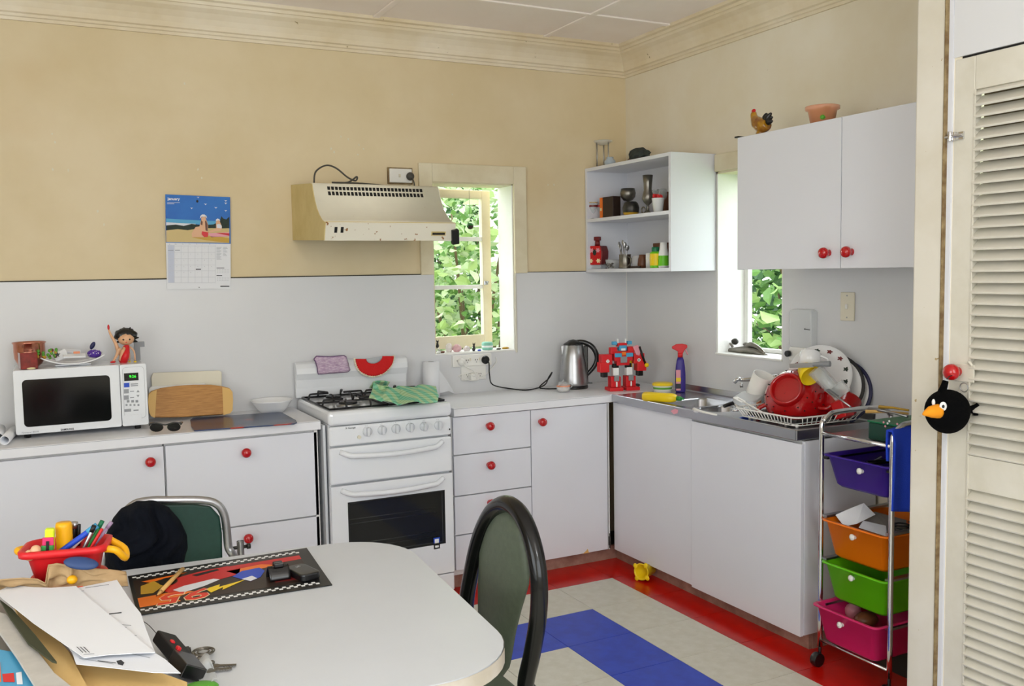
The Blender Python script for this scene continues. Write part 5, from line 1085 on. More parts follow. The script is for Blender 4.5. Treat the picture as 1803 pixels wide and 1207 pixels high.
# big red colander, upside down on its side, foot ring towards us
q = W(1386, 686, x=-.30); ax_ = dd(-.55, .42, .70).normalized(); k = mpp(q)
t = thing('red_colander', 'large red speckled colander tipped over with its foot ring facing up', 'colander', q); M = frame(q, CR, ax_)
R_ = .135
obj('bowl', B(M).lathe([(.060, .012), (.062, .0), (.085, -.012), (.112, -.045), (.128, -.09), (R_, -.125), (R_+.006, -.130), (R_+.003, -.136), (R_-.006, -.13), (.12, -.088), (.1, -.045), (.075, -.018), (.0001, -.010)], 44), 'red_glaze', t)
obj('foot_ring', B(M).lathe([(.054, -.004), (.056, .016), (.062, .023), (.069, .017), (.072, -.008)], 40), 'red_glaze', t)
obj('base_disc', B(M).lathe([(.0001, .001), (.050, -.003), (.054, -.003)], 30), 'red_glaze', t)
for ang in (-.40, PI+.30):
    Mh = M @ Matrix.Rotation(ang, 4, 'Z'); obj('loop_handle', B(Mh).tube([(.112, -.035, -.075), (.150, -.032, -.072), (.165, 0, -.075), (.150, .032, -.085), (.118, .035, -.085)], .0085, 10, smooth=5), 'red_glaze', t)
b = B(M); 
for j, (rr_, zz_, n_) in enumerate(((.0865, -.012, 10), (.104, -.033, 14), (.1165, -.057, 16), (.125, -.083, 18))):
    for i in range(n_): a_ = 2*PI*(i+.5*(j % 2))/n_; b.ell((rr_*math.cos(a_), rr_*math.sin(a_), zz_), (.0032, .0032, .0032), 6, 4)
obj('drain_holes', b, 'dark_gap', t, kind='stuff')
# second red bowl under and behind it
q = W(1480, 716, x=-.14); M = zmat(dd(.35, .75, -.45), q); t = thing('red_bowl', 'red bowl leaning behind the colander in the dish rack', 'bowl', q)
obj('bowl', B(M).lathe([(.0001, -.04), (.036, -.04), (.062, -.012), (.072, .030), (.075, .032), (.072, .036), (.058, -.006), (.034, -.034), (.0001, -.034)], 36), 'red_glaze', t)
q = W(1482, 716, x=-.17); M = zmat(dd(-.2, .8, -.2), q) @ Matrix.Scale(.85, 4); t = thing('red_beaker', 'small square red beaker at the right end of the dish rack', 'beaker', q); obj('beaker', B(M).prism(rrect(-.032, .032, -.032, .032, .006, 3), -.05, .03), 'red', t, bevel=.003)
# plates standing on edge at the right-hand end
def plate(label, px, py, x, r, ax2, rim, rimm, flowers=False):
    q = W(px, py, x=x); M = zmat(ax2, q); t = thing('dinner_plate', label, 'plate', q)
    obj('plate', B(M).lathe([(.0001, -.006), (r*.55, -.006), (r*.66, -.002), (r*.98, .010), (r, .011), (r*.985, .014), (r*.68, .004), (r*.58, .0), (.0001, 0)], 52), 'porcelain', t)
    if rim: obj('painted_rim', B(M).lathe([(r*.90, .0118), (r*.985, .0146), (r*1.002, .0125), (r*.98, .0095), (r*.9, .0068)], 52), rimm, t)
    if flowers:
        for i in range(13):
            a_ = 2*PI*i/13+.3; fx, fy_ = r*.82*math.cos(a_), r*.82*math.sin(a_)
            obj('painted_flower', B(M).prism([(fx+.010*(1+.35*math.cos(5*k_*2*PI/20))*math.cos(k_*2*PI/20), fy_+.008*(1+.35*math.cos(5*k_*2*PI/20))*math.sin(k_*2*PI/20)) for k_ in range(20)], .0085, .0105), 'maroon' if i % 3 else 'printed_bush', t)
    return t
px_ = dd(-.50, .22, .80)
plate('large white plate with a dark navy rim, rearmost in the rack', 1474, 690, -.075, .140, px_, True, 'navy')
plate('white plate with a thin black rim in front of the navy-rimmed one', 1463, 680, -.105, .136, px_, True, 'black')
plate('white plate painted with small red flowers, foremost in the rack', 1444, 662, -.145, .130, dd(-.48, .25, .8), False, None, True)
# white mugs
def mug(label, px, py, x, ax2, r, h, mat='porcelain', inner=None):
    q = W(px, py, x=x); M = zmat(ax2, q); t = thing('mug', label, 'mug', q)
    obj('cup', B(M).lathe([(.0001, -h/2), (r*.86, -h/2), (r, -h/2+.006), (r, h/2), (r-.004, h/2), (r-.004, -h/2+.007), (.0001, -h/2+.006)], 32), mat, t)
    obj('handle', B(M).tube([(r-.002, 0, h*.28), (r+.024, 0, h*.24), (r+.028, 0, -h*.05), (r-.002, 0, -h*.26)], .005, 8, smooth=4), mat, t); return t
mug('white mug tipped on its side at the left of the dish rack', 1337, 680, -.20, dd(.22, .85, .40), .046, .115, 'plastic_white'); mug('white round cup upside down on top of the dish pile', 1426, 632, -.21, dd(-.2, -.8, .25), .042, .062)
# tumblers, knife, peel, containers
q = W(1452, 668, x=-.24); M = zmat(dd(-.55, .6, -.1), q); t = thing('glass_tumbler', 'clear glass tumbler leaning against the flowered plate', 'glass', q); obj('tumbler', B(M).lathe([(.0001, -.06), (.026, -.06), (.028, -.056), (.033, .055), (.031, .055), (.026, -.052), (.0001, -.052)], 28), 'clear_glass', t)
q = W(1478, 686, x=-.21); M = zmat(dd(.55, .5, .3), q); t = thing('glass_jar', 'thick square glass jar with a dark base in the dish rack', 'jar', q); obj('jar', B(M).prism(rrect(-.026, .026, -.026, .026, .005, 3), -.035, .03), 'clear_glass', t, bevel=.002); obj('dark_base', B(M).prism(rrect(-.022, .022, -.022, .022, .004, 3), -.028, -.008), 'black_matte', t)
q0, q1 = W(1390, 643, x=-.32), W(1462, 640, x=-.26); d = (q1-q0).normalized(); t = thing('kitchen_knife', 'grey-handled kitchen knife lying across the top of the pile', 'knife', q0)
M = frame(q0, (0, 0, 1), d); Lk = (q1-q0).length; obj('blade', B(M).prism([(-.012, 0), (.008, 0), (.008, Lk*.62), (-.010, Lk*.62)], -.001, .001, 'y').__class__(M).box(-.011, .007, -.001, .001, 0, Lk*.6), 'steel', t); obj('handle', B(M).tube([(0, 0, Lk*.58), (0, 0, Lk*.8), (0, 0, Lk)], [.008, .010, .012], 10), 'grey', t, bevel=.002)
q = W(1423, 656, x=-.26); t = thing('yellow_cup', 'bright yellow plastic cup wedged under the knife in the dish pile', 'cup', q); obj('cup', B(zmat(dd(.2, -.5, .8), q)).lathe([(.0001, -.03), (.030, -.03), (.044, .025), (.041, .025), (.028, -.025), (.0001, -.025)], 24), 'yellow', t)
q = W(1318, 706, x=-.26); t = thing('plastic_container', 'pale milky plastic container at the left end of the dish rack', 'container', q); obj('tub', B(frame(q, (1, .3, .1), dd(-.1, .9, .3))).prism(rrect(-.055, .045, -.05, .05, .015, 4), -.028, .026), 'frost', t, bevel=.005); obj('orange_print', B(frame(q, (1, .3, .1), dd(-.1, .9, .3))).box(-.02, .015, -.0535, -.0505, -.012, .010), 'terracotta', t)
for (a, c_, w_, m_, lab, cat_) in (((1300, 702), (1372, 742), .004, 'plastic_white', 'long white-handled spatula poking from the left of the dish rack', 'spatula'), ((1311, 735), (1335, 729), .006, 'blue', 'small blue peeler inside the wire rack', 'peeler'), ((1366, 731), (1380, 755), .003, 'steel', 'steel fork hanging in the front of the rack, left of its corner', 'fork'), ((1378, 733), (1390, 757), .003, 'steel', 'steel spoon beside the fork in the front of the rack', 'spoon'), ((1462, 690), (1498, 716), .004, 'steel', 'flat steel slice leaning right of the colander', 'slice')):
    q0, q1 = W(*a, x=-.37), W(*c_, x=-.37)
    t = thing(cat_.split()[0] if cat_ not in ('slice',) else 'serving_slice', lab, cat_, q0); d = (q1-q0)
    if cat_ == 'fork':
        Mx = frame(q0, CR, d.normalized()); obj('stem', B(Mx).cyl((0, 0, 0), (0, 0, d.length*.55), w_*.7, n=8), m_, t)
        for k_ in range(4): obj('tine', B(Mx).tube([(0, 0, d.length*.5), ((k_-1.5)*.006, 0, d.length*.65), ((k_-1.5)*.006, 0, d.length)], .0012, 6), m_, t)
    elif cat_ == 'spoon': Mx = frame(q0, CR, d.normalized()); obj('stem', B(Mx).cyl((0, 0, 0), (0, 0, d.length*.6), w_*.7, n=8), m_, t); obj('spoon_bowl', B(Mx).ell((0, 0, d.length*.8), (.012, .003, .020)), m_, t)
    else:
        Mx = frame(q0, CR, d.normalized()); obj('shaft', B(Mx).cyl((0, 0, 0), (0, 0, d.length), w_, w_*.8, n=10), m_, t); obj('blade_end', B(Mx).box(-w_*3, w_*3, -.0015, .0015, -.02, .035), m_, t, bevel=.001)
t = thing('baking_tray', 'black non-stick tray at the bottom of the dish rack', 'tray', (-.28, -1.55, ZT+.015)); obj('tray', B().prism(rrect(-.38, -.12, -1.70, -1.42, .02, 4), ZT+.015, ZT+.030), 'black_satin', t, bevel=.004)
# ================================================================ TROLLEY TOP AND CONTENTS
TZ = .874
base = V((-.22, -2.16, TZ)); t = thing('tin_box', 'dark green tin box with painted flowers on the trolley top', 'box', base)
q0 = W(1531, 758, z=TZ); bx0, by1 = q0.x+.0, q0.y; obj('box', B().box(-.40, -.13, -2.205, -2.075, TZ+.001, TZ+.062), 'darkgreen', t, bevel=.006); obj('lid', B().box(-.402, -.128, -2.207, -2.073, TZ+.062, TZ+.068), 'darkgreen2', t, bevel=.002)
for k_, (px, py) in enumerate(((1556, 743), (1563, 745), (1559, 750), (1566, 741), (1580, 746))):
    q = W(px, py, x=-.401); obj('painted_flower', B().cyl(q, q+V((-.001, 0, 0)), .004, n=8), 'white' if k_ % 2 else 'rose', t)
for i, (a, c_, m_, lab) in enumerate((((1524, 724), (1600, 728), 'wood_light', 'pale wooden stick lying on the green tin'), ((1530, 719), (1598, 733), 'steel_dull', 'metal tongs lying across the green tin'), ((1548, 716), (1600, 722), 'gold', 'brass-coloured skewer on top of the green tin'))):
    p0 = W(*a, z=TZ+.080+.006*i); p1 = W(*c_, z=TZ+.080+.006*i); single(('wooden_stick', 'tongs', 'skewer')[i], B().tube([p0, (p0+p1)/2+V((0, 0, .003)), p1], [.007, .004, .004], 8), m_, lab, ('stick', 'tongs', 'skewer')[i])
# blue towel over the right side frame
def bt(u, v):
    # drapes over the tube at y=-2.222: outer fall on the camera side, short fall inside
    s_ = v*.36-.10; x = -.455+u*.15
    if s_ < 0: y, z = -2.222+.016+.004*math.sin(u*8), .925+s_
    else: y, z = -2.222-.016-.004*math.sin(u*9+2)-.02*s_, .925-s_
    if abs(s_) < .03: z = .952-abs(s_)*.5; y = -2.222-.016*(s_/.03)
    if x < -.40 and z > .93: z = .93+(x+.455)*.3
    x -= .02*v; return V((x, y, z-.012*math.sin(u*2.5)))
single('blue_towel', B().grid(bt, 20, 30), 'towel_blue', 'bright blue towel draped over the right side of the trolley', 'towel', solid=.006)
# contents of the drawers
def flatsheet(label, pts, x, mat, name='paper_sheet', cat_='paper', th=.0012): return single(name, B().slab([W(px, py, x=x+dx) for px, py, dx in pts], th), mat, label, cat_)
flatsheet('crumpled white paper sticking out of the orange drawer', [(1471, 906, 0), (1492, 896, .05), (1521, 885, .10), (1541, 905, .12), (1509, 921, .04), (1486, 926, 0)], -.42, 'paper')
flatsheet('white sheet lying flat in the orange drawer', [(1512, 928, 0), (1520, 916, .06), (1560, 925, .08), (1562, 944, .0)], -.42, 'paper2')
flatsheet('dark printed leaflet under the white sheet in the orange drawer', [(1512, 922, .03), (1540, 900, .16), (1596, 915, .16), (1596, 940, .02), (1566, 936, .0)], -.38, 'card_grey', 'leaflet', 'leaflet')
q = W(1590, 935, x=-.33); single('cable_coil', B().tube([q+V((.03*math.cos(a_), .03*math.sin(a_), .001*i)) for i, a_ in enumerate([2*PI*i/10 for i in range(31)])], .003, 6), 'black_matte', 'coiled black cable at the right of the orange drawer', 'cable')
for (px, py, x, r3, m_, lab) in ((1525, 1090, -.38, (.05, .035, .028), 'brown', 'brown rounded lump inside the pink drawer'), (1502, 1075, -.33, (.03, .03, .03), 'rose', 'pale pink lump behind the brown one in the pink drawer')):
    q = W(px, py, x=x); q.z = max(q.z, .155); single('potato' if m_ == 'brown' else 'onion', B().ell(q, r3, 16, 10, fn=lambda d: 1+.1*noise.noise(d*2)), m_, lab, 'vegetable')
for (px, py, lab, a_) in ((1540, 800, 'black tool handle lying inside the purple drawer', .4), (1560, 806, 'second black tool crossing it inside the purple drawer', -.4)):
    q = W(px, py, x=-.30); q.z = .765 if a_ > 0 else .778; single('tool', B(T_(q) @ Matrix.Rotation(a_, 4, 'Z')).cyl((-.07, 0, 0), (.07, 0, .012), .010, .007), 'black_satin', lab, 'tool', bevel=.002)
# yellow cup on the floor: toy mould with four lobes round its mouth
q = W(1133, 1022, z=0); c0_ = V((q.x-.01, q.y, .046)); M = zmat((-.92, -.38, .10), c0_) @ Matrix.Scale(1.2, 4); t = thing('toy_cup', 'yellow plastic toy cup with a lobed rim lying on the red floor tiles', 'toy', (q.x, q.y, 0))
obj('cup', B(M).lathe([(.018, -.075), (.020, -.074), (.031, .0), (.034, .004), (.031, .006), (.027, .0), (.017, -.070), (.0001, -.070)], 26), 'yellow', t)
for k_ in range(4): obj('lobe', B(M @ Matrix.Rotation(PI/4+k_*PI/2+.2, 4, 'Z')).ell((.034, 0, .003), (.011, .010, .004), 12, 8), 'yellow', t)
# ================================================================ ON TOP OF THE WALL CUPBOARD
rx = -.285; q = W(1339, 236, x=rx); base = V((rx, q.y, 2.024)); t = thing('rooster_figurine', 'glazed yellow-brown rooster with a black tail on top of the wall cupboard', 'figurine', base); u_ = mpp(base)
def RP(px, py): return W(px, py, x=rx)
obj('body', B().tube([RP(1352, 218), RP(1344, 221), RP(1334, 216), RP(1328, 206), RP(1327, 198)], [.020, .032, .028, .015, .011], 12, smooth=4), 'rooster_glaze', t)
obj('stand', B().tube([base+V((0, 0, 0)), RP(1342, 224)], [.022, .016], 12), 'rooster_glaze', t); obj('comb', B().ell(RP(1327, 195), (.005, .012, .008)), 'red', t); obj('beak', B().cyl(RP(1325, 200), RP(1321, 202), .004, .0005, 8), 'orange', t)
for k_, (a, c_) in enumerate((((1350, 212), (1360, 206)), ((1352, 207), (1358, 199)), ((1348, 206), (1350, 199)), ((1354, 214), (1360, 213)))): obj('tail_feather', B().tube([RP(1348, 216), RP(*a), RP(*c_)], [.010, .014, .004], 10, smooth=4), 'black_satin', t)
q = W(1448, 213, x=-.28); base = V((-.28, q.y, 2.024)); u_ = mpp(base)
t = thing('plant_pot', 'small orange plastic pot holding a green succulent on top of the wall cupboard', 'plant pot', base); M = T_(base)
obj('pot', B(M).lathe([(.0001, .002), (.044, .002), (.054, .050), (.064, .054), (.064, .066), (.059, .066), (.050, .05), (.0425, .005), (.0001, .005)], 32), 'pot_orange', t)
b = B(); r_ = random.Random(4)
for i in range(40): b.ell(base+V((r_.uniform(-.034, .034), r_.uniform(-.034, .034), .012+r_.uniform(0, .045))), (.012, .012, .010), 6, 5)
obj('succulent', b, 'leafgreen', t, kind='stuff')
q = W(1302, 240, x=-.33); single('black_bracket', B().box(-.346, -.31, q.y-.01, q.y+.012, 2.024, 2.030), 'black_matte', 'flat black bracket at the left corner of the wall cupboard top', 'bracket')
# ================================================================ ON AND IN THE OPEN SHELF
TS_ = sz1
q = W(1061, 292, x=-.17); base = V((-.17, W(1062, 285, x=-.17).y, TS_)); u_ = mpp(base); hh = W(1060, 249, x=-.17).z-TS_
t = thing('oil_burner', 'frosted glass dish on three steel rods on top of the open shelf', 'oil burner', base); M = T_(base)
obj('dish', B(M).lathe([(.0001, hh-.022), (.022, hh-.019), (.045, hh-.006), (.052, hh), (.050, hh+.003), (.042, hh-.003), (.0001, hh-.015)], 30), 'frost', t)
for k_ in range(3): a_ = PI*.95+k_*2*PI/3; obj('rod', B(M).cyl((.036*math.cos(a_), .036*math.sin(a_), 0), (.036*math.cos(a_), .036*math.sin(a_), hh-.006), .0035, n=8), 'steel', t)
obj('base_plate', B(M).cyl((0, 0, .001), (0, 0, .008), .030), 'dark_metal', t)
base = V((-.22, W(1074, 280, x=-.22).y, TS_)); lathe_thing('vase', 'tiny pale blue-grey vase beside the oil burner', 'vase', base, [(.0001, 0), (.022, 0), (.030, .012), (.029, .026), (.018, .038), (.020, .046), (.017, .046), (.015, .038), (.0001, .036)], 'bluegrey', n=26)
base = V((-.15, W(1126, 270, x=-.15).y, TS_)); t = thing('rough_stone', 'dark rough stone with brown edges on top of the open shelf', 'stone', base)
o = B(); o.ell(base+V((0, 0, .034)), (.05, .066, .040), 16, 10, fn=lambda d: 1+.35*noise.noise(d*2.2+V((5, 0, 0)))); o.sm = [False]*len(o.sm); obj('stone', o, 'darkstone', t); o = B(); o.ell(base+V((0, .045, .016)), (.04, .04, .018), 12, 7, fn=lambda d: 1+.3*noise.noise(d*3)); obj('brown_crust', o, 'brown', t)
U1, U0 = 1.762, sz0+tk_
def SB(px, x, z): return V((x, W(px, 400, x=x).y, z))
def glassy(px, x, z): return SB(px, x, z)
ps = [(.0001, 0), (.020, 0), (.022, .003), (.005, .008), (.0045, .030), (.014, .040), (.026, .060), (.027, .092), (.0255, .092), (.024, .060), (.0001, .042)]
t = lathe_thing('goblet', 'small patterned glass goblet at the left of the upper shelf', 'goblet', SB(1044, -.235, U1), ps, 'clear_glass'); b0 = SB(1044, -.235, U1)
obj('pattern_band', B(T_(b0)).lathe([(.0272, .066), (.0274, .076)], 24), 'maroon', t); obj('gold_rim', B(T_(b0)).lathe([(.0272, .089), (.0272, .093)], 24), 'gold', t)
b0 = SB(1056, -.19, U1); t = lathe_thing('goblet', 'second patterned goblet just behind the leftmost one', 'goblet', b0, ps, 'clear_glass'); obj('pattern_band', B(T_(b0)).lathe([(.0272, .066), (.0274, .078)], 24), 'red', t)
b0 = SB(1073, -.20, U1); t = thing('spice_box', 'orange and dark brown box on the upper shelf', 'box', b0); a = W(1056, 365, x=-.235); c_ = W(1079, 365, x=-.235); hz_ = W(1070, 346, x=-.235).z
obj('box', B().box(-.235, -.185, c_.y, a.y-.028, U1, hz_), 'darkbrown', t, bevel=.002); obj('orange_side', B().box(-.237, -.183, a.y-.028, a.y-.002, U1, hz_-.001), 'orange', t, bevel=.001); obj('label', B().box(-.2378, -.237, a.y-.022, a.y-.006, U1+.04, U1+.055), 'cream', t)
b0 = SB(1106, -.155, U1+.0); t = lathe_thing('pewter_cup', 'round pewter cup on a stem behind the engraved pewter jug', 'cup', b0, [(.0001, 0), (.028, 0), (.030, .004), (.006, .012), (.006, .082), (.024, .088), (.038, .105), (.042, .125), (.036, .15), (.034, .15), (.038, .125), (.0001, .095)], 'pewter')
b0 = SB(1111, -.225, U1); t = thing('pewter_jug', 'squat dark engraved pewter jug on the upper shelf', 'jug', b0); M = T_(b0)
obj('jug', B(M).lathe([(.0001, 0), (.032, 0), (.041, .016), (.043, .040), (.036, .062), (.028, .070), (.0001, .072)], 30), 'dark_metal', t); obj('brass_foot', B(M).lathe([(.033, 0), (.0415, .014)], 30), 'gold', t)
b0 = SB(1141, -.20, U1); t = lathe_thing('tall_vase', 'tall narrow pewter goblet on the upper shelf', 'goblet', b0, [(.0001, 0), (.030, 0), (.032, .004), (.008, .012), (.006, .045), (.020, .058), (.030, .078), (.026, .10), (.020, .12), (.022, .155), (.026, .195), (.024, .195), (.0001, .10)], 'pewter')
b0 = SB(1133, -.22, U1); t = thing('metal_bangle', 'small brass ring trinket beside the tall goblet', 'trinket', b0); obj('ring', B().tube([b0+V((0, .016*math.cos(a_), .020+.016*math.sin(a_))) for a_ in [2*PI*i/16 for i in range(16)]], .0035, 8, True), 'pewter', t)
b0 = SB(1159, -.225, U1); t = lathe_thing('paper_cup', 'white fluted cup holding red-tipped sticks on the upper shelf', 'cup', b0, [(.0001, 0), (.022, 0), (.031, .068), (.033, .070), (.030, .070), (.0001, .062)], 'white', n=10)
b = B(); r_ = random.Random(8)
for i in range(14): a_ = r_.uniform(0, 2*PI); b.ell(b0+V((.022*math.cos(a_), .024*math.sin(a_), .076+r_.uniform(0, .008))), (.004, .006, .010), 8, 6)
obj('red_tips', b, 'red2', t, kind='stuff')
for px, x, lab in ((1153, -.12, 'clear stemmed glass behind the white cup, further left'), (1166, -.10, 'clear stemmed glass behind the white cup, further right')): lathe_thing('wine_glass', lab, 'glass', SB(px, x, U1), [(.0001, 0), (.024, 0), (.004, .006), (.004, .060), (.022, .075), (.028, .10), (.024, .13), (.022, .13), (.026, .10), (.0001, .078)], 'clear_glass')
b0 = SB(1172, -.08, U1); single('wooden_block', B(T_(b0)).box(-.02, .02, -.02, .02, 0, .115), 'brown', 'brown wooden block at the right rear of the upper shelf', 'block', bevel=.003)
# lower tier
b0 = SB(1053, -.215, U0); t = thing('red_decanter', 'red square decanter with painted flowers at the left of the lower shelf', 'decanter', b0); M = frame(b0, (.45, -1, 0), (0, 0, 1)) @ Matrix.Diagonal((1.22, 1, 1.07, 1)); u_ = mpp(b0)
dp = [(-.030, .022), (-.034, .030), (-.043, .06), (-.044, .09), (-.036, .118), (.030, .118), (.038, .09), (.037, .06), (.031, .030), (.028, .022)]
obj('body', B(M).prism(dp, -.030, .035, 'y'), 'maroon', t, bevel=.006); obj('front_panel', B(M).prism([(x*.86, z) for x, z in dp], -.033, -.030, 'y'), 'red', t, bevel=.001); obj('glass_foot', B(M).box(-.028, .026, -.026, .03, .001, .022), 'clear_glass', t, bevel=.003)
obj('neck', B(M).cyl((-.004, 0, .118), (-.004, 0, .145), .013, .011), 'maroon', t); obj('stopper', B(M).box(-.018, .010, -.012, .012, .145, .165), 'maroon', t, bevel=.003)
for x, z, m_ in ((-.022, .042, 'cream'), (.018, .042, 'cream'), (-.018, .095, 'rose'), (.016, .095, 'rose')): obj('painted_flower', B(M).prism([(x+.010*(1+.3*math.cos(6*a_))*math.cos(a_), z+.010*(1+.3*math.cos(6*a_))*math.sin(a_)) for a_ in [2*PI*i/24 for i in range(24)]], -.0345, -.033, 'y'), m_, t)
obj('painted_leaf', B(M).prism([(-.002+.009*math.cos(a_), .085+.016*math.sin(a_)) for a_ in [2*PI*i/12 for i in range(12)]], -.0345, -.033, 'y'), 'printed_bush', t)
b = B(); r_ = random.Random(6); b0 = SB(1072, -.24, U0)
for i in range(30): p0 = b0+V((r_.uniform(-.012, .012), r_.uniform(-.030, .030), r_.uniform(.004, .028))); b.tube([p0, p0+V((r_.uniform(-.01, .01), r_.uniform(-.02, .02), r_.uniform(-.01, .012)))], .0018, 5)
single('chain_heap', b, 'pewter', 'heap of dark metal chain in front of the red decanter', 'chain', kind='stuff')
b0 = SB(1079, -.17, U0); lathe_thing('glass_bowl', 'pale glass bowl behind the heap of chain', 'bowl', b0, [(.0001, 0), (.025, 0), (.040, .030), (.042, .050), (.040, .050), (.037, .030), (.0001, .006)], 'frost')
b0 = SB(1100, -.215, U0); t = lathe_thing('tankard', 'pewter tankard packed with spoons on the lower shelf', 'tankard', b0, [(.0001, 0), (.034, 0), (.035, .006), (.031, .012), (.031, .070), (.033, .074), (.030, .074), (.029, .012), (.0001, .010)], 'pewter')
obj('tankard_handle', B().tube([b0+V((0, -.030, .060)), b0+V((0, -.054, .052)), b0+V((0, -.052, .026)), b0+V((0, -.030, .016))], .004, 8, smooth=4), 'pewter', t)
for i, (dy, lean, h_) in enumerate(((.020, .012, .12), (.010, .006, .105), (.0, .0, .128), (-.008, -.010, .115), (-.018, -.022, .10), (.004, .018, .10))):
    p0 = b0+V((-.008+.004*(i % 3), dy*.6, .012)); p1 = b0+V((-.012, dy+lean, h_)); s_ = thing('teaspoon', ['teaspoon leaning furthest left in the pewter tankard', 'second teaspoon from the left in the pewter tankard', 'tallest upright teaspoon in the middle of the pewter tankard', 'teaspoon just right of the tallest in the pewter tankard', 'shortest teaspoon leaning furthest right in the pewter tankard', 'teaspoon half hidden behind the tallest in the pewter tankard'][i], 'spoon', p0, group='teaspoons in the pewter tankard')
    obj('stem', B().cyl(p0, p1, .002, n=6), 'steel', s_); obj('spoon_bowl', B(zmat(p1-p0, p1)).ell((0, 0, .006), (.010, .004, .016), 12, 8), 'steel', s_)
b0 = SB(1121, -.13, U0); lathe_thing('white_jar', 'white china jar at the back of the lower shelf', 'jar', b0, [(.0001, 0), (.024, 0), (.026, .006), (.026, .060), (.022, .066), (.0001, .068)], 'porcelain')
b0 = SB(1131, -.17, U0); lathe_thing('brown_jar', 'brown glass jar left of the yellow-labelled bottle', 'jar', b0, [(.0001, 0), (.024, 0), (.026, .02), (.022, .050), (.018, .060), (.018, .07), (.0001, .07)], 'brown')
b0 = SB(1117, -.235, U0); single('pen_knife', B(T_(b0)).box(-.006, .006, -.05, .03, .001, .012), 'darkbrown', 'dark folding knife lying at the front of the lower shelf', 'knife', bevel=.003)
b0 = SB(1154, -.225, U0); t = thing('vitamin_bottle', 'green bottle with a yellow label and dark green cap on the lower shelf', 'bottle', b0); M = T_(b0)
obj('bottle', B(M).lathe([(.0001, 0), (.027, 0), (.028, .004), (.028, .075), (.018, .082), (.0001, .083)], 28), 'lime', t); obj('label', B(M).lathe([(.0284, .012), (.0286, .013), (.0286, .070), (.0284, .071)], 28), 'yellow', t); obj('cap', B(M).lathe([(.019, .080), (.019, .100), (.017, .104), (.0001, .104)], 24), 'darkgreen2', t)
q = b0+V((-.0258, .012, .045)); obj('label_disc', B(zmat((-.9, .42, 0), q)).cyl((0, 0, 0), (0, 0, .002), .011, n=18), 'cream', t)
b0 = SB(1168, -.21, U0); t = thing('white_bottle', 'white bottle with a lime green shoulder at the right of the lower shelf', 'bottle', b0); M = T_(b0); obj('bottle', B(M).lathe([(.0001, 0), (.024, 0), (.026, .01), (.024, .07), (.018, .10), (.016, .125), (.0001, .126)], 26), 'white', t); obj('green_band', B(M).lathe([(.0262, .01), (.0256, .04), (.0246, .06)], 26), 'lime', t)
b0 = SB(1143, -.19, U0); lathe_thing('white_jar', 'narrow white jar between the brown jar and the green bottle', 'jar', b0, [(.0001, 0), (.018, 0), (.018, .075), (.0001, .077)], 'white')
b0 = SB(1163, -.06, U0); single('wooden_board', B(T_(b0)).box(-.01, .01, -.06, .055, .001, .13), 'brown', 'brown wooden board at the back right of the lower shelf', 'board', bevel=.002)
# ================================================================ ON THE TABLE
ZTB = .740
pm = [W(225, 1015, z=ZTB+.001), W(242, 1084, z=ZTB+.001), W(585, 1030, z=ZTB+.001), W(540, 965, z=ZTB+.001)]
t = thing('placemat', 'black placemat with a checkered border and red racing print numbered 95', 'placemat', (pm[0]+pm[2])/2)
obj('mat', B().slab(pm, .002) if (pm[1]-pm[0]).cross(pm[2]-pm[0]).z > 0 else B().slab(pm[::-1], .002), 'mat_black', t)
ex = (pm[3]-pm[0]); ey = (pm[1]-pm[0]); PO = pm[0]
def PQ(u, v, z=.0034):    # u along the long side (left to right), v from far to near edge
    q = pm[0].lerp(pm[3], u).lerp(pm[1].lerp(pm[2], u), v); q.z = ZTB+z; return q
def pp(name, pts, mat, k=0): 
    P_ = [PQ(u, v, .0031+.0003*k) for u, v in pts]
    if (P_[1]-P_[0]).cross(P_[2]-P_[0]).z < 0: P_ = P_[::-1]
    return obj(name, B().slab(P_, .0003), mat, t)
pp('printed_field', [(.02, .16), (.02, .84), (.93, .84), (.93, .16)], 'darkbrown', 0)
pp('printed_flame', [(.02, .62), (.02, .84), (.22, .84), (.20, .74), (.30, .66), (.20, .60)], 'orange', 1); pp('printed_flame', [(.40, .18), (.52, .30), (.70, .30), (.93, .28), (.93, .18)], 'red', 1); pp('printed_flame', [(.50, .30), (.55, .42), (.78, .34), (.70, .26)], 'orange', 2)
pp('printed_shape', [(.14, .50), (.22, .28), (.36, .20), (.52, .17), (.58, .28), (.56, .42), (.40, .50), (.28, .60), (.18, .62)], 'red', 2); pp('printed_shape', [(.20, .56), (.26, .50), (.42, .44), (.45, .48), (.36, .58), (.24, .66)], 'paper2', 3); pp('printed_shape', [(.32, .26), (.46, .20), (.47, .24), (.34, .31)], 'black', 3)
pp('printed_shape', [(.05, .34), (.12, .26), (.16, .42), (.10, .56), (.04, .54)], 'gold', 3); pp('printed_shape', [(.52, .46), (.58, .36), (.68, .34), (.70, .44), (.66, .58), (.60, .64), (.56, .56)], 'blue', 3); pp('printed_shape', [(.56, .56), (.62, .52), (.64, .60), (.60, .64)], 'paper', 4)
pp('printed_wheel', [(.19+.05*math.cos(a_), .33+.10*math.sin(a_)) for a_ in [2*PI*i/16 for i in range(16)]], 'black', 4); pp('printed_flame', [(.06, .22), (.30, .16), (.20, .22), (.10, .28)], 'orange', 2); pp('printed_flame', [(.70, .52), (.78, .44), (.86, .56), (.92, .50), (.92, .78), (.72, .76)], 'maroon', 2); pp('printed_bolt', [(.36, .66), (.44, .60), (.43, .66), (.58, .58), (.44, .74), (.45, .68), (.38, .76)], 'yellow', 4)
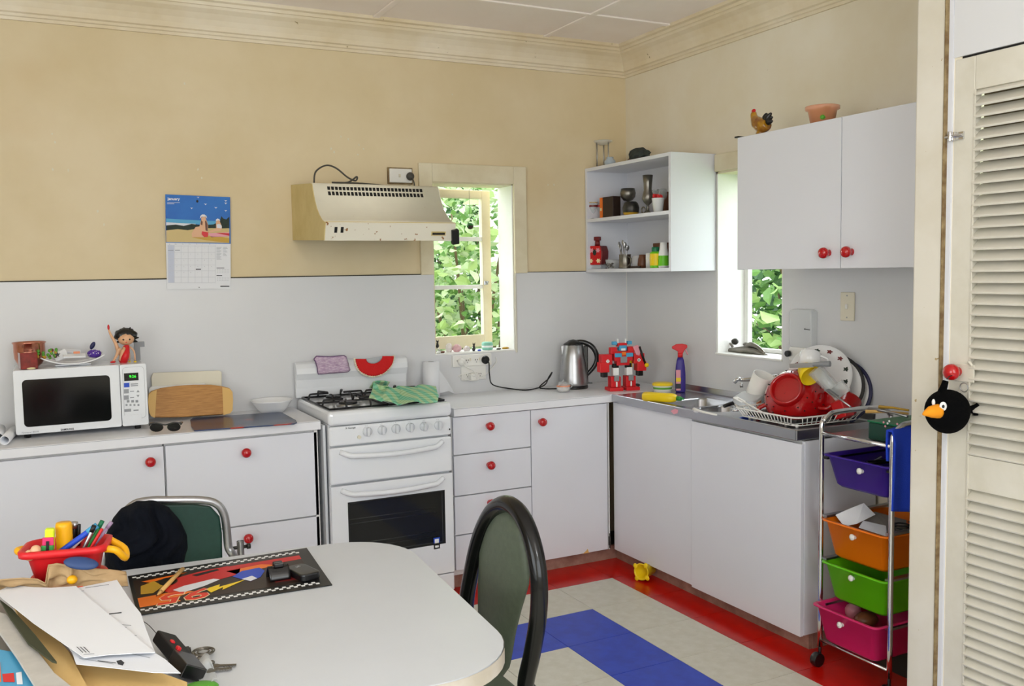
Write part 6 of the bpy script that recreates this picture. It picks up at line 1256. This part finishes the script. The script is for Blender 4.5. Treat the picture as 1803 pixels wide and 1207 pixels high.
for v0 in (.055, .885):
    b = B(); n_ = 46
    for i in range(n_):
        for r_ in range(2):
            if (i+r_) % 2: continue
            u0 = .02+.92*i/n_; u1 = .02+.92*(i+1)/n_; va = v0+.030*r_; P_ = [PQ(u0, va), PQ(u0, va+.030), PQ(u1, va+.030), PQ(u1, va)]; b.slab(P_, .0003)
    obj('checkered_border', b, 'white', t, kind='stuff')
Mt = frame(PQ(.265, .745, .0046), -(PQ(.9, .7)-PQ(.1, .7)), (0, 0, 1)); text('95', .098, Mt, 'cream', t, name='number', bold=.003, sx=1.25, shear=.25); text('95', .098, frame(PQ(.265, .745, .0052), -(PQ(.9, .7)-PQ(.1, .7)), (0, 0, 1)), 'red_orange', t, name='number', bold=.0012, sx=1.25, shear=.25)
p0, p1 = W(275, 1049, z=ZTB+.010), W(322, 1001, z=ZTB+.010); t = thing('pencil', 'stubby wooden pencil lying on the placemat', 'pencil', p0); d = p1-p0
obj('shaft', B().cyl(p0+d*.16, p1, .0055, n=6), 'wood_light', t); obj('point', B().cyl(p0+d*.03, p0+d*.16, .0012, .0055, n=6), 'wood_light', t); obj('lead', B().cyl(p0, p0+d*.03, .0004, .0014, n=6), 'black', t)
# flip phone
c0_ = W(533, 1008, z=ZTB+.012); t = thing('mobile_phone', 'black folded mobile phone on the right end of the placemat', 'phone', c0_); M = frame(c0_, (PQ(.9, .5)-PQ(.8, .5)), (0, 0, 1)) @ Matrix.Rotation(.25, 4, 'Z')
obj('case', B(M).prism(rrect(-.026, .026, -.046, .046, .012, 5), -.009, .010), 'black_satin', t, bevel=.004, seg=3); obj('emblem', B(M).tube([(.007*math.cos(a_), .024+.004*math.sin(a_), .0102) for a_ in [2*PI*i/14 for i in range(14)]], .0006, 5, True), 'steel', t); obj('hinge', B(M).cyl((-.020, .046, .002), (.020, .046, .002), .006), 'black_satin', t)
c0_ = W(490, 1007, z=ZTB+.018); t = thing('hair_clip', 'black claw hair clip on the placemat beside the phone', 'hair clip', c0_); M = frame(c0_, (PQ(.9, .5)-PQ(.8, .5)), (0, 0, 1))
for s_ in (-1, 1):
    obj('claw', B(M).grid(lambda u, v: V(((u-.5)*.050, s_*(.004+.018*math.sin(v*PI*.55)), .016-.030*v)), 8, 6), 'black_satin', t, solid=.003)
    obj('finger_grip', B(M).box(-.012, .012, s_*.002, s_*.012, .014, .026), 'black_satin', t, bevel=.003)
obj('spring', B(M).cyl((-.014, 0, .012), (.014, 0, .012), .004), 'steel', t)
# remote with red buttons, wire aerial, keys, clear bag corner, green leaf of cloth
p0, p1 = W(294, 1128, z=ZTB+.03), W(336, 1178, z=ZTB+.02); d = (p1-p0); M = frame((p0+p1)/2, (0.45, .2, .85), d.normalized()); Lr = d.length
t = thing('garage_remote', 'black remote control with two red buttons at the edge of the letters', 'remote', p0)
obj('case', B(M).box(-.012, .012, -.020, .022, -Lr*.62, Lr*.62), 'black_matte', t, bevel=.004, seg=3); obj('battery_end', B(M).box(-.013, .013, -.021, .023, Lr*.12, Lr*.64), 'black_satin', t, bevel=.002)
for px, py in ((303, 1130), (314, 1141)): q = W(px, py, z=ZTB+.042); obj('button', B(M).cbox(M.inverted() @ q, (.008, .008, .012)), 'red2', t, bevel=.002)
single('wire_aerial', B().tube([W(252, 1093, z=ZTB+.045), W(262, 1100, z=ZTB+.05), W(274, 1113, z=ZTB+.045), W(284, 1126, z=ZTB+.04)], .0008, 5, smooth=4), 'dark_metal', 'thin wire aerial curving from the letters to the remote', 'wire')
def key(label, a, c_, m_='pewter'):
    p0, p1 = W(*a, z=ZTB+.006), W(*c_, z=ZTB+.004); d = p1-p0; M = frame(p0, (0, 0, 1), d.normalized()); t = thing('door_key', label, 'key', p0); L_ = d.length
    obj('bow', B(M).prism([(0.0+.0011*math.copysign(1, 1), 0)], 0, 0).__class__(M).ell((0, 0, L_*.12), (.0013, .011, .012), 14, 8), m_, t); obj('blade', B(M).box(-.0011, .0011, -.004, .003, L_*.2, L_), m_, t)
    for k_ in range(4): obj('tooth', B(M).box(-.0011, .0011, .003, .0055, L_*(.5+k_*.11), L_*(.55+k_*.11)), m_, t)
key('long key pointing right on the bare table', (372, 1172), (416, 1170)); key('second key just in front of the long one', (364, 1180), (408, 1176)); key('short dark key standing beside the remote', (334, 1158), (330, 1138), 'dark_metal')
q = W(358, 1147, z=ZTB+.008); t = thing('key_ring', 'silver key ring with a coiled fob beside the remote', 'key ring', q)
for r_ in (.021, .017, .011): obj('ring', B().tube([q+V((r_*math.cos(a_), r_*math.sin(a_), .001)) for a_ in [2*PI*i/24 for i in range(24)]], .0016, 6, True), 'pewter', t)
for px, py in ((346, 1156), (352, 1160), (345, 1162), (366, 1166), (372, 1166)): q = W(px, py, z=ZTB+.006); obj('charm', B().ell(q, (.007, .006, .005), 10, 6), 'pewter', t)
single('clear_bag', B().grid(lambda u, v: W(338+u*30+v*16, 1162+v*45-u*8+6*math.sin(u*6), z=ZTB+.012+.008*math.sin(v*7)), 10, 10), 'frost', 'crumpled clear plastic bag corner in front of the keys', 'plastic bag', solid=.001)
single('green_cloth', B().ell(W(350, 1212, z=ZTB+.01), (.035, .025, .010), 14, 8), 'leafgreen', 'scrap of green cloth at the bottom edge beside the folders', 'cloth')
# ---- heap of letters and folders
def sheet_(name, label, cat_, pts, z, mat, th=.0010, prints=(), solid_to=None):
    """pts: (px, py[, dz])"""
    P_ = [W(p[0], p[1], z=z+(p[2] if len(p) > 2 else 0)) for p in pts]
    if (P_[1]-P_[0]).cross(P_[2]-P_[0]).z < 0: P_ = P_[::-1]
    t = thing(name, label, cat_, P_[0]); obj('sheet', B().slab(P_, th), mat, t)
    for (nm, q4, m_, dz) in prints:
        Q = [W(px, py, z=z+th+.0004+dz) for px, py in q4]; Q = Q if (Q[1]-Q[0]).cross(Q[2]-Q[0]).z > 0 else Q[::-1]; obj(nm, B().slab(Q, .0002), m_, t)
    return t
def line(x0, y0, x1, y1, w_=.8): return [(x0, y0), (x0, y0+w_), (x1, y1+w_), (x1, y1)]
# lower folders
sheet_('document_folder', 'thick grey card folder at the bottom left of the heap', 'folder', [(-40, 1060), (10, 1085), (60, 1130), (120, 1195), (135, 1225), (-60, 1225)], ZTB+.002, 'card_grey', .030)
sheet_('magazine', 'colourful magazine peeping out at the bottom left corner', 'magazine', [(-40, 1140), (20, 1150), (60, 1185), (70, 1225), (-60, 1225)], ZTB+.050, 'skyblue', .004, [('printed_patch', [(4, 1186), (6, 1200), (26, 1200), (24, 1184)], 'red2', .0003), ('printed_patch', [(-30, 1160), (-30, 1200), (2, 1200), (0, 1165)], 'orange', .0003), ('printed_patch', [(28, 1184), (30, 1204), (40, 1204), (38, 1182)], 'paper', .0003)])
sheet_('manila_folder', 'buff manila folder under the letters at the front of the heap', 'folder', [(60, 1092), (100, 1132), (134, 1170), (180, 1180), (270, 1190), (330, 1212), (330, 1225), (110, 1225), (60, 1150)], ZTB+.034, 'manila', .012)
sheet_('manila_folder', 'second buff folder showing along the left side under the letters', 'folder', [(20, 1060), (70, 1098), (120, 1150), (160, 1225), (100, 1225), (60, 1150)], ZTB+.052, 'manila', .006)
sheet_('newspaper', 'folded grey newspaper sloping down on the left of the heap', 'newspaper', [(-30, 1075), (10, 1085), (50, 1130), (96, 1190), (140, 1225), (70, 1225), (30, 1160)], ZTB+.062, 'card_pale', .006)
sheet_('black_folder', 'dark green-black folder edge above the newspaper', 'folder', [(0, 1058), (22, 1075), (62, 1120), (100, 1168), (92, 1166), (50, 1135), (18, 1090)], ZTB+.074, 'mossy', .004)
def bagf(u, v):
    tops = [(-20, 1021), (12, 1019), (40, 1017), (66, 1019), (80, 1026), (85, 994), (100, 991), (115, 993), (122, 998), (127, 985), (140, 990), (165, 1000), (195, 1002), (222, 1006)]
    a_ = u*(len(tops)-1); i = min(int(a_), len(tops)-2); f_ = a_-i; tx = tops[i][0]*(1-f_)+tops[i+1][0]*f_; ty = tops[i][1]*(1-f_)+tops[i+1][1]*f_
    top = W(tx, ty, y=-2.19); bot = W(tx+4, 1042-.05*tx, z=ZTB+.072); q = top.lerp(bot, v)
    q += V((0, .014, .010))*noise.noise(V((u*9, v*4, 2)))*math.sin(PI*v); return q
single('paper_bag', B().grid(bagf, 78, 14), 'kraft', 'crumpled brown paper bag with a torn edge behind the letters', 'paper bag', solid=.002)
sheet_('letter', 'white letter at the bottom of the heap with a round stamp', 'letter', [(60, 1060), (127, 1148), (134, 1169), (200, 1176), (270, 1184), (318, 1185), (290, 1160), (272, 1149), (200, 1100)], ZTB+.080, 'paper2', .001,
       [('stamp', [(205, 1163), (208, 1169), (216, 1171), (219, 1166), (213, 1161)], 'print_ink', 0), ('print_line', line(172, 1162, 204, 1166, 1.0), 'print_ink', 0), ('print_line', line(140, 1158, 200, 1168, .7), 'print_grey', 0), ('print_line', line(232, 1150, 264, 1157, .8), 'print_grey', 0)])
sheet_('letter', 'typed white letter lying to the right under the top sheet', 'letter', [(120, 1038), (206, 1021), (232, 1060), (248, 1080), (258, 1110), (273, 1148), (180, 1150)], ZTB+.084, 'paper', .001,
       [('print_line', line(150, 1034, 192, 1028, .8), 'print_grey', 0), ('print_line', line(137, 1040, 148, 1039, .8), 'print_grey', 0), ('print_line', line(192, 1079.5, 214, 1077, 1.6), 'print_ink', 0)]+[('print_line', line(207+2*i, 1098+3.4*i, 207+2*i+(24 if i in (0, 5) else 14), 1100+3.6*i, .8), 'print_grey', 0) for i in range(9)])
sheet_('envelope', 'blank white envelope on top of the heap, barcode at its near corner', 'envelope', [(-10, 1044), (20, 1030), (60, 1034), (90, 1035), (134, 1032), (160, 1056), (215, 1100), (272, 1149), (240, 1150), (190, 1153), (148, 1158), (60, 1098), (0, 1050)], ZTB+.088, 'paper', .0012,
       [('barcode', [(134.5+6*i, 1138), (145+6*i, 1148), (146.5+6*i, 1148), (136+6*i, 1138)], 'print_ink', 0) for i in range(3)]+[('print_line', line(147, 1151, 166, 1150, .8), 'print_grey', 0)])
# ---- red basket of pens
BZ = ZTB+.085
bc = W(117, 957, z=BZ+.07); bl = W(32, 978, z=BZ+.07); br = W(186, 965, z=BZ+.07)
bx = V((br.x-bl.x, br.y-bl.y, 0)); bw = bx.length; M = frame((bc.x, bc.y, BZ), bx, (0, 0, 1))
low = thing('red_tub', 'shallow orange-red tub under the pen basket', 'tub', (bc.x, bc.y, ZTB)); M0 = M; lc = W(118, 1018, z=ZTB+.075); M = frame((lc.x, lc.y+.03, BZ), bx, (0, 0, 1)); lv = [[(x, y, z) for x, y in rrect(-bw*.40-e, bw*.46+e, -.10-e, .055+e, .05, 5)] for e, z in ((-.02, -.083), (0, -.02), (.006, -.012), (.004, -.008), (-.003, -.012), (-.022, -.075))]
def shell(b, lv, cap=True):
    n_ = len(lv[0])
    for k in range(len(lv)-1): b.add(lv[k]+lv[k+1], [(i, (i+1) % n_, n_+(i+1) % n_, n_+i) for i in range(n_)], True)
    if cap: b.add(lv[0], [tuple(range(n_))]); b.add(lv[-1], [tuple(range(n_))])
    return b
obj('tub', shell(B(M), lv), 'red_orange', low); M = M0
bk = thing('pen_basket', 'red plastic basket with yellow handles full of pens', 'basket', (bc.x, bc.y, BZ))
lv = [[(x, y, z) for x, y in rrect(-bw/2-e, bw/2+e, -.058-e, .058+e, .028, 5)] for e, z in ((-.022, .0), (-.012, .05), (-.006, .058), (.003, .058), (.004, .070), (-.004, .073), (-.010, .066), (-.026, .006))]
obj('body', shell(B(M), lv), 'red2', bk)
for s_ in (-1, 1): obj('handle', B(M).tube([(s_*(bw/2-.004), -.03, .060), (s_*(bw/2+.020), -.032, .055), (s_*(bw/2+.035), -.01, .03), (s_*(bw/2+.03), .015, .045), (s_*(bw/2-.002), .03, .064)] if s_ > 0 else [(-bw/2+.002, -.02, .062), (-bw/2-.012, 0, .064), (-bw/2+.002, .02, .062)], .008, 10, smooth=4), 'handle_yellow', bk)
Yc = bc.y
def pen(label, a, c_, r, mat, tip=None, y=0.0, name='pen', cat_='pen'):
    p0, p1 = W(*a, y=Yc+y), W(*c_, y=Yc+y); t = thing(name, label, cat_, p0); obj('barrel', B().cyl(p0, p1, r, n=12), mat, t, bevel=.001)
    if tip: d = (p1-p0); obj('cap', B().cyl(p1-d*.25, p1+d*.02, r*1.12, n=12), tip, t)
pen('blue and white glittery marker leaning in the pen basket', (105, 972), (170, 925), .0065, 'blue', 'skyblue', -.01, 'marker', 'marker'); pen('silver pen with black print, leaning right of the blue marker', (120, 972), (163, 928), .0042, 'white', 'steel', .0); pen('clear ballpoint steepest among the leaning pens', (146, 970), (166, 925), .0045, 'steel', 'black', -.02)
pen('green pen reaching to the cap at the right of the basket', (155, 965), (180, 917), .0045, 'green', 'darkgreen2', -.005); pen('red pencil leaning against the right rim of the basket', (158, 968), (180, 930), .0035, 'red', None, -.025, 'pencil', 'pencil'); pen('short black marker behind the yellow bottle, left', (128, 960), (131.5, 919), .0065, 'black', 'steel', .035, 'marker', 'marker'); pen('thin black pen behind the yellow bottle, right', (138, 960), (138.5, 922), .0045, 'black', None, .035)
pen('lilac-topped pen sticking out furthest right', (165, 960), (196, 919), .004, 'lilac', 'lilac', .01)
q = W(113, 940, y=Yc+.01); t = thing('glue_bottle', 'ribbed yellow bottle standing in the pen basket', 'bottle', q-V((0, 0, .04))); r_ = 13.5*mpp(q); z0_ = W(113, 968, y=Yc+.01).z; z1_ = W(113, 919, y=Yc+.01).z
obj('bottle', B(T_((q.x, q.y, 0))).lathe([(.0001, z0_), (r_*.95, z0_)]+[(r_*(1+.03*(i % 2)), z0_+(z1_-z0_)*(i+1)/12) for i in range(11)]+[(r_*.9, z1_), (.0001, z1_)], 24), 'handle_yellow', t)
q = W(85, 955, y=Yc-.015); t = thing('highlighter', 'fluorescent yellow highlighter with a pink and green sharpener clipped on', 'highlighter', q); M = frame(q, (1, -.15, 0), (0.06, 0, 1)); u_ = mpp(q)
obj('barrel', B(M).box(-5*u_, 10*u_, -.010, .008, -14*u_, 26*u_), 'highlight', t, bevel=.003); obj('pink_block', B(M).box(-8*u_, 10*u_, -.014, -.010, -2*u_, 12*u_), 'pink', t, bevel=.001); obj('green_block', B(M).box(-10*u_, 10*u_, -.016, -.008, -20*u_, -2*u_), 'green', t, bevel=.002); obj('black_mark', B(M).box(-2*u_, 3*u_, -.0168, -.0145, -13*u_, 6*u_), 'black', t, bevel=.001)
for px, py, r_, lab in ((63, 968, .011, 'tan wooden bead nearest the highlighter in the basket'), (52, 977, .012, 'pinkish eraser lump at the left of the basket')):
    q = W(px, py, y=Yc-.03); single('bead' if px == 63 else 'eraser', B().ell(q, r_, 12, 8), 'skin', lab, 'bead' if px == 63 else 'eraser')
q = W(143, 991, y=Yc-.09); single('hair_brush', B(frame(q, (1, -.3, -.18), (0, -.6, .8))).ell((0, 0, 0), (.036, .016, .009), 18, 10), 'navyblue', 'dark blue oval brush lying against the front of the basket', 'brush')
q = W(127, 1020, z=ZTB+.095); single('yellow_cap', B().ell(q, (.011, .010, .010), 12, 8), 'handle_yellow', 'small yellow cap poking out of the brown paper bag', 'toy')  # a yellow cap, modelled as a small ball
# ================================================================ PLUSH BIRD (plain generic stand-in)
q = W(1668, 722, x=-.70); t = thing('plush_bird', 'round black plush bird with an orange beak hanging from the red door knob', 'plush toy', q); u_ = mpp(q); BM = frame(q, CR, CU)
def bp(x, y, d=0): return (x*u_, -d*u_, y*u_)
BM = Matrix(((CR.x, CF.x, CU.x, q.x), (CR.y, CF.y, CU.y, q.y), (CR.z, CF.z, CU.z, q.z), (0, 0, 0, 1)))
obj('body', B(BM).ell(bp(0, 0), (38*u_, 34*u_, 41*u_), 30, 20, fn=lambda d: 1-.10*max(0, d.z)**2), 'plush_black', t)
obj('crest', B(BM).tube([bp(-10, 32), bp(-6, 42), bp(-3, 52)], [7*u_, 6*u_, 5*u_], 12, smooth=4), 'plush_black', t); obj('crest_tip', B(BM).ell(bp(-3, 52), (4*u_, 4*u_, 3*u_)), 'print_light', t)
for k_, (x, y) in enumerate(((60, 10), (63, 0), (56, -9))): obj('tail_feather', B(BM).tube([bp(34, 2), bp(48, 2+(y-2)*.5), bp(x-6, y)], [5*u_, 4*u_, 4*u_], 10, smooth=4), 'plush_black', t)
obj('beak', B(BM).tube([bp(-26, 0, 20), bp(-42, -1, 27), bp(-56, -5, 28)], [13*u_, 10*u_, 1.5*u_], 14, smooth=4), 'orange_felt', t)
obj('eye', B(BM).ell(bp(-21, 9, 29.5), (6.5*u_, 2*u_, 8*u_), 16, 10), 'white', t); obj('pupil', B(BM).ell(bp(-22, 9, 32.2), (2.4*u_, .9*u_, 3*u_), 12, 8), 'black', t)
obj('eye', B(BM).ell(bp(-32, 15, 17), (3*u_, 2.5*u_, 6*u_), 12, 8), 'white', t); 0
obj('hanging_loop', B().tube([W(1664, 672, x=-.70), W(1672, 662, x=-.69), W(1684, 660, x=-.668)], .0015, 6, smooth=3), 'black', t)
